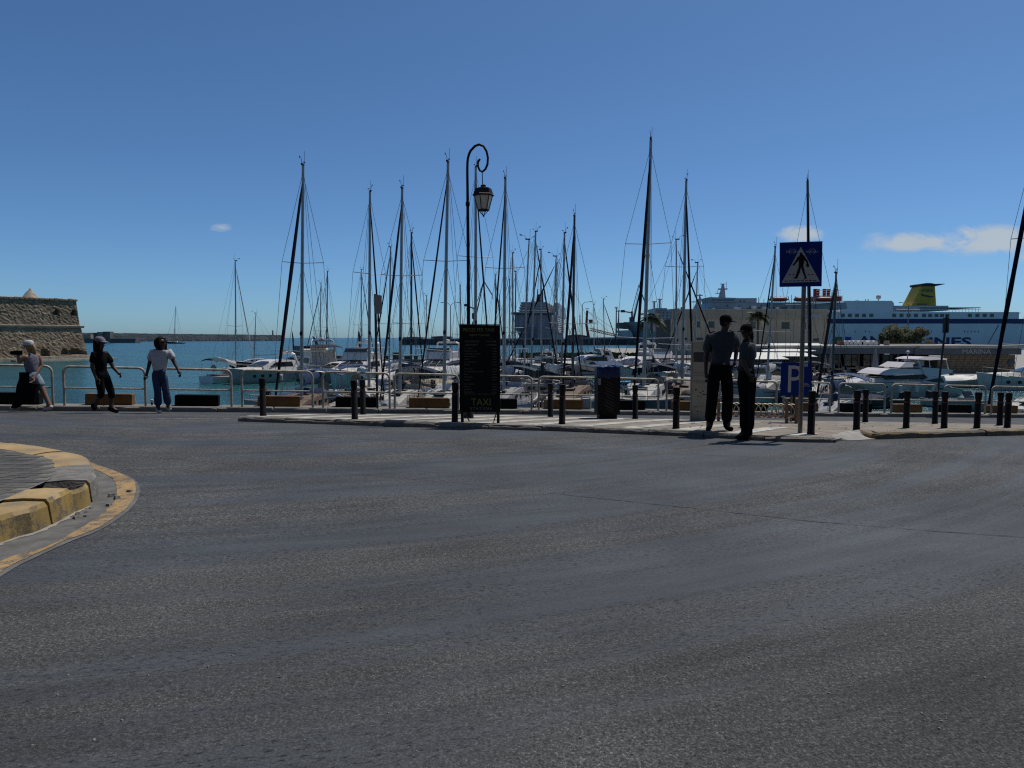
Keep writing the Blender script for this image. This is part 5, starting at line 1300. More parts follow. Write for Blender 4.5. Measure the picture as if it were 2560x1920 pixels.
# ---- beige harbour building
def beige_building():
    Y = 160; base = W(1870, 860, Y); base.z = -2.35; t = thing('harbour_building', 'long beige rendered harbour building with flat roof and panelled parapet', 'building', base); k = Y / F
    def x_(u): return W(u, 850, Y).x - base.x
    def z_(v): return W(1870, v, Y).z - base.z
    xl, xr = x_(1678), x_(2066); zt = z_(797)
    holes = []
    for (a, b, c, d) in ((275, 310, 565, 618), (380, 435, 565, 620), (745, 792, 570, 625), (1012, 1082, 572, 630), (1203, 1226, 572, 630), (170, 200, 705, 725), (265, 340, 705, 725), (900, 920, 572, 600), (1195, 1215, 712, 740), (1270, 1340, 712, 740), (500, 600, 705, 727)):
        holes.append((1660 + a * .2893, 1660 + b * .2893, 640 + c * .2893, 640 + d * .2893))
    # wall assembled around the openings by a grid of cells
    xs = sorted({xl, xr} | {x_(h[0]) for h in holes} | {x_(h[1]) for h in holes}); zs = sorted({0, zt} | {z_(h[2]) for h in holes} | {z_(h[3]) for h in holes})
    m = MB()
    for x0, x1 in zip(xs, xs[1:]):
        for z0, z1 in zip(zs, zs[1:]):
            cx, cz = (x0 + x1) / 2, (z0 + z1) / 2
            if any(x_(h[0]) < cx < x_(h[1]) and z_(h[3]) < cz < z_(h[2]) for h in holes): continue
            m.add([(x0, 0, z0), (x1, 0, z0), (x1, 0, z1), (x0, 0, z1), (x0, .3, z0), (x1, .3, z0), (x1, .3, z1), (x0, .3, z1)], [(0, 1, 2, 3), (4, 5, 6, 7), (0, 1, 5, 4), (1, 2, 6, 5), (2, 3, 7, 6), (3, 0, 4, 7)])
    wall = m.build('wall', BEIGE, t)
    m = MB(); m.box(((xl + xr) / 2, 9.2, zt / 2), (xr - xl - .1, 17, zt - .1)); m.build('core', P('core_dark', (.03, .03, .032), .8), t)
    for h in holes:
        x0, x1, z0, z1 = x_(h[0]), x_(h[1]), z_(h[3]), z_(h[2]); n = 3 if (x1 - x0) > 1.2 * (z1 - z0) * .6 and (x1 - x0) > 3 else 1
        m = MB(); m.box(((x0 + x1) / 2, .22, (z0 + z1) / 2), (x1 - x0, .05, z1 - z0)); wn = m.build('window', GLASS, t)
        for i in range(n + 1): m = MB(); m.box((x0 + (x1 - x0) * i / n, .16, (z0 + z1) / 2), (.22 if 0 < i < n else .12, .08, z1 - z0)); m.build('frame', P('window_frame', (.42, .38, .30), .7), wn)
        m = MB(); m.box(((x0 + x1) / 2, -.05, z0 - .05), (x1 - x0 + .3, .2, .1)); m.build('sill', ROOFC, wn)
    u = 1678
    while u < 2064:
        e = min(u + 44, 2066); m = MB(); m.box(((x_(u) + x_(e)) / 2, .0, (z_(774.5) + z_(797)) / 2), (x_(e) - x_(u) - .06, .6, z_(774.5) - z_(797))); m.build('parapet_panel', BEIGED, t); u = e
    m = MB(); m.box(((xl + xr) / 2, .0, z_(774.5) + .08), (xr - xl + .2, .8, .16)); m.build('coping', ROOFC, t)
    for u in (1678, 1722, 1766, 1810, 1854, 1898, 1942, 1986, 2030, 2062): m = MB(); m.box((x_(u), -.08, zt / 2), (.35, .2, zt)); m.build('pilaster', BEIGE, t)
    for i, (u, w_, v) in enumerate(((1712, 8, 768), (1850, 14, 768), (1880, 7, 769), (1892, 10, 765), (1905, 6, 767), (1920, 12, 767), (1940, 8, 766), (1950, 8, 768), (1968, 10, 767), (1790, 6, 770))):
        m = MB(); m.box((0, 0, 0), (w_ * k, 1, z_(v) - z_(774.5))); o = m.build('rooftop_unit', SHIPW if i % 2 else CRANED, t); o.location = (x_(u), 2.5, (z_(v) + z_(774.5)) / 2 + .1)
    m = MB(); m.box((x_(2029), -.36, z_(790)), (44 * k, .1, 13 * k)); sg = m.build('name_panel', P('name_panel', (.33, .34, .35), .6), t)
    for r, v in enumerate((786.5, 793)):
        for i in range(9 - r): m = MB(); m.box((x_(2013 + i * 4 + r * 2), -.415, z_(v)), (2.6 * k, .02, 2.4 * k)); m.build('faded_letter', P('faded_letter', (.22, .24, .27), .6), sg)
beige_building()

# ---- low marina building with cafe
def marina():
    Y = 78; base = W(2150, 860, Y); base.z = -2.35; t = thing('marina_building', 'low flat-roofed marina building with dark fascia, open cafe front and stone wall', 'building', base); k = Y / F
    def x_(u): return W(u, 850, Y).x - base.x
    def z_(v): return W(2150, v, Y).z - base.z
    xl, xm, xr = x_(1850), x_(2330), x_(2546)
    m = MB(); m.box(((xl + x_(2300)) / 2, 5.8, z_(866.5)), (x_(2300) - xl, 12.5, .22)); m.build('roof_slab', ROOFC, t)
    m = MB(); m.box(((x_(2290) + xr) / 2, 5.8, z_(867)), (xr - x_(2290), 13, .32)); m.build('roof_slab', ROOFC, t)
    m = MB(); m.box(((xl + x_(2282)) / 2, -.30, z_(877)), (x_(2282) - xl, .18, z_(869.5) - z_(884.5))); m.build('fascia', FASC, t)
    m = MB(); m.box(((x_(2282) + xr) / 2, -.42, z_(878.5)), (xr - x_(2282) + .05, .2, z_(871) - z_(886.5))); fa = m.build('fascia', FASC, t)
    text('lettering', 'MARINA', t, (x_(2435), -.55, z_(884)), 11 * k, P('letter_metal', (.42, .41, .38), .4, .2), 71 * k)
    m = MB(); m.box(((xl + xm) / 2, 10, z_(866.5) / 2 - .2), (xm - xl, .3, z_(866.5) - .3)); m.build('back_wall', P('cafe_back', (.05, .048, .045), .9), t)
    # stone wall built of courses of blocks
    wall = MB(); x0, x1 = x_(2345), x_(2541); zt = z_(887) 
    wall.box(((x0 + x1) / 2, 5, zt / 2), (x1 - x0 - .06, 9.9, zt - .02)); wo = wall.build('stone_wall', P('mortar_dark', (.14, .11, .08), .95), t)
    ch = zt / 8; 
    bm_ = []
    for w in (.55, .7, .85): b = MB(); b.box((0, 0, 0), (w - .03, .12, ch - .03), taper=1); bm_.append((w, b.mesh('stone_block', BRICKW)))
    rr = random.Random(5)
    for r in range(8):
        x = x0
        while x < x1 - .3:
            w, me = rr.choice(bm_)
            if x + w > x1 + .1: w, me = bm_[0]
            if x + w > x1 + .2: break
            inst('stone_block', me, wo, (x + w / 2, -.02 + rr.uniform(-.015, .015), ch * (r + .5))); x += w
    m = MB(); m.lathe([(.42, 0), (.36, .04), (.1, .05)], 16); o = m.build('round_vent', CRANED, t); o.location = (x_(2529), -.13, z_(906)); o.rotation_euler = (math.pi / 2, 0, 0)
    u = 1855
    while u < 2345:
        m = MB(); m.box((x_(u), .1, z_(884) / 2), (.16, .16, z_(884))); m.build('post', P('post_dark', (.08, .08, .082), .6), t); u += 49
    for i in range(9):
        u = 1880 + i * 50
        m = MB(); w_ = 38 * k; z0, z1 = z_(918), z_(889)
        for dx in (-w_ / 2, 0, w_ / 2): m.box((x_(u) + dx, 4.5, (z0 + z1) / 2), (.07, .06, z1 - z0))
        m.box((x_(u), 4.5, z1), (w_, .06, .08)); m.box((x_(u), 4.5, (z0 + z1) / 2), (w_, .05, .06)); m.build('window_frame', P('frame_grey', (.14, .14, .14), .6), t)
        m = MB(); m.box((x_(u), 4.56, (z0 + z1) / 2), (w_ - .08, .02, z1 - z0)); m.build('pane', GLASS, t)
    # rooftop water tanks and boxes
    for i, u in enumerate((2133, 2143, 2154, 2165, 2178, 2187, 2204, 2216, 2226)):
        m = MB(); r = 6.6 * k
        if i in (0, 8): m.box((0, 0, r), (9 * k, .8, 2 * r)); mt = P('roof_box_red', (.24, .08, .05), .7) if i == 0 else CRANED
        else:
            m.path([(0, -.7, r), (0, .7, r)], [r, r * .98], 12); mt = P('tank_white', (.62, .60, .54), .5, var=.12)
        o = m.build('roof_tank', mt, t, smooth=40); o.location = (x_(u), 3, z_(865))
    m = MB(); m.box((x_(2253), 3, z_(859)), (8 * k, .6, 14 * k)); m.build('roof_box', P('box_grey', (.25, .23, .2), .7), t)
    m = MB(); m.box(((x_(2330) + x_(2475)) / 2, 10, z_(861.5)), (x_(2475) - x_(2330), .4, 4 * k)); m.build('roof_parapet', P('tile_red', (.20, .11, .08), .8), t)
marina()
# canopies left of the marina building
for i, (ua, ub, va, vb, Y) in enumerate(((1905, 2040, 876, 881, 76), (1930, 2060, 864, 868, 84), (1800, 2010, 888, 892, 72), (1800, 1960, 895, 898, 70), (1985, 2030, 889, 892, 72))):
    a = W(ua, va, Y); b = W(ub, vb, Y); h = a.z + 2.35; w_ = b.x - a.x
    t = thing('canopy', ['white lens-shaped cafe canopy beneath the beige building', 'long white roof canopy highest at the marina cafe', 'cream slatted cafe awning behind the two officers', 'lowest cream awning behind the two officers', 'short white awning behind the crossing post'][i], 'awning', ((a.x + b.x) / 2, Y, -2.35))
    m = MB(); secs = []
    for s in range(9):
        x = -w_ / 2 + w_ * s / 8; f = math.sin(math.pi * min(1, max(.08, s / 8))) if i == 0 else 1; th = .05; secs.append([(x, -1.3 * f, h - .10), (x, 1.6 * f, h + .12 * f + (.1 if i else 0)), (x, 1.6 * f, h + .12 * f + .04 + (.1 if i else 0)), (x, -1.3 * f, h - .06)])
    m.loft(secs); m.build('roof', COVW, t)
    for s in (-.45, -.15, .15, .45):
        for y in (-.2, 1.0): m = MB(); m.path([(w_ * s, y, 0), (w_ * s, y, h - .02)], .04, 6); m.build('pole', P('post_dark', (.08, .08, .082)), t)
# parasols folded in front of the cafe
for u, v0, lab in ((2078, 870, 'folded grey parasol beside the dark leaning mast'), (2187, 868, 'folded pale parasol in front of the cafe below the white tanks'), (2060, 880, 'folded parasol at the left end of the cafe')):
    p = W(u, 930, 74); h = W(u, v0, 74).z + 2.35; t = thing('parasol', lab, 'parasol', (p.x, 74, -2.35))
    m = MB(); m.path([(0, 0, 0), (0, 0, h)], .03, 6); m.build('pole', POSTG, t); m = MB(); m.lathe([(.34, .75), (.30, 1.0), (.2, h * .7), (.05, h)], 9); m.build('folded_canopy', P('parasol_grey', (.26, .25, .24), .85, bump=.5, bscale=8), t)
    m = MB(); m.lathe([(.3, 0), (.3, .08), (.05, .1)], 8); m.build('base', CRANED, t)
# cafe tables and chairs in the shade
tb = thing('cafe_table', 'small dark cafe table on the shaded marina quay', 'table', (0, 0, 0), 0, 'cafe tables on the quay')
m = MB(); m.box((0, 0, .73), (.75, .75, .04)); m.build('top', P('table_dark', (.07, .06, .05), .6), tb); m = MB(); m.path([(0, 0, .03), (0, 0, .71)], .03, 6); m.build('stem', IRON, tb); m = MB(); m.lathe([(.25, 0), (.05, .04)], 8); m.build('foot', IRON, tb)
ch = thing('cafe_chair', 'plain cafe chair with slatted back on the marina quay', 'chair', (0, 0, 0), 0, 'cafe chairs on the quay')
m = MB(); m.box((0, 0, .45), (.44, .44, .04)); m.build('seat', P('chair_grey', (.16, .15, .14), .7), ch); m = MB(); m.box((0, .21, .72), (.44, .03, .34)); m.build('backrest', P('chair_grey', (.16, .15, .14)), ch)
for sx in (-1, 1):
    for sy in (-1, 1): m = MB(); m.box((sx * .19, sy * .19, .215), (.03, .03, .43)); m.build('leg', IRON, ch)
f1 = True
for i in range(14):
    u = 1860 + i * 34 + random.uniform(-8, 8); Y = random.uniform(70.5, 76); p = W(u, 930, Y)
    o = tb if f1 else copy_tree(tb); o.location = (p.x, Y, -2.35)
    for s in (-1, 1):
        o = ch if f1 else copy_tree(ch); f1 = False; o.location = (p.x + s * .75, Y + random.uniform(-.2, .2), -2.35); o.rotation_euler.z = R(-90 * s + random.uniform(-20, 20))
# hoarding with posters left of the stele
p = W(1712, 865, 100); t = thing('poster_hoarding', 'white hoarding with black printed panels left of the stele', 'hoarding', (p.x, 100, -2.35)); h0 = W(1712, 876, 100).z + 2.35; h1 = W(1712, 856, 100).z + 2.35; k = 100 / F
for i, (u, w_) in enumerate(((1699, 9), (1709, 9), (1721, 10), (1742, 26))):
    x = W(u, 865, 100).x - p.x; m = MB(); m.box((x, 0, (h0 + h1) / 2), (w_ * k, .06, h1 - h0)); pn = m.build('panel', WHITES if i < 3 else STELE, t)
    for r in range(4 if i < 3 else 0): m = MB(); m.box((x + .02, -.035, h0 + (h1 - h0) * (.2 + r * .19)), (w_ * k * (.3 + .12 * ((r + i) % 4)), .01, .09)); m.build('print', GRAFF, pn)
for x in (-1.1, .3, 2.2): m = MB(); m.box((x, .06, h1 / 2), (.08, .06, h1)); m.build('post', IRON, t)

# ---- trees
def leafy(m, c, r, n, size, rnd):
    for i in range(n):
        d = Vector((rnd.gauss(0, 1), rnd.gauss(0, 1), rnd.gauss(0, 1))).normalized() * r * rnd.uniform(.55, 1.05) ** .6
        p = c + Vector((d.x, d.y, d.z * .85)); a = Vector((rnd.gauss(0, 1), rnd.gauss(0, 1), rnd.gauss(0, 1))).normalized(); b = a.orthogonal().normalized(); s = size * rnd.uniform(.6, 1.3)
        m.add([p - a * s, p + b * s * .5, p + a * s, p - b * s * .5], [(0, 1, 2, 3)])
def round_tree():
    Y = 100; base = W(2262, 900, Y); base.z = -2.35; t = thing('tree', 'broad clipped olive-green tree in front of the white ferry', 'tree', base); k = Y / F; rnd = random.Random(11)
    def q(u, v, dy=0): w = W(u, v, Y) - base; return Vector((w.x, dy, w.z))
    m = MB()
    for dx in (-1.6, 0, 1.5): m.path([(dx * .3, 0, 0), (dx * .6, .1, 2.0), (dx, 0, 4.2)], [.22, .15, .07], 7)
    m.build('trunk', BARK, t, smooth=50)
    m = MB(); m2 = MB()
    for i in range(74):
        u = rnd.uniform(2219, 2306); v = rnd.uniform(817, 872)
        if u < 2228 and v < 835: continue
        top = 812 + (6 if u > 2285 else 0) + 3 * math.sin(u * .3)
        v = max(v, top + 5); leafy(m if rnd.random() < .62 else m2, q(u, v, rnd.uniform(-1.7, 1.7)), rnd.uniform(.45, .8), 330, .115, rnd)
    m.build('crown', LEAF, t); m2.build('crown', LEAFO, t)
    m = MB(); 
    for i in range(10): leafy(m, q(rnd.uniform(2300, 2318), rnd.uniform(850, 868), -1), .4, 90, .08, rnd)
    m.build('side_branch', LEAFO, t)
round_tree()
def palm(u, vt, Y, lab, size, zb, sd):
    rnd = random.Random(sd); base = W(u, 900, Y); base.z = zb; t = thing('palm_tree', lab, 'tree', base); h = W(u, vt, Y).z - zb
    m = MB(); m.path([(.15, 0, 0), (.05, 0, h * .4), (0, 0, h * .8), (0, 0, h)], [.32, .24, .2, .24], 9); m.build('trunk', BARK, t, smooth=50)
    for i in range(30):
        a = rnd.random() * 6.28; el = rnd.uniform(-.5, 1.1); L_ = size * rnd.uniform(.8, 1.1); d = Vector((math.cos(a), math.sin(a), 0)); m = MB(); pts = []
        for s in range(8):
            f = s / 7; pts.append(Vector((0, 0, h)) + d * L_ * f * math.cos(el * (1 - f * .3)) + Vector((0, 0, L_ * (math.sin(el) * f - .55 * f * f))))
        m.path(pts, [.035 * (1 - .1 * s) for s in range(8)], 4)
        side = d.cross(Vector((0, 0, 1)))
        for s in range(1, 8):
            for e in range(3):
                p = pts[s - 1].lerp(pts[s], e / 3); fl = size * .34 * (1 - .55 * abs((s + e / 3) / 7 - .45))
                for sg in (-1, 1): m.add([p, p + d * fl * .25 + side * sg * .05 * size, p + side * sg * fl + d * fl * .55 + Vector((0, 0, -fl * .45))], [(0, 1, 2)])
        m.build('frond', PALML, t)
palm(1893, 790, 150, 'palm tree in front of the beige building wall', 2.9, -2.35, 4)
palm(1628, 795, 140, 'palm tree standing before the pale ship bow', 3.2, -2.0, 9)

# ================================================================== BOATS
def bowdir(th): return math.atan2(-math.cos(R(th)), math.sin(R(th)))    # 0 = bow towards the street, + to the right
def hull_secs(L, B, fbow, fst, tr=.78, draft=.35, n=14, flare=.0):
    secs = []
    for i in range(n + 1):
        s = i / n
        b = B / 2 * (tr + (1 - tr) * math.sin(math.pi * min(1, s / .45) / 2)) if s < .45 else B / 2 * max(.015, (1 - ((s - .45) / .55) ** 2.2))
        z = fst + (fbow - fst) * s ** 1.8 - .10 * math.sin(math.pi * s)
        dr = -draft * (1 - max(0, (s - .75) / .25) ** 2 * .9) * (1 if s > .08 else .5)
        rake = .12 * L * .5 * max(0, (s - .8) / .2) ** 2
        x = -L / 2 + L * s
        lo = x - rake * .8
        bw = b * (1 - flare * max(0, s - .4))
        secs.append([(lo, 0, dr), (lo, bw * .62, dr * .75), (lo + (x - lo) * .4, bw * .93, .06), (x, b, z), (x, -b, z), (lo + (x - lo) * .4, -bw * .93, .06), (lo, -bw * .62, dr * .75)])
    return secs
def hull(t, L, B, fb, fs, m_h, m_d, tr=.78, flare=0.):
    secs = hull_secs(L, B, fb, fs, tr, flare=flare); m = MB(); m.loft(secs); h = m.build('hull', m_h, t, smooth=45)
    m = MB(); d = []
    for s in secs[1:-1]:
        x, b, z = s[3]; d.append([(x, b * .93, z + .015), (x, b * .93, z + .05), (x, -b * .93, z + .05), (x, -b * .93, z + .015)])
    m.loft(d); m.build('deck', m_d, t)
    m = MB()
    for sg in (1, -1): m.path([(s[3][0], sg * s[3][1], s[3][2] + .02) for s in secs], .035, 5)
    m.build('rub_rail', m_d, h)
    return secs
def place(t, X, Y, th, lean=0., z=WATER):
    t.matrix_world = Matrix.Translation((X, Y, z)) @ Matrix.Rotation(R(lean), 4, 'Y') @ Matrix.Rotation(bowdir(th), 4, 'Z')
def sailboat(ut, vt, ub, Y, L, th, hm, cover, furl, am, nsp, label, wire=.011, boomup=4., bimini=None, detail=True, group=None, ubow=None, furl_r=.05):
    X = W(ub, 950, Y).x; top = W(ut, vt, Y); H = top.z - WATER; lean = math.degrees(math.atan2(top.x - X, H))
    t = thing('sailing_yacht', label, 'sailing boat', (X, Y, WATER), 0, group)
    if ubow is not None:
        Jb = L * .43 - .15; best = (1e9, th)
        for a in range(-700, 701, 5):
            q = a / 10; bx = X + Jb * math.sin(R(q)); by = Y - Jb * math.cos(R(q)); e = abs(CU + F * bx / by - ubow)
            if e < best[0]: best = (e, q)
        th = best[1]
    B = .31 * L; xm = .07 * L; fb, fs = .115 * L, .095 * L
    # hull is centred so that the mast foot stands at the origin
    r = bpy.data.objects.new('x', None); bpy.data.objects.remove(r)
    secs = hull_secs(L, B, fb, fs)
    def sh(p): return (p[0] - xm, p[1], p[2])
    m = MB(); m.loft([[sh(p) for p in s] for s in secs]); h = m.build('hull', hm, t, smooth=45)
    if hm in (GELC, GREYH, GREENH):
        m = MB()
        for sg in (1, -1): m.path([(s[3][0] - xm, sg * (s[3][1] * .985 + .012), s[3][2] - .16) for s in secs[:-1]], .03, 4)
        m.build('hull_stripe', NAVY, h)
    m = MB(); m.loft([[(s[3][0] - xm, s[3][1] * .93, s[3][2] + .01), (s[3][0] - xm, s[3][1] * .93, s[3][2] + .045), (s[3][0] - xm, -s[3][1] * .93, s[3][2] + .045), (s[3][0] - xm, -s[3][1] * .93, s[3][2] + .01)] for s in secs[1:-1]]); m.build('deck', random.choice((TEAK, P('deck_grey', (.30, .29, .27), .7), P('deck_sand', (.27, .25, .21), .7), P('deck_slate', (.16, .16, .16), .7))) if Y < 64 else GELD, t)
    zd = fs + .08
    m = MB(); cs = []
    dkm = random.choice((TEAK, P('deck_grey', (.30, .29, .27), .7), P('deck_sand', (.27, .25, .21), .7), P('deck_slate', (.16, .16, .16), .7)))
    crm = GELC if Y > 64 else random.choice((P('coach_cream', (.42, .40, .35), .5), P('coach_grey', (.27, .27, .26), .5), TEAK))
    for x, w, hh in ((-.10 * L, .60, .06 * L * .62), (-.095 * L, .62, .046 * L + .1), (.05 * L, .6, .046 * L + .08), (.16 * L, .46, .04 * L), (.25 * L, .25, .05)):
        b = B / 2 * w; cs.append([(x - xm, b, zd - .1), (x - xm, b * .86, zd + hh), (x - xm, -b * .86, zd + hh), (x - xm, -b, zd - .1)])
    m.loft(cs); cab = m.build('coachroof', crm, t, smooth=35)
    for sg in (1, -1):
        for x in (-.05, .03, .11): m = MB(); m.box((x * L - xm, sg * B / 2 * (.575 if x < .1 else .5), zd + .035 * L * .6), (.055 * L, .06, .022 * L)); m.build('window', GLASS, cab)
    m = MB(); m.box((-.27 * L - xm, 0, zd + .02), (.28 * L, B * .46, .10)); m.build('cockpit', TEAK, t)
    # rig
    rm = .0058 * H + .012
    m = MB(); m.path([(0, 0, zd), (0, 0, H * .6), (-.004 * H, 0, H)], [rm * 1.05, rm, rm * .78], 8, squash=.72); ms = m.build('mast', am, t, smooth=40)
    m = MB(); m.box((.05, 0, H + .03), (.34, .09, .08)); m.path([(-.1, .05, H), (-.1, .05, H + .75)], .009, 4); m.path([(.12, 0, H + .05), (.3, 0, H + .28), (.55, 0, H + .28)], .012, 4); m.box((.55, 0, H + .3), (.16, .02, .08)); m.path([(-.15, -.03, H + .05), (-.33, -.03, H + .2)], .01, 4); m.box((-.35, -.03, H + .24), (.10, .10, .03)); m.build('masthead_gear', IRON, ms)
    m = MB(); m.box((rm + .04, 0, H * .36), (.1, .12, .2)); m.build('steaming_light', IRON, ms)
    tips = []
    hs = [.46] if nsp == 1 else [.29, .63]
    if nsp == 0: hs = []
    for i, f in enumerate(hs):
        w = B * (.44 if i == 0 else .34)
        for sg in (1, -1):
            m = MB(); m.path([(0, 0, H * f), (-.10, sg * w, H * f + .07)], .024, 5); m.build('spreader', P('spreader_alu', (.55, .54, .52), .35, .3), ms)
        tips.append((w, H * f + .07))
    for sg in (1, -1):
        pts = [(-.05, sg * B * .44, fs + .08)] + [(-.10, sg * w, z) for w, z in tips] + [(0, 0, H * .97)]
        m = MB(); m.path(pts, wire, 4); m.build('shroud', WIRE, t)
        m = MB(); m.path([(.35, sg * B * .42, fs + .08), (0, 0, H * (hs[0] if hs else .6))], wire, 4); m.build('shroud', WIRE, t)
        m = MB(); m.path([(-.55, sg * B * .42, fs + .08), (0, 0, H * (hs[-1] if hs else .7))], wire, 4); m.build('shroud', WIRE, t)
    J = L / 2 - xm - .15
    fz = H * .93
    if furl:
        n = 12; pts = [Vector((J, 0, fb + .25)).lerp(Vector((.08, 0, fz)), i / n) for i in range(n + 1)]
        rr = [furl_r * (.45 + .75 * math.sin(math.pi * (.12 + .8 * (1 - i / n)))) * random.uniform(.93, 1.07) for i in range(n + 1)]; rr[-1] = .02
        m = MB(); m.path(pts, rr, 7); m.build('furled_genoa', furl, t, smooth=60)
    else:
        m = MB(); m.path([(J, 0, fb), (.05, 0, fz)], wire, 4); m.build('forestay', WIRE, t)
    m = MB(); m.path([(-L / 2 - xm + .1, 0, fs), (-L * .42 - xm + .3, 0, fs + 1.6), (-.05, 0, H)], wire, 4); m.build('backstay', WIRE, t)
    m = MB(); m.path([(-L * .3, .0, zd + .085 * L + .4), (-.03, 0, H * .99)], wire * .8, 4); m.build('topping_lift', WIRE, t)
    bl = .36 * L; zb = zd + .085 * L + .25
    m = MB(); m.path([(-rm, 0, zb), (-bl, 0, zb + math.tan(R(boomup)) * bl)], .055, 6); bo = m.build('boom', am, t, smooth=40)
    if cover:
        m = MB(); cs = []
        for i in range(9):
            s = i / 8; x = -.05 - (bl - .15) * s; z = zb + math.tan(R(boomup)) * bl * s; hgt = (.60 - .34 * s) * (L / 10) * (1 + .06 * math.sin(i * 2.1)); wd_ = (.17 - .05 * s)
            cs.append([(x, -wd_ * .5, z - .09), (x, -wd_, z + hgt * .3), (x, -wd_ * .35, z + hgt), (x, wd_ * .35, z + hgt), (x, wd_, z + hgt * .3), (x, wd_ * .5, z - .09)])
        m.loft(cs); m.build('sail_cover', cover, bo, smooth=50)
    if detail:
        m = MB()
        for sg in (1, -1):
            pts = [(J - .1, sg * .05, fb + .62), (J - .55, sg * B * .17, fb + .60)]; m.path(pts, .016, 4); m.path([(J - .55, sg * B * .17, fb), (J - .55, sg * B * .17, fb + .6)], .014, 4)
        m.build('pulpit', RAIL, t)
        for sg in (1, -1):
            for i in (2, 4, 6, 8, 10):
                x, b, z = secs[i][3]; m = MB(); m.path([(x - xm, sg * b * .93, z), (x - xm, sg * b * .93, z + .6)], .012, 4); m.build('stanchion', RAIL, t)
            m = MB(); m.path([(secs[i][3][0] - xm, sg * secs[i][3][1] * .93, secs[i][3][2] + .58) for i in range(1, 12)], .007, 4); m.build('lifeline', WIRE, t)
        m = MB(); cs = []
        for x, hh in ((-.125 * L, .02), (-.12 * L, .05 * L), (-.085 * L, .055 * L), (-.03 * L, .015)):
            b = B * .29; cs.append([(x - xm, b, zd + .25), (x - xm, b * .8, zd + .3 + hh), (x - xm, -b * .8, zd + .3 + hh), (x - xm, -b, zd + .25)])
        m.loft(cs); m.build('spray_hood', cover or COVN, t, smooth=50)
        m = MB(); m.lathe([(.36, 0), (.36, .02)], 14); o = m.build('wheel', RAIL, t); o.location = (-.36 * L - xm, 0, zd + .75); o.rotation_euler = (0, math.pi / 2, 0)
        for sg in (1, -1):
            for x in (-.2, .05): m = MB(); m.lathe([(.03, .32), (.11, .25), (.11, -.25), (.03, -.32)], 8, (x * L - xm, sg * (B / 2 + .09), fs * .45)); m.build('fender', random.choice((GELC, NAVY, RUBBER)), t, smooth=40)
    if detail and Y < 64:
        rz = random.Random(int(ut))
        for x in (.02, .14): m = MB(); m.box((x * L - xm, 0, zd + .046 * L + .10 - max(0, x - .05) * .09 * L), (.055 * L, .05 * L, .05)); m.build('hatch', GLASS, cab)
        for x in (-.13, -.2):
            for sg in (1, -1): m = MB(); m.lathe([(.07, 0), (.05, .06), (.055, .13), (.08, .15)], 8, (x * L - xm, sg * B * .33, zd + .05)); m.build('winch', IRON, t)
        for sg in (1, -1): m = MB(); m.path([(-.06 * L - xm, sg * B * .22, zd + .046 * L + .12), (.10 * L - xm, sg * B * .19, zd + .046 * L + .10)], .018, 5); m.build('grab_rail', TEAK, cab)
        if rz.random() < .6:
            m = MB(); cs = []
            for i in range(8): f = i / 7; x = .20 * L + .2 * L * f; w = .42 * math.sin(math.pi * (.12 + .76 * f)); cs.append([(x - xm, w * math.cos(R(a)), fs + .16 + .3 * abs(math.sin(math.pi * (.2 + .6 * f))) * math.sin(R(a))) for a in range(0, 181, 30)])
            m.loft(cs); m.build('upturned_dinghy', rz.choice((RUBBER, P('dinghy_grey', (.20, .20, .21), .7))), t, smooth=40)
        for q in range(4):
            m = MB(); x = rz.uniform(-.4, .3) * L; yy = rz.uniform(-.3, .3) * B; n = 12; m.path([(x - xm + .16 * math.cos(k) * (1 + .1 * math.sin(3 * k)), yy + .16 * math.sin(k), zd + .07 + .012 * k) for k in [i * .55 for i in range(n * 2)]], .022, 5); m.build('rope_coil', rz.choice((WIRE, COVN, RUBBER, COVW)), t)
        if bimini is None and rz.random() < .75: bimini = rz.choice((COVN, COVT, BLACKC, COVB))
    if bimini:
        m = MB(); cs = []
        for i in range(7):
            y = -B * .42 + B * .84 * i / 6; z = zd + 1.85 - .28 * (2 * i / 6 - 1) ** 2; cs.append([(-.45 * L - xm, y, z - .1), (-.36 * L - xm, y, z), (-.24 * L - xm, y, z - .06), (-.24 * L - xm, y, z - .1), (-.36 * L - xm, y, z - .04), (-.45 * L - xm, y, z - .14)])
        m.loft(cs); bi = m.build('bimini', bimini, t, smooth=50)
        for x in (-.44, -.25):
            for sg in (1, -1): m = MB(); m.path([(x * L - xm, sg * B * .42, zd), (x * L - xm, sg * B * .41, zd + 1.5)], .015, 4); m.build('bimini_pole', RAIL, bi)
    place(t, X, Y, th, lean)
    return t
G_ = 'sailing boats moored in rows'
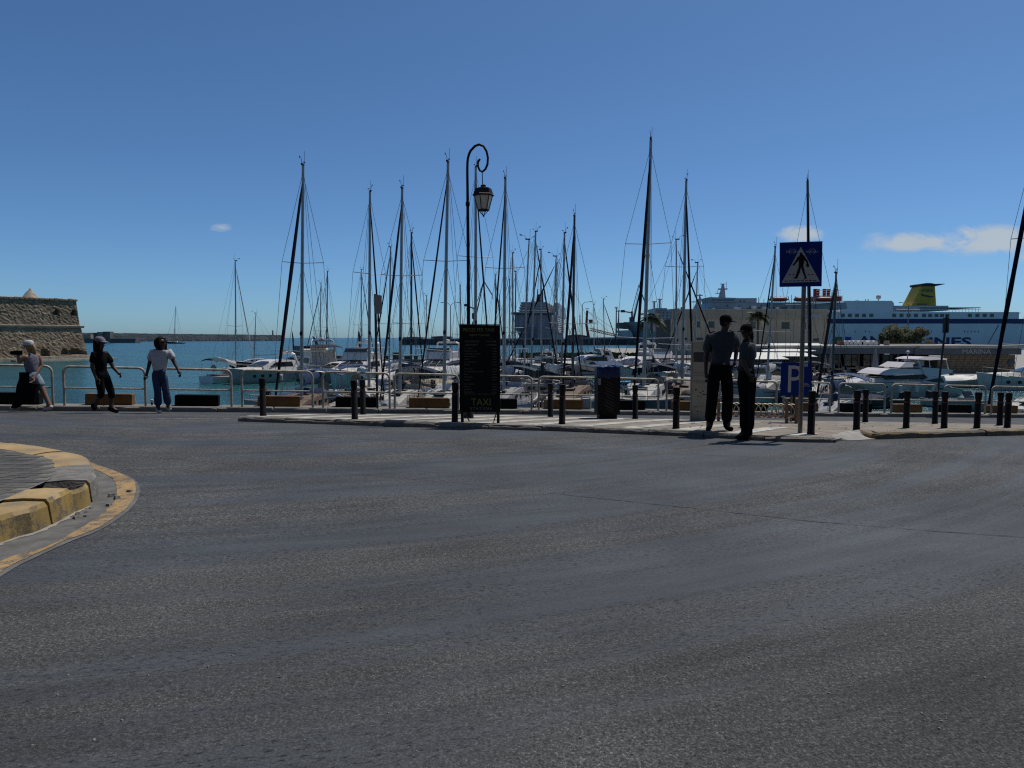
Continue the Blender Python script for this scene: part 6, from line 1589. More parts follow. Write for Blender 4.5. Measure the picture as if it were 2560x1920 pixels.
SB = [
 (757, 413, 751, 38, 10.5, -24, GREYH, COVB, SAILD, ALU, 2, 'tall sloop with thick dark furled genoa slanting left and blue boom cover', dict(ubow=681, furl_r=0.075)),
 (925.6, 479, 921, 46, 10, 12, GELC, COVW, SAILD, ALU, 2, 'sloop whose mast rises just left of the edge-on sign post', dict(ubow=957, furl_r=0.045)),
 (589, 652, 589, 77, 7.6, 160, GELC, COVW, SAILW, ALU, 1, 'white yacht lying stern-on with raised white boom cover and pale bimini', dict(bimini=COVT, boomup=16)),
 (639, 783, 636, 112, 9, -60, DARKH, None, None, ALUD, 0, 'dark-hulled old sailing boat by the mole behind the white cruiser', dict(detail=False)),
 (819, 679, 816, 92, 9.5, 35, GELC, COVN, None, ALUD, 1, 'yacht with slim dark mast behind the leaning dark banner', dict(wire=.016)),
 (802, 708, 800, 100, 9, -20, GELC, COVN, SAILD, ALU, 1, 'small distant yacht between leaning banner and slim dark mast', dict(wire=.016, detail=False)),
 (903.6, 674, 903, 98, 9, 160, GELC, COVW, SAILD, ALU, 1, 'distant yacht with thin mast beside the upright dark banner', dict(wire=.016, detail=False)),
 (1005, 471, 998, 40, 11, -26, GELC, COVT, SAILD, ALU, 2, 'tall sloop with dark furled genoa slanting towards the edge-on sign post', dict(ubow=948, furl_r=0.055)),
 (1029, 583, 1027, 54, 10, 18, GELC, COVN, SAILD, ALUD, 1, 'dark-masted sloop with furled genoa slanting right, left of price board', dict(ubow=1060, furl_r=0.045)),
 (1119.5, 405, 1108, 38, 12, -27, GELC, COVW, SAILD, ALU, 2, 'thick-masted sloop moored just left of the lamp post', dict(ubow=1040, furl_r=0.04)),
 (1190, 417, 1188, 48, 11.5, 14, GELC, COVN, SAILD, ALU, 2, 'tall sloop whose mast passes behind the hanging lantern', dict(ubow=1228, furl_r=0.045)),
 (1263, 447, 1259, 42, 11, -14, GELC, COVB, SAILD, ALU, 2, 'tall sloop whose mast stands just right of the price board', dict(ubow=1222, furl_r=0.04)),
 (1321, 599, 1308, 50, 10, -82, GREYH, COVT, None, ALU, 0, 'ketch-like yacht with large dark teal boom cover lying side-on', dict(boomup=-5)),
 (1340, 579, 1325, 55, 10, 30, GELC, COVN, SAILD, ALU, 0, 'right-leaning grey mast yacht left of the cruise ship', dict()),
 (1351.6, 624, 1354, 60, 9.5, -150, GELC, COVN, SAILD, ALU, 0, 'stout grey mast yacht in front of the cruise ship funnel', dict()),
 (1389, 641, 1382, 57, 10.5, -80, GELC, COVN, SAILD, ALU, 0, 'side-on yacht with long navy boom cover right of the cruise ship', dict(boomup=-2)),
 (1412, 583, 1402, 50, 10.5, 15, GELC, COVW, SAILD, ALU, 0, 'tall right-leaning mast yacht at the cruise ship stern', dict()),
 (1436, 541, 1431, 44, 11, -18, GELC, COVN, SAILD, ALUD, 1, 'dark-masted sloop with forked masthead left of the litter bin', dict(ubow=1405, furl_r=0.065)),
 (1282, 633, 1282, 63, 9.5, 25, GELC, COVN, None, ALU, 1, 'moored yacht with bare grey mast right beside the price board', dict()),
 (1289, 679, 1287, 72, 9, -40, GELC, COVW, None, ALUD, 1, 'smaller yacht tucked behind the bare grey mast yacht', dict(detail=False)),
 (1239, 688, 1238, 76, 9, 20, GELC, COVN, SAILD, ALU, 1, 'yacht half hidden behind the price board top edge', dict(detail=False)),
 (976, 618, 972, 66, 9.5, -14, GELC, COVW, SAILD, ALU, 1, 'slim yacht just right of the edge-on sign post plate', dict()),
 (1151, 714, 1150, 88, 9, 14, GELC, COVN, None, ALU, 1, 'distant yacht beside the double-armed mole lamp', dict(detail=False)),
 (1066, 740, 1064, 92, 8.5, -25, GELC, COVB, None, ALU, 1, 'short distant yacht left of the double-armed mole lamp', dict(detail=False)),
 (1249, 738, 1250, 96, 8.5, 10, GELC, COVN, None, ALUD, 0, 'short dark-masted yacht just behind the price board right edge', dict(detail=False)),
 (1274, 699, 1273, 86, 9, -12, GELC, COVW, None, ALU, 1, 'distant yacht between price board and cruise ship', dict(detail=False)),
 (1393, 658, 1391, 73, 9.5, 22, GELC, COVN, None, ALU, 1, 'yacht behind the long navy boom cover', dict(detail=False)),
 (1485, 761, 1485, 98, 8.5, 20, GELC, COVW, None, ALU, 0, 'short stout mast boat by the red crane', dict(detail=False)),
 (1450, 792, 1450, 108, 8, -20, GELC, COVN, None, ALUD, 0, 'shortest-masted boat moored against the hedged mole', dict(detail=False)),
 (1509, 748, 1512, 92, 9, 34, GELC, COVN, SAILD, ALUD, 0, 'small yacht with dark stay slanting right behind the litter bin', dict(detail=False)),
 (1627, 349, 1608, 42, 12.5, -9, NAVY, COVN, SAILD, ALU, 2, 'tallest sloop with very dark furled genoa right of the litter bin', dict(ubow=1583, furl_r=0.075)),
 (1716, 452, 1705, 46, 11.5, 10, GELC, COVW, SAILD, ALU, 2, 'tall sloop directly left of the capped officer', dict(ubow=1735, furl_r=0.055)),
 (1692, 599, 1690, 58, 10, 84, GREYH, COVN, SAILD, ALU, 0, 'side-on yacht with navy boom cover left of the info stele', dict(boomup=-3)),
 (1743, 657, 1737, 62, 9.5, -140, GELC, COVN, SAILD, ALU, 0, 'short-masted yacht between the tall sloop and the officers', dict()),
 (1938, 618, 1915, 52, 10.5, -16, GELC, COVW, SAILD, ALU, 1, 'right-leaning yacht mast left of the crossing sign', dict(ubow=1888, furl_r=0.04)),
 (2019, 451, 2027, 48, 11, 6, DARKH, COVN, SAILD, ALUD, 1, 'dark-masted yacht directly behind the crossing sign', dict(ubow=2033, furl_r=0.06)),
 (2090, 683, 2080, 37, 9, -28, NAVY, COVB, SAILD, ALUD, 0, 'navy yacht with short black mast beyond the dropped ramp', dict(ubow=2040, furl_r=0.06)),
 (2600, 290, 2598, 34, 11.5, -40, DARKH, COVN, SAILD, ALUD, 2, 'yacht with thick black furled genoa slanting at the ochre kerb end', dict(ubow=2478, furl_r=0.085)),
 (439, 765, 438, 560, 14, -80, DARKH, None, None, ALUD, 1, 'lone sailing boat anchored out before the breakwater', dict(detail=False, wire=.05)),
]
for row in SB: sailboat(*row[:12], **row[12], group=None)

def cruiser(u, v, L, th, label, hm=GELC, fly=True, canopy=None, Y=None, arch=True, glass=True):
    p = WZ(u, v, WATER) if Y is None else W(u, v, Y); X, Yy = p.x, p.y
    t = thing('motor_cruiser', label, 'motor boat', (X, Yy, WATER)); B = .34 * L; fb, fs = .155 * L, .10 * L
    secs = hull(t, L, B, fb, fs, hm, GELD, .92, .35)
    z0 = fs + .05
    def house(pts, w0, w1, name, mt, par=t, sm=30):
        m = MB(); cs = []
        for x, zb, zt in pts: cs.append([(x * L, B / 2 * w0, zb), (x * L, B / 2 * w1, zt), (x * L, -B / 2 * w1, zt), (x * L, -B / 2 * w0, zb)])
        m.loft(cs); return m.build(name, mt, par, smooth=sm)
    hc = .115 * L
    house([(-.02, z0, z0 + .03), (.06, z0, z0 + .055 * L), (.30, z0 + .02 * L, z0 + .05 * L), (.40, z0 + .035 * L, z0 + .04 * L)], .72, .55, 'foredeck_trunk', GELD)
    cab = house([(-.26, z0 - .05, z0 + hc), (-.10, z0 - .05, z0 + hc * 1.08), (.03, z0 - .05, z0 + hc), (.17, z0 + .02, z0 + .06 * L)], .80, .66, 'cabin', GELC)
    # windscreen panes
    a0 = Vector((.035 * L, 0, z0 + hc * .93)); a1 = Vector((.165 * L, 0, z0 + .062 * L))
    for s0, s1 in ((-.95, -.36), (-.31, .31), (.36, .95)):
        m = MB(); q = []
        for a, w in ((a0, B / 2 * .63), (a1, B / 2 * .64)):
            for s in (s0, s1): q.append(a + Vector((.012 * L * (1 - abs(s)) + .02, w * s, .03)))
        q = [q[0], q[1], q[3], q[2]]; m.add(q + [x + Vector((-.03, 0, -.03)) for x in q], [(0, 1, 2, 3), (7, 6, 5, 4), (0, 4, 5, 1), (1, 5, 6, 2), (2, 6, 7, 3), (3, 7, 4, 0)]); m.build('windscreen_pane', GLASS, cab)
    for sg in (1, -1):
        m = MB(); pl = [(-.22 * L, z0 + hc * .45), (.10 * L, z0 + hc * .48), (.02 * L, z0 + hc * .86), (-.20 * L, z0 + hc * .88)]; m.prism(pl, sg * B / 2 * .735 - .02, sg * B / 2 * .735 + .02); m.build('side_window', GLASS, cab)
        for x in (.12, .2, .28): m = MB(); m.lathe([(.02 * L * .8, 0), (.015 * L, .02)], 10); o = m.build('porthole', GLASS, t); o.location = (x * L, sg * (B / 2 * (1 - (max(0, x + .05) / .55) ** 2.2) * .97), fs * .75); o.rotation_euler = (-sg * math.pi / 2, 0, -sg * .25)
    zf = z0 + hc
    if fly:
        f = house([(-.27, zf, zf + .065 * L), (-.05, zf, zf + .06 * L), (.02, zf, zf + .075 * L), (.055, zf, zf + .01)], .66, .70, 'flybridge', GELC)
        m = MB(); cs = []
        for x, z in ((.03, zf + .07 * L), (.0, zf + .10 * L)): cs.append([(x * L, B / 2 * .62, z), (x * L + .02, 0, z), (x * L, -B / 2 * .62, z), (x * L - .03, -B / 2 * .6, z), (x * L - .01, 0, z), (x * L - .03, B / 2 * .6, z)])
        m.loft(cs); m.build('fly_screen', GLASS, f)
        m = MB(); m.box((-.10 * L, 0, zf + .075 * L), (.05 * L, B * .4, .05 * L)); m.build('helm_seat', GELD, f)
    if arch:
        za = zf + (.15 if fly else .07) * L
        for sg in (1, -1): m = MB(); m.path([(-.30 * L, sg * B * .33, z0 + hc * .5), (-.25 * L, sg * B * .31, za - .1), (-.235 * L, sg * B * .25, za)], [.10, .08, .07], 6, squash=2.0); m.build('radar_arch', GELC, t, smooth=40)
        m = MB(); m.path([(-.235 * L, B * .26, za), (-.235 * L, -B * .26, za)], .08, 6, squash=1.6); m.build('arch_top', GELC, t, smooth=40)
        m = MB(); m.lathe([(.22, 0), (.26, .08), (.22, .2), (.05, .26)], 12, (-.235 * L, 0, za + .07)); m.build('radome', GELC, t, smooth=40)
        m = MB(); m.path([(-.235 * L, B * .2, za), (-.30 * L, B * .2, za + 1.6)], .012, 4); m.build('antenna', GELC, t)
    if canopy:
        zc = z0 + hc * 1.05 + (.10 * L if fly else 0); m = MB(); cs = []
        for x, dz in ((-.47, -.15), (-.40, .02), (-.28, .08), (-.14, 0)): cs.append([(x * L, B * .40, zc + dz - .18), (x * L, B * .26, zc + dz), (x * L, -B * .26, zc + dz), (x * L, -B * .40, zc + dz - .18), (x * L, -B * .26, zc + dz - .05), (x * L, B * .26, zc + dz - .05)])
        m.loft(cs); cn = m.build('canopy', canopy, t, smooth=50)
        for x in (-.46, -.2):
            for sg in (1, -1): m = MB(); m.path([(x * L, sg * B * .39, z0), (x * L, sg * B * .39, zc - .2)], .02, 4); m.build('canopy_pole', RAIL, cn)
    m = MB(); m.box((-.40 * L, 0, z0 + .03), (.17 * L, B * .7, .1)); m.build('cockpit', TEAK, t)
    m = MB(); m.box((-.53 * L, 0, .22), (.08 * L, B * .78, .10)); m.build('swim_platform', GELD, t)
    rails = [(secs[i][3][0], secs[i][3][1] * .9, secs[i][3][2]) for i in range(7, 14)]
    for sg in (1, -1):
        m = MB(); m.path([(x, sg * y, z + .6) for x, y, z in rails] , .018, 5); m.build('bow_rail', RAIL, t)
        for x, y, z in rails[::2]: m = MB(); m.path([(x, sg * y, z), (x, sg * y, z + .6)], .014, 4); m.build('stanchion', RAIL, t)
        for x in (-.25, .0): m = MB(); m.lathe([(.04, .34), (.14, .26), (.14, -.26), (.04, -.34)], 8, (x * L, sg * (B / 2 + .1), fs * .5)); m.build('fender', random.choice((GELC, RUBBER, NAVY)), t, smooth=40)
    place(t, X, Yy, th); return t
cruiser(672, 955, 10.5, -28, 'white hardtop cruiser with dark windscreen beside the stern-on yacht', GREENH, fly=False)
cruiser(790, 946, 12, -150, 'bulky white cruiser with black canopy behind the hardtop cruiser', GELC, fly=True, canopy=BLACKC)
cruiser(893, 962, 11.5, -12, 'white flybridge cruiser bow-on behind the upright dark banner', GELC, canopy=None)
cruiser(1098, 958, 11.5, -14, 'white flybridge cruiser with dark hull just left of price board', DARKH)
cruiser(1003, 952, 8.5, -55, 'small cruiser with dark blue canopy between two railing panels', GELC, fly=False, canopy=COVN, arch=False)
cruiser(950, 948, 9, 20, 'small grey cruiser behind the edge-on sign post', GREYH, fly=False, canopy=BLACKC)
cruiser(848, 955, 9.5, -40, 'grey-hulled open cruiser left of the bow-on flybridge cruiser', GREYH, fly=False, arch=True)
cruiser(1466, 935, 11, -70, 'white cabin cruiser beside the stone mole left of the litter bin', GELC, fly=False)
cruiser(1588, 950, 11.5, -35, 'white cruiser with black hood right of the litter bin', GELC, fly=False, canopy=BLACKC)
cruiser(1652, 948, 11, 24, 'white flybridge cruiser left of the info stele', GELC)
cruiser(1712, 958, 9, -60, 'white cruiser with white canopy just left of the info stele', GELC, fly=False, canopy=COVW)
cruiser(1300, 925, 7.5, 30, 'distant white cruiser right of the price board', GELC, fly=False)
cruiser(1352, 930, 7.5, -30, 'distant white cruiser beneath the cruise ship', GELC)
cruiser(1418, 925, 7.5, 60, 'distant side-on white cruiser near the hedged mole', GELC, fly=False, canopy=COVW)
cruiser(1535, 930, 7.5, -50, 'distant white cruiser behind the litter bin', GELC, fly=False)
cruiser(1925, 972, 9.5, 96, 'dark red motor boat lying side-on behind the officers', REDH, fly=False, arch=False)
cruiser(2590, 975, 10, -100, 'white cruiser at the marina wall beyond the motor yacht', GELC, fly=False)
cruiser(740, 925, 9, -110, 'dark-canopied boat tied up against the mole behind the cruisers', DARKH, fly=False, canopy=BLACKC)
cruiser(845, 918, 9, 120, 'dark-hulled work boat against the mole by the leaning banner', DARKH, fly=False, canopy=BLACKC)

def motor_yacht():
    c = WZ(2262, 990, WATER); t = thing('motor_yacht', 'big white flybridge motor yacht with hard top moored off the cafe', 'motor boat', (c.x, c.y, WATER))
    TH = -80; k = .217 * c.y / F / math.cos(R(90 + TH))
    def q(x, y): return (-(x - 840) * k, (602 - y) * k)      # side profile -> metres, bow = +x
    sheer = [(60, 438), (140, 432), (260, 428), (430, 424), (640, 424), (860, 432), (1080, 462), (1240, 492), (1330, 505), (1395, 515)]
    bott = [(75, 440), (170, 478), (290, 540), (390, 600), (640, 604), (860, 604), (1080, 604), (1240, 604), (1330, 604), (1395, 604)]
    hw = [.05, .55, 1.05, 1.5, 1.8, 1.85, 1.85, 1.82, 1.75, 1.7]; secs = []
    for (a, b, w) in zip(sheer, bott, hw):
        xs, zs = q(*a); xb, zb = q(*b); zb = min(zb, zs - .02); xm_, zm = (xs * .6 + xb * .4), zs * .45 + zb * .55
        lo = zb - (.35 if b[1] > 599 else 0)
        secs.append([(xb, 0, lo - .1), (xb, w * .55, lo), (xm_, w * .86, zm), (xs, w, zs), (xs, -w, zs), (xm_, -w * .86, zm), (xb, -w * .55, lo)])
    m = MB(); m.loft(secs); h = m.build('hull', GELC, t, smooth=45)
    m = MB()
    for sg in (1, -1): m.path([(s_[3][0], sg * (s_[3][1] + .01), s_[3][2] - .03) for s_ in secs], .04, 5)
    m.build('rub_rail', P('rub_grey', (.25, .25, .25), .5), h)
    for x, y, w_, h_ in ((410, 478, .16, .16), (1020, 510, .30, .34), (1110, 504, .55, .10)):
        for sg in (1, -1): xx, zz = q(x, y); m = MB(); m.box((xx, sg * 1.76, zz), (w_, .14, h_)); m.build('porthole', GLASS, h)
    def prof(name, pts, w0, mt, par=t, w1=None):
        w1 = w0 if w1 is None else w1; P2 = [q(*a) for a in pts]; zmin = min(z for _, z in P2); zmax = max(z for _, z in P2); n = len(P2)
        vs_ = []
        for sg in (1, -1):
            for x, z in P2: f = (z - zmin) / max(.01, zmax - zmin); nose = 1 - .35 * max(0, (x - 2.2) / 4) ; vs_.append((x, sg * (w0 + (w1 - w0) * f) * nose, z))
        m = MB(); m.add(vs_, [tuple(range(n)), tuple(range(2 * n - 1, n - 1, -1))] + [(i, i + n, (i + 1) % n + n, (i + 1) % n) for i in range(n)]); return m.build(name, mt, par)
    prof('foredeck', [(90, 440), (175, 414), (290, 392), (420, 384), (600, 392), (900, 400), (900, 440), (430, 432)], 1.45, GELC, w1=1.15)
    prof('cockpit_side', [(860, 440), (880, 415), (950, 380), (1130, 365), (1160, 440), (1240, 488), (1100, 470)], 1.72, GELC)
    prof('saloon_glass', [(440, 396), (560, 345), (940, 345), (945, 372), (840, 400)], 1.42, GLASS)
    a = prof('side_window', [(885, 414), (1000, 392), (1100, 385), (1135, 438), (1010, 432)], 1.735, GLASS)
    prof('brow', [(358, 342), (420, 304), (500, 280), (880, 288), (905, 318), (890, 346), (560, 352), (420, 352)], 1.52, GELC, w1=1.36)
    prof('deck_hatch', [(525, 298), (540, 277), (650, 280), (660, 298)], .9, GLASS)
    prof('flybridge', [(880, 290), (890, 268), (1190, 288), (1252, 298), (1254, 330), (1120, 352), (950, 384), (900, 346)], 1.58, GELC)
    prof('fly_cushion', [(930, 262), (960, 256), (1150, 276), (1200, 290), (930, 274)], 1.2, P('cushion_navy', (.02, .025, .05), .8))
    w = prof('windshield', [(622, 268), (716, 212), (832, 216), (884, 268)], 1.25, GELC, w1=1.05)
    for sg in (1, -1):
        m = MB(); m.prism([q(*b) for b in ((800, 232), (836, 228), (870, 262), (800, 264))], sg * 1.19 - .03, sg * 1.19 + .03); m.build('side_pane', GLASS, w)
    for s0, s1 in ((-.95, -.08), (.08, .95)):
        m = MB(); x0, z0 = q(690, 262); x1, z1 = q(764, 220); A_ = [Vector((x0 - .1, 1.05 * s0, z0 + .14)), Vector((x0 - .1, 1.05 * s1, z0 + .14)), Vector((x1 + .28, .95 * s1, z1 + .02)), Vector((x1 + .28, .95 * s0, z1 + .02))]
        n_ = Vector((.05, 0, .05)); m.add([p_ + n_ for p_ in A_] + [p_ - n_ for p_ in A_], [(0, 1, 2, 3), (7, 6, 5, 4), (0, 4, 5, 1), (1, 5, 6, 2), (2, 6, 7, 3), (3, 7, 4, 0)]); m.build('windshield_pane', GLASS, w)
    prof('hard_top', [(842, 180), (870, 164), (940, 153), (1060, 154), (1150, 162), (1212, 174), (1204, 186), (1100, 184), (985, 190)], 1.35, GELC, w1=1.15)
    for x0, x1 in ((862, 880), (1000, 985), (1210, 1218)):
        for sg in (1, -1): a_ = q(x0, 180); b_ = q(x1, 292); m = MB(); m.path([(a_[0], sg * 1.15, a_[1]), (b_[0], sg * 1.4, b_[1])], .035, 6); m.build('hard_top_post', GELC, t)
    m = MB(); a_ = q(945, 250); m.box((a_[0], 0, a_[1] + .15), (.5, 1.6, .55)); m.build('helm_seat', COVW, t)
    m = MB(); a_ = q(820, 190); b_ = q(824, 110); m.path([(a_[0], .3, a_[1] - .3), (b_[0], .3, b_[1])], .04, 6); m.lathe([(.05, 0), (.15, .06), (.15, .16), (.05, .24)], 10, (b_[0], .3, b_[1] - .05)); m.box((a_[0], .3, a_[1] - .02), (.6, .5, .05)); m.build('radar_mast', SHIPG, t, smooth=30)
    m = MB(); a_ = q(1225, 150); m.box((a_[0], 0, a_[1]), (.35, 1.2, .10)); m.path([(a_[0], 0, a_[1]), (a_[0] + .1, 0, a_[1] - .3)], .05, 6); m.build('radar_scanner', GELC, t)
    for sg in (1, -1):
        pts = [(*q(x, y),) for x, y in ((85, 398), (200, 378), (360, 366), (520, 378), (700, 400))]; m = MB(); m.path([(x, sg * (.35 + .95 * min(1, i / 2.2)), z) for i, (x, z) in enumerate(pts)], .02, 5); m.build('bow_rail', RAIL, t)
        for i, ((x, y), b_) in enumerate(zip(((85, 398), (200, 378), (360, 366), (520, 378)), ((90, 436), (200, 424), (360, 400), (520, 398)))): xa, za = q(x, y); xb, zb = q(*b_); yy = sg * (.35 + .95 * min(1, i / 2.2)); m = MB(); m.path([(xa, yy, za), (xb, yy, zb)], .016, 4); m.build('stanchion', RAIL, t)
    for x, y in ((135, 352), (475, 376), (272, 382)):
        a_ = q(x, y); m = MB(); m.lathe([(.04, 0), (.12, .04), (.12, .12), (.04, .18)], 8, (a_[0], .5, a_[1] - .12)); m.build('deck_light', COVW, t, smooth=40)
    a_ = q(1410, 575); m = MB(); m.box((a_[0] + .15, 0, .25), (.7, 3.0, .12)); m.build('swim_platform', GELD, t)
    m = MB(); m.path([(q(1440, 548)[0], -1.5, q(1440, 548)[1]), (q(1500, 552)[0], -1.5, q(1500, 552)[1])], [.16, .13], 8); m.build('fender', GELC, t, smooth=40)
    for x in (560, 760, 960): m = MB(); m.lathe([(.04, .34), (.14, .26), (.14, -.26), (.04, -.34)], 8, (q(x, 0)[0], 1.95, .75)); m.build('fender', GELC, t, smooth=40)
    place(t, c.x, c.y, TH)
motor_yacht()

def small_boat(u, v, L, th, label, hm=GELC, cover=None, outboard=True, screen=True, seats=True):
    p = WZ(u, v, WATER); t = thing('small_boat', label, 'small boat', (p.x, p.y, WATER)); B = .36 * L; fb, fs = .14 * L, .11 * L
    secs = hull_secs(L, B, fb, fs, .9, .2, flare=.3); m = MB(); m.loft([[s[3], s[2], s[1], s[0], s[6], s[5], s[4], (s[4][0], s[4][1] * .84, s[4][2]), (s[4][0] * .97, s[4][1] * .78, .12), (s[3][0] * .97, s[3][1] * .78, .12), (s[3][0], s[3][1] * .84, s[3][2])] for s in secs]); h = m.build('hull', P('old_gelcoat', (.40, .385, .34), .5, var=.2, scale=3) if hm is GELC else hm, t, smooth=40)
    mi = MB(); mi.box((-.03 * L, 0, .15), (.80 * L, B * .62, .05)); mi.build('floor', random.choice((TEAK, RUBBER, P('deck_slate', (.16, .16, .16), .7))), t)
    m = MB()
    for sg in (1, -1): m.path([(s[3][0], sg * s[3][1], s[3][2] + .01) for s in secs], .04, 6)
    m.build('gunwale', RUBBER if hm is not GELC else GREYH, h)
    if cover:
        m = MB(); cs = []
        for s in secs[1:-1]:
            x, b, z = s[3]; hp = z + .22 * L * .35 * math.sin(math.pi * min(1, max(0, (x + L / 2) / L))) + .05; cs.append([(x, b * 1.02, z - .08), (x, b * .98, z + .03), (x, 0, hp), (x, -b * .98, z + .03), (x, -b * 1.02, z - .08)])
        m.loft(cs); m.build('tarpaulin', cover, t, smooth=50)
    else:
        if seats:
            for x in (-.28, .02): m = MB(); m.box((x * L, 0, fs * .8), (.09 * L, B * .78, .06)); m.build('bench', TEAK, t)
        m = MB(); m.box((.12 * L, 0, fs + .1), (.14 * L, B * .34, .36)); m.build('console', P('old_gelcoat', (.40, .385, .34), .5), t)
        if screen: m = MB(); m.prism([(.17 * L, fs + .28), (.19 * L, fs + .28), (.13 * L, fs + .68), (.115 * L, fs + .68)], -B * .18, B * .18); m.build('screen', GLASS, t)
    if outboard:
        m = MB(); m.loft([[(-L / 2 - .30, y, z) for y, z in ((-.14, fs + .05), (.14, fs + .05), (.12, fs + .5), (-.12, fs + .5))], [(-L / 2 + .08, y, z) for y, z in ((-.12, fs + .02), (.12, fs + .02), (.1, fs + .42), (-.1, fs + .42))]]); m.path([(-L / 2 - .1, 0, fs + .1), (-L / 2 - .12, 0, -.4)], .06, 6); m.build('outboard_motor', RUBBER, t, smooth=30)
    m = MB(); m.path([(.42 * L, 0, fb + .02), (.42 * L, 0, fb + .35), (.3 * L, B * .28, fb + .3)], .015, 5); m.path([(.42 * L, 0, fb + .35), (.3 * L, -B * .28, fb + .3)], .015, 5); m.build('bow_rail', RAIL, t)
    place(t, p.x, p.y, th); return t
for a in (
 (842, 1004, 5.5, -70, 'open grey boat with steering wheel behind the black block by twin bollards', GREYH, None),
 (735, 1012, 5, 60, 'pale dinghy with blue tarpaulin behind the ochre block and bollard', GELC, COVB),
 (700, 1022, 4.6, -80, 'small white open boat at the quay foot behind the ochre block', GELC, None),
 (955, 1012, 5.2, -30, 'white open boat with black outboard behind the edge-on sign post', GELC, None),
 (1010, 990, 6, 80, 'dark wooden boat with white gunwale left of price board', DARKH, None),
 (1075, 1010, 6, -85, 'boat under a blue tarpaulin behind the ochre block left of price board', DARKH, COVB),
 (1090, 978, 6, -60, 'tan-covered boat behind the railing left of price board', DARKH, P('cover_tan', (.28, .23, .15), .85)),
 (1330, 1012, 6, -75, 'boat under a slate blue tarpaulin right of the price board', GELC, P('cover_slate', (.05, .065, .10), .85)),
 (1355, 1022, 4.8, 10, 'small white boat with ladder at the quay right of price board', GELC, None),
 (1390, 985, 5.5, -50, 'open boat with white cover behind the bollard pair', DARKH, COVW),
 (1455, 995, 5.5, 70, 'dark open boat behind the ochre block left of bin', DARKH, None),
 (1420, 1005, 5, -20, 'white open boat behind the short rear bollard left of bin', GELC, None),
 (1568, 985, 6, 75, 'open boat with bright cyan cover right of the litter bin', GELC, COVC),
 (1600, 1005, 5.5, -60, 'grey open boat behind the black block right of bin', GREYH, None),
 (1660, 990, 6.5, -80, 'long boat with pale blue cover left of info stele', GELC, P('cover_slate', (.09, .11, .19))),
 (1650, 1015, 6, -85, 'boat under blue tarpaulin behind the railing gap left of stele', NAVY, COVB),
 (1710, 985, 6, 80, 'open white and blue boat beside the info stele', NAVY, None),
 (1720, 1000, 5.5, -70, 'teal-shadowed white boat touching the info stele edge', GELC, None),
 (1850, 1008, 5, 40, 'white dinghy behind the bicycle rack rings', GELC, None),
 (2060, 985, 5.5, -80, 'white boat with grey cover between crossing post and ramp', GELC, P('cover_grey', (.20, .21, .22), .85)),
 (2118, 1020, 5.5, 85, 'dark navy dinghy with blue tarpaulin beyond the ramp', DARKH, COVN),
 (2170, 1018, 5, -80, 'black open boat behind the black block beyond the ramp', DARKH, None),
 (2395, 1022, 5, 10, 'white boat with raised gangplank behind the black block', GELC, None),
 (2360, 968, 6, 70, 'white covered tender just right of the motor yacht stern', GELC, COVW),
 (2410, 966, 6, 60, 'second white covered tender by the marina stone wall', GELC, COVW),
 (2475, 966, 6.5, 75, 'white covered tender below the round vent', GELC, COVW),
 (2140, 975, 5.5, -60, 'small white boat at the bow of the motor yacht', GELC, None),
 (1130, 985, 5.5, 40, 'open boat hidden beside the front bollard at price board', DARKH, None),
 (1520, 1000, 5.5, 85, 'white open boat behind the litter bin', GELC, None),
): small_boat(*a)

# feather banners on the mole side
def banner(u0, v0, u1, v1, w_, Y, lab, txt=None):
    a = W(u1, v1, Y); b = W(u0, v0, Y); base = Vector((a.x, Y, -1.95)); t = thing('feather_banner', lab, 'banner', base); k = Y / F
    A = a - base; B_ = b - base; m = MB(); m.path([Vector((0, 0, 0)), A, B_], .03, 6); m.build('pole', IRON, t)
    d = (B_ - A); n = 12; m = MB(); vs_ = []
    for i in range(n + 1):
        f = i / n; p = A + d * f; ww = w_ * k * math.sin(math.pi * min(1, (1 - f) * 1.0 + .02) / 2) ** .5 * (1 - .25 * (1 - f)); vs_.append([p + Vector((0, -.02, 0)), p + Vector((ww, .05 * math.sin(i), -.15 * ww)), p + Vector((ww, .05 * math.sin(i) + .02, -.15 * ww)), p])
    m.loft(vs_); fl = m.build('flag', P('banner_cloth', (.014, .016, .03), .85), t)
    for i in range(6):
        p = A + d * (.2 + .1 * i); m = MB(); m.box((p.x + w_ * k * .4, -.06, p.z), (w_ * k * .4, .01, .1)); m.build('print', P('banner_print', (.3, .32, .4), .7), fl)
banner(781, 840, 806, 905, 12, 113.5, 'dark feather banner leaning left over the cruisers')
banner(896, 828, 896, 893, 10, 113.5, 'upright dark feather banner with pale lettering over the flybridge cruiser')
banner(730, 828, 733, 890, 5, 113.5, 'narrow dark feather banner at the grey container')

# mooring lines into the water at the quay
for u, v0, off in ((317, 895, .7), (427, 905, .7), (2075, 940, .7)):
    a = Q(u, .75); a.z += .05; p = WZ(u, v0, WATER); m = MB(); m.path([a, a.lerp(p, .5) + Vector((0, 0, -.25)), p], .012, 5); o = m.build('mooring_line', WIRE)
    tag(o, 'thin mooring line running from the quay edge to the water', 'rope', 'mooring lines')

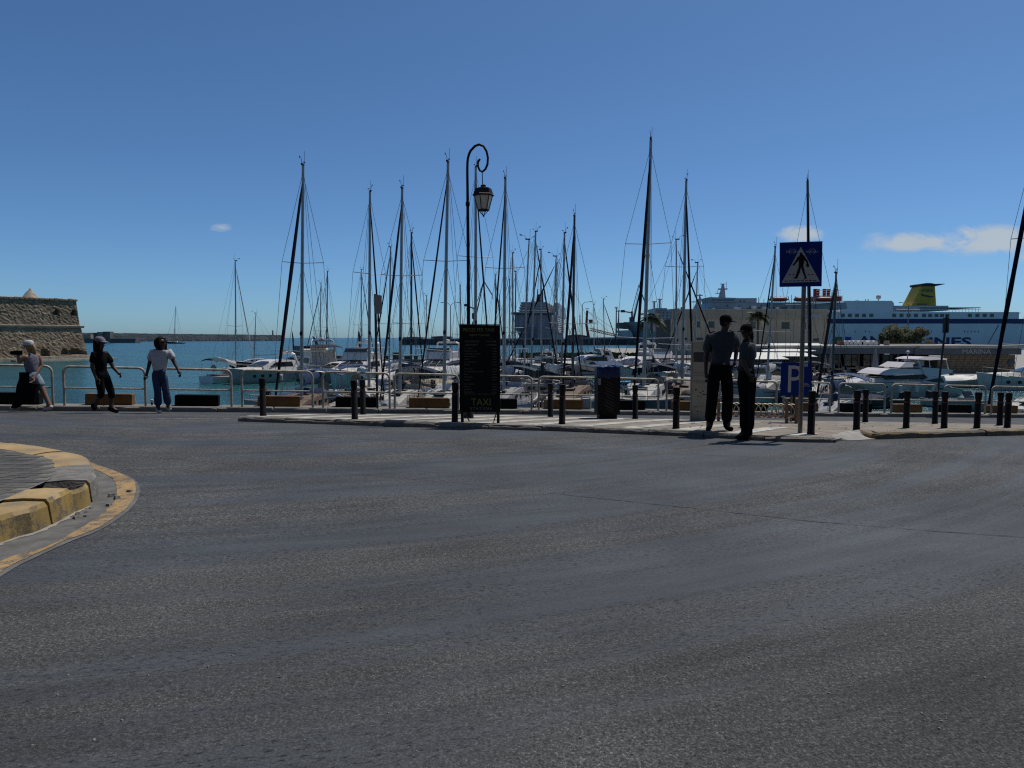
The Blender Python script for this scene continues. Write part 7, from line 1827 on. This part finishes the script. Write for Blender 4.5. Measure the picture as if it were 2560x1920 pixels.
# ================================================================== PEOPLE
def skin_mesh(name, V, E, rad, mt, root=0, sub=2):
    me = bpy.data.meshes.new(name); me.from_pydata(V, E, []); ob = bpy.data.objects.new(name, me); col.objects.link(ob)
    sk = ob.modifiers.new('s', 'SKIN'); sk.use_smooth_shade = True
    for i, r in enumerate(rad):
        d = me.skin_vertices[0].data[i]; d.radius = r if isinstance(r, tuple) else (r, r); d.use_root = (i == root)
    ss = ob.modifiers.new('u', 'SUBSURF'); ss.levels = sub; ss.render_levels = sub
    dg = bpy.context.evaluated_depsgraph_get(); dg.update()
    out = bpy.data.meshes.new_from_object(ob.evaluated_get(dg)); bpy.data.objects.remove(ob); bpy.data.meshes.remove(me)
    out.materials.clear(); out.materials.append(mt); out.name = name
    for p in out.polygons: p.use_smooth = True
    return out
def mobj(name, me, parent):
    o = bpy.data.objects.new(name, me); col.objects.link(o); o.parent = parent; return o
def person(label, loc, J, face, skin, wear, hair=None, cap=None, k=1.0, group=None, slim=1.0, shades=False):
    """J: joint name -> (x, y, z) in metres about the standing point; face: unit vector the head looks along."""
    t = thing('person', label, 'person', loc, 0, group); J = {n: Vector(p) for n, p in J.items()}
    base = dict(pelvis=.115, waist=.105, chest=.125, neck=.050, chin=.056, head=.080, crown=.060)
    R_ = dict(sh=.055, el=.042, wr=.029, pa=.036, hip=.085, kn=.056, an=.040, toe=.030, heel=.034)
    names = ['pelvis', 'waist', 'chest', 'neck', 'chin', 'head', 'crown']; V = [J[n] for n in names]; rad = [base[n] * slim for n in names]; E = [(i, i + 1) for i in range(6)]
    idx = {n: i for i, n in enumerate(names)}
    def add(n, par, r): V.append(J[n]); rad.append(r); idx[n] = len(V) - 1; E.append((idx[par], idx[n]))
    for s in 'LR':
        add('sh' + s, 'chest', R_['sh']); add('el' + s, 'sh' + s, R_['el']); add('wr' + s, 'el' + s, R_['wr']); add('pa' + s, 'wr' + s, R_['pa'])
        add('hip' + s, 'pelvis', R_['hip']); add('kn' + s, 'hip' + s, R_['kn']); add('an' + s, 'kn' + s, R_['an']); add('toe' + s, 'an' + s, R_['toe']); add('heel' + s, 'an' + s, R_['heel'])
    me = skin_mesh('body', [tuple(v) for v in V], E, rad, skin)
    # fingers, nose and ears are grown into the same body mesh
    m = MB(); m.v = [tuple(v.co) for v in me.vertices]; m.f = [tuple(p.vertices) for p in me.polygons]
    fdir = Vector(face).normalized(); side = fdir.cross(Vector((0, 0, 1))).normalized(); hc = J['head']
    for s in 'LR':
        d = (J['pa' + s] - J['wr' + s]).normalized(); px_ = d.cross(Vector((.2, 1, .1))).normalized(); cu = d.cross(px_)
        for i, ln in enumerate((.062, .075, .070, .055)):
            o = J['pa' + s] + px_ * (.024 - .016 * i) + d * .012; m.path([o, o + d * ln * .55 + cu * .004, o + d * ln * .9 + cu * .022], [.0095, .0088, .0065], 6)
        o = J['pa' + s] - d * .03 + px_ * .03; m.path([o, o + px_ * .022 + d * .03, o + px_ * .026 + d * .058 + cu * .012], [.0105, .0098, .007], 6)
    up = (J['crown'] - J['chin']).normalized()
    m.loft([[hc + fdir * .070 + up * .022 + side * .006, hc + fdir * .070 + up * .022 - side * .006, hc + fdir * .076 + up * .0], [hc + fdir * .076 - up * .030 + side * .016, hc + fdir * .076 - up * .030 - side * .016, hc + fdir * .106 - up * .026]])
    for sg in (1, -1): m.path([hc + side * sg * .074 - up * .03, hc + side * sg * .086 + up * .0 - fdir * .005, hc + side * sg * .078 + up * .028], [.010, .014, .010], 6)
    body = m.build('body', skin, t, smooth=70)
    bpy.data.meshes.remove(me)
    for sg in (1, -1):
        e = MB(); e.lathe([(.003, -.010), (.010, -.006), (.012, 0), (.010, .006), (.003, .010)], 8, hc + fdir * .070 + side * sg * .031 + up * .012); e.build('eye', CLBLK, body, smooth=60)
    e = MB(); c = hc + fdir * .070 - up * .056; e.path([c - side * .024, c + fdir * .010, c + side * .024], .006, 5); e.build('mouth', P('lips', (.14, .05, .04), .5), body)
    G = lambda n: tuple(J[n])
    def mid(a, b, f): return tuple(J[a].lerp(J[b], f))
    for kind, mt, kw in wear:
        inf = kw.get('inf', .018)
        if kind == 'shirt':
            slv = kw.get('sleeve', .75); low = kw.get('low', .3)
            Vv = [mid('pelvis', 'waist', low), G('waist'), G('chest'), mid('chest', 'neck', .62)]; rr = [(.125 + inf) * slim, (.112 + inf) * slim, (.132 + inf) * slim, .066 + inf]; Ee = [(0, 1), (1, 2), (2, 3)]
            for s in 'LR':
                b = len(Vv); Vv.append(G('sh' + s)); rr.append(.062 + inf); Ee.append((2, b))
                if slv: Vv.append(mid('sh' + s, 'el' + s, slv)); rr.append(.052 + inf); Ee.append((b, b + 1))
                if slv > 1:
                    Vv[-1] = G('el' + s); Vv.append(mid('el' + s, 'wr' + s, slv - 1)); rr.append(.036 + inf); Ee.append((b + 1, b + 2))
            mobj(kw.get('name', 'shirt'), skin_mesh('shirt', Vv, Ee, rr, mt, 2), t)
        elif kind == 'legs':
            to = kw.get('to', 1.9); flare = kw.get('flare', 0)
            Vv = [mid('waist', 'pelvis', -.12), mid('waist', 'pelvis', .5), G('pelvis')]; rr = [(.108 + inf) * slim, (.126 + inf) * slim, (.130 + inf) * slim]; Ee = [(0, 1), (1, 2)]
            for s in 'LR':
                b = len(Vv); Vv.append(G('hip' + s)); rr.append(.092 + inf); Ee.append((2, b))
                if to <= 1: Vv.append(mid('hip' + s, 'kn' + s, to)); rr.append(.078 + inf + flare); Ee.append((b, b + 1))
                else:
                    Vv.append(G('kn' + s)); rr.append(.062 + inf); Ee.append((b, b + 1)); Vv.append(mid('kn' + s, 'an' + s, to - 1)); rr.append(.060 + inf + flare); Ee.append((b + 1, b + 2))
            mobj(kw.get('name', 'trousers'), skin_mesh('legs', Vv, Ee, rr, mt, 2), t)
        elif kind == 'shoes':
            for s in 'LR':
                top = mid('an' + s, 'kn' + s, kw.get('up', .08)); f = J['toe' + s]; h = J['heel' + s]
                mobj('shoe', skin_mesh('shoe', [top, G('an' + s), tuple(h), tuple(h.lerp(f, .5)), tuple(f + (f - h).normalized() * .01)], [(0, 1), (1, 2), (1, 3), (3, 4)], [.058, .06, .05, .05, .042], mt, 1), t)
        elif kind == 'belt':
            c = J['waist'].lerp(J['pelvis'], .35); b = MB(); b.lathe([(.150 * slim, -.022), (.155 * slim, 0), (.150 * slim, .022)], 20, c, sy=.95); bb = b.build('belt', mt, t, smooth=50); b = MB(); b.box(c + Vector((.02, -.145 * slim, 0)), (.05, .02, .04)); b.build('buckle', POSTG, bb)
        elif kind == 'strap':
            for s in 'LR':
                p = J['sh' + s].lerp(J['chest'], .35); b = MB(); b.path([p + Vector((0, .10, -.12)), p + Vector((0, .02, .105)), p + Vector((0, -.13, -.02)), J['waist'].lerp(J['chest'], .4) + Vector((.1 if s == 'R' else -.1, -.13, 0))], .016, 6, squash=.5); b.build('strap', mt, t)
        elif kind == 'board':
            for s in 'LR':
                p = J['sh' + s].lerp(J['neck'], .28); q = J['sh' + s]; b = MB(); b.box((p + q) / 2 + Vector((0, 0, .075)), (.10, .055, .012), M=Matrix.Rotation(-math.atan2(q.z - p.z, q.x - p.x), 3, 'Y')); b.build('shoulder_board', mt, t)
            b = MB(); c = J['chest'].lerp(J['neck'], .75); b.loft([[c + Vector((-.07, -.05, -.02)), c + Vector((.07, -.05, -.02)), c + Vector((.075, .06, .0)), c + Vector((-.075, .06, .0))], [c + Vector((-.06, -.035, .055)), c + Vector((.06, -.035, .055)), c + Vector((.065, .05, .07)), c + Vector((-.065, .05, .07))]]); b.build('collar', CLSHIRT, t, smooth=40)
    if hair:
        mt, style = hair; b = MB(); secs = []
        for i in range(9):
            a = R(-88 + 176 * i / 8); r = .090 * math.cos(a); z = .112 * math.sin(a)
            ring = []
            for q in range(14):
                an = 2 * math.pi * q / 14; d = fdir * math.cos(an) + side * math.sin(an); f = 1.0
                if math.cos(an) > .45 and z < .06: f = .55
                ring.append(hc - fdir * .014 + up * (z + .018) + d * r * f + Vector((random.uniform(-1, 1), random.uniform(-1, 1), random.uniform(-1, 1))) * .004)
            secs.append(ring)
        b.loft(secs); b.build('hair', mt, t, smooth=60)
        if style in ('bob', 'long', 'tail'):
            ln = {'bob': .20, 'long': .48, 'tail': .26}[style]; b = MB(); c0 = hc - fdir * .055 + up * .06
            n = 8; pts = []; rr = []
            for i in range(n + 1):
                f = i / n; pts.append(c0 - up * ln * f - fdir * (.03 * math.sin(f * 3) + (.05 * f if style != 'bob' else 0))); rr.append((.072 if style != 'tail' else .04) * (1.0 + .18 * math.sin(f * 3.0)) * (1 - .35 * f ** 3))
            b.path(pts, rr, 10, squash=1.15); b.build('hair_length', mt, t, smooth=60)
            if style == 'bob':
                for sg in (1, -1): b = MB(); b.path([hc + side * sg * .07 + up * .09, hc + side * sg * .095 - fdir * .01 - up * .02, hc + side * sg * .09 - fdir * .015 - up * .15], [.045, .058, .035], 8); b.build('hair_side', mt, t, smooth=60)
    if shades:
        for sg in (1, -1): b = MB(); b.lathe([(.026, -.004), (.028, 0), (.026, .004)], 10); o = b.build('sunglass_lens', BLACKS, t); o.location = hc + fdir * .088 + side * sg * .033 + up * .012; o.rotation_euler = fdir.to_track_quat('Z', 'Y').to_euler()
        b = MB(); b.path([hc + side * .09 + up * .014, hc + fdir * .088 + side * .05 + up * .016, hc + fdir * .094 + up * .016, hc + fdir * .088 - side * .05 + up * .016, hc - side * .09 + up * .014], .006, 5); b.build('sunglass_frame', BLACKS, t)
    if cap:
        mt = cap; b = MB(); c = hc + up * .030; secs = []
        for i in range(7):
            a = R(0 + 88 * i / 6); r = .101 * math.cos(a) ** .6 if i < 6 else .012; z = .108 * math.sin(a)
            secs.append([c + up * z + (fdir * math.cos(2 * math.pi * q / 16) * 1.06 + side * math.sin(2 * math.pi * q / 16) * .93) * r for q in range(16)])
        b.loft(secs); cp = b.build('cap', mt, t, smooth=60)
        b = MB(); vs1 = []; 
        for i in range(9):
            an = R(-62 + 124 * i / 8); o = fdir * math.cos(an) + side * math.sin(an) * .95; dd = fdir * .09 * max(0, math.cos(an * 1.3)) ** .8
            vs1.append([c + o * .095 + up * .010, c + o * .097 + dd - up * .012, c + o * .097 + dd - up * .018, c + o * .092 - up * .002])
        b.loft(vs1); b.build('visor', mt, cp, smooth=40)
    return t
def px_joints(cx, base, s, pts):
    return {n: ((p[0] - cx) * s, p[2] if len(p) > 2 else 0., (base - p[1]) * s) for n, p in pts.items()}

# male officer
p1 = WG(1796, 1076, IH); s = .2169 * p1.y / F
J = px_joints(330, 1450, s, dict(pelvis=(335, 735), waist=(338, 640), chest=(350, 430), neck=(360, 318), chin=(388, 268), head=(392, 206), crown=(385, 145),
    shL=(212, 372, .02), elL=(180, 590, .05), wrL=(176, 785, .02), paL=(180, 850, -.02), shR=(490, 362, .02), elR=(548, 530, .13), wrR=(512, 655, .02), paR=(488, 690, -.05),
    hipL=(270, 770), knL=(245, 1060, -.03), anL=(230, 1375, .02), toeL=(185, 1424, -.12), heelL=(243, 1422, .06), hipR=(408, 770), knR=(428, 1060, -.02), anR=(425, 1375, .02), toeR=(462, 1424, -.12), heelR=(420, 1422, .07)))
person('officer in black cap and grey-blue shirt, hand on hip, facing right', p1, J, (.92, -.38, -.02), SKIND,
       [('shirt', CLSHIRT, dict(inf=.036, sleeve=.85, low=.05)), ('legs', CLBLK, dict(inf=.038, to=1.98, flare=.0)), ('shoes', CLBLK, dict(up=.3)), ('belt', BLACKC, {}), ('board', CLBLK, {})], hair=(HAIRD, 'short'), cap=CLBLK, slim=1.06)
p2 = WG(1863, 1100); s = .2169 * p2.y / F
J = px_joints(665, 1565, s, dict(pelvis=(665, 800), waist=(655, 715), chest=(662, 535), neck=(675, 420), chin=(650, 368), head=(648, 318), crown=(658, 258),
    shL=(606, 480, -.10), elL=(600, 665, -.12), wrL=(650, 790, -.17), paL=(672, 830, -.16), shR=(735, 478, .08), elR=(742, 665, .06), wrR=(718, 842, .0), paR=(705, 905, -.03),
    hipL=(628, 840, -.03), knL=(645, 1110, -.05), anL=(655, 1470, -.02), toeL=(550, 1530, -.06), heelL=(680, 1535, .0), hipR=(706, 840, .03), knR=(712, 1115, .03), anR=(715, 1480, .05), toeR=(630, 1540, -.02), heelR=(745, 1538, .07)))
person('officer with ponytail in black cap and grey shirt standing on the road', p2, J, (-.86, -.5, -.04), SKIND,
       [('shirt', CLSHIRT, dict(inf=.022, sleeve=.85, low=.05)), ('legs', CLBLK, dict(inf=.030, to=1.98, flare=.0)), ('shoes', CLBLK, dict(up=.3)), ('belt', BLACKC, {}), ('board', CLBLK, {})], hair=(HAIRD, 'tail'), cap=CLBLK, slim=.94)
# walkers at the quay
q1 = WG(30 + 420 * .1266, 1029); s = .1266 * q1.y / F
J = px_joints(420, 1560, s, dict(pelvis=(440, 860), waist=(420, 740), chest=(435, 520), neck=(432, 405), chin=(385, 345), head=(378, 270), crown=(395, 200),
    shL=(395, 470, -.15), elL=(285, 590, -.16), wrL=(235, 455, -.10), paL=(222, 410, -.08), shR=(495, 460, .12), elR=(535, 650, .14), wrR=(500, 860, -.05), paR=(490, 930, -.10),
    hipL=(410, 900, -.08), knL=(275, 1180, -.09), anL=(130, 1455, -.09), toeL=(25, 1480, -.09), heelL=(150, 1515, -.09), hipR=(470, 900, .08), knR=(600, 1215, .09), anR=(705, 1465, .09), toeR=(570, 1530, .09), heelR=(740, 1515, .09)))
w1 = person('woman in white cap and shorts walking left while holding a camera', q1, J, (-1, -.1, -.05), SKIN,
       [('shirt', CLLIL, dict(inf=.018, sleeve=0, low=.2, name='top')), ('legs', JEANL, dict(inf=.010, to=.6, flare=.012, name='shorts')), ('shoes', SHOEW, dict(up=.12))], hair=(HAIRB, 'tail'), cap=CLWHITE, slim=.84)
def at1(x, y, d=0.): return q1 + Vector(((x - 420) * s, d, (1560 - y) * s))
c = at1(240, 392, -.10); t = thing('camera', 'black camera held up to the face of the woman in white cap', 'camera', c)
m = MB(); m.box((0, 0, 0), (.13, .07, .09)); m.build('body', CLBLK, t); m = MB(); m.lathe([(.035, 0), (.04, .02), (.04, .09), (.035, .10)], 12); o = m.build('lens', CLBLK, t); o.rotation_euler = (0, -math.pi / 2, 0); o.location = (-.05, 0, 0)
b = [at1(*q) - at1(500, 1000) for q in ((480, 985), (622, 1000), (542, 1372), (388, 1350))]
t = thing('shopping_bag', 'black shopping bag hanging from the hand of the camera woman', 'bag', at1(500, 1000, -.12)); m = MB(); m.prism([(v.x, v.z) for v in b], -.05, .05); m.build('bag_body', CLBLK, t); m = MB(); m.path([b[0] + Vector((.02, 0, 0)), Vector((-.03, 0, .06)), b[1] - Vector((.03, 0, 0))], .007, 5); m.build('handle', CLBLK, t)
t = thing('carried_jacket', 'black jacket draped over the front arm of the camera woman', 'jacket', at1(330, 1000, -.17)); m = MB(); cs = []
for x0, x1, y in ((290, 500, 770), (265, 480, 900), (228, 470, 1030), (185, 440, 1170), (150, 410, 1300), (110, 330, 1410), (90, 230, 1470)):
    a = at1(x0, y) - at1(330, 1000); e = at1(x1, y) - at1(330, 1000); cs.append([Vector((a.x + (e.x - a.x) * f, .055 * math.sin(f * 14 + y) * .4 + dd, a.z)) for f, dd in ((0, 0), (.25, -.04), (.5, -.045), (.75, -.04), (1, 0), (.75, .03), (.5, .03), (.25, .03))])
m.loft(cs); m.build('cloth', CLBLK, t, smooth=60)
q2 = WG(210 + 400 * .1387, 1033); s = .1387 * q2.y / F
J = px_joints(400, 1535, s, dict(pelvis=(350, 850), waist=(335, 740), chest=(335, 520), neck=(325, 405), chin=(365, 335), head=(352, 262), crown=(335, 205),
    shL=(300, 470, -.15), elL=(268, 690, -.18), wrL=(320, 880, -.16), paL=(345, 940, -.15), shR=(385, 470, .13), elR=(480, 700, .15), wrR=(590, 810, .12), paR=(625, 845, .10),
    hipL=(330, 890, -.08), knL=(375, 1180, -.08), anL=(235, 1370, -.08), toeL=(250, 1470, -.08), heelL=(165, 1340, -.08), hipR=(375, 890, .08), knR=(475, 1180, .08), anR=(450, 1440, .08), toeR=(580, 1505, .08), heelR=(430, 1505, .08)))
person('person in pale cap and black clothes walking right along the railing', q2, J, (1, -.12, -.02), SKIND,
       [('shirt', CLBLK, dict(inf=.02, sleeve=.75, low=-.3)), ('legs', CLBLK, dict(inf=.010, to=1.45, flare=-.005, name='cropped_trousers')), ('shoes', CLBLK, dict(up=.1))], hair=(HAIRD, 'long'), cap=CLLIL, slim=.86)
q3 = WG(210 + 1400 * .1387, 1033); s = .1387 * q3.y / F
J = px_joints(1400, 1535, s, dict(pelvis=(1375, 830), waist=(1390, 720), chest=(1415, 510), neck=(1430, 395), chin=(1448, 335), head=(1440, 255), crown=(1425, 185),
    shL=(1275, 445, -.02), elL=(1215, 640, -.02), wrL=(1182, 800, -.05), paL=(1170, 870, -.08), shR=(1560, 430, .04), elR=(1632, 610, .05), wrR=(1725, 755, .0), paR=(1758, 825, -.03),
    hipL=(1320, 860, -.02), knL=(1365, 1150, -.05), anL=(1335, 1430, .0), toeL=(1415, 1500, -.10), heelL=(1310, 1500, .03), hipR=(1432, 860, .04), knR=(1478, 1120, .02), anR=(1485, 1410, .10), toeR=(1545, 1465, .02), heelR=(1460, 1480, .14)))
person('woman in white t-shirt, sunglasses and flared blue jeans walking right', q3, J, (.97, -.22, 0), SKIND,
       [('shirt', CLWHITE, dict(inf=.028, sleeve=.75, low=.35)), ('legs', JEANS, dict(inf=.012, to=1.95, flare=.022)), ('shoes', SHOEW, dict(up=.06)), ], hair=(HAIRD, 'bob'), slim=1.0, shades=True)

# ================================================================== UNSEEN HOUSES behind the viewpoint, added to block part of the sky light
def sky_block_house(x0, x1, y, h, mt, lab):
    t = thing('sky_block_house', lab, 'building', ((x0 + x1) / 2, y, 0)); w = x1 - x0; d = 12
    m = MB(); m.box((0, -d / 2, h / 2 - .2), (w, d, h + .4)); m.build('wall', mt, t)
    m = MB(); m.box((0, -d / 2, h + .25), (w + .3, d + .3, .3)); m.build('roof', ROOFC, t)
    nx = max(2, int(w / 3))
    for f in range(int(h / 3.3)):
        for i in range(nx):
            x = -w / 2 + w * (i + .5) / nx; z = 1.7 + f * 3.3
            m = MB(); m.box((x, .03, z), (1.2, .08, 1.7)); wn = m.build('window', GLASS, t); m = MB(); m.box((x, .10, z - .9), (1.5, .25, .1)); m.build('sill', ROOFC, wn)
sky_block_house(-34, -14, -11, 15, P('house_ochre', (.24, .19, .13), .9), 'ochre four-storey house added out of view to block the sky')
sky_block_house(-13.7, 5, -10, 18, P('house_grey', (.20, .19, .175), .9), 'grey five-storey house added out of view to block the sky')
sky_block_house(5.3, 26, -11, 16, P('house_brown', (.19, .155, .12), .9), 'brown four-storey house added out of view to block the sky')
sky_block_house(26.3, 48, -10, 15, P('house_ochre', (.24, .19, .13)), 'ochre house added out of view at the right end to block the sky')
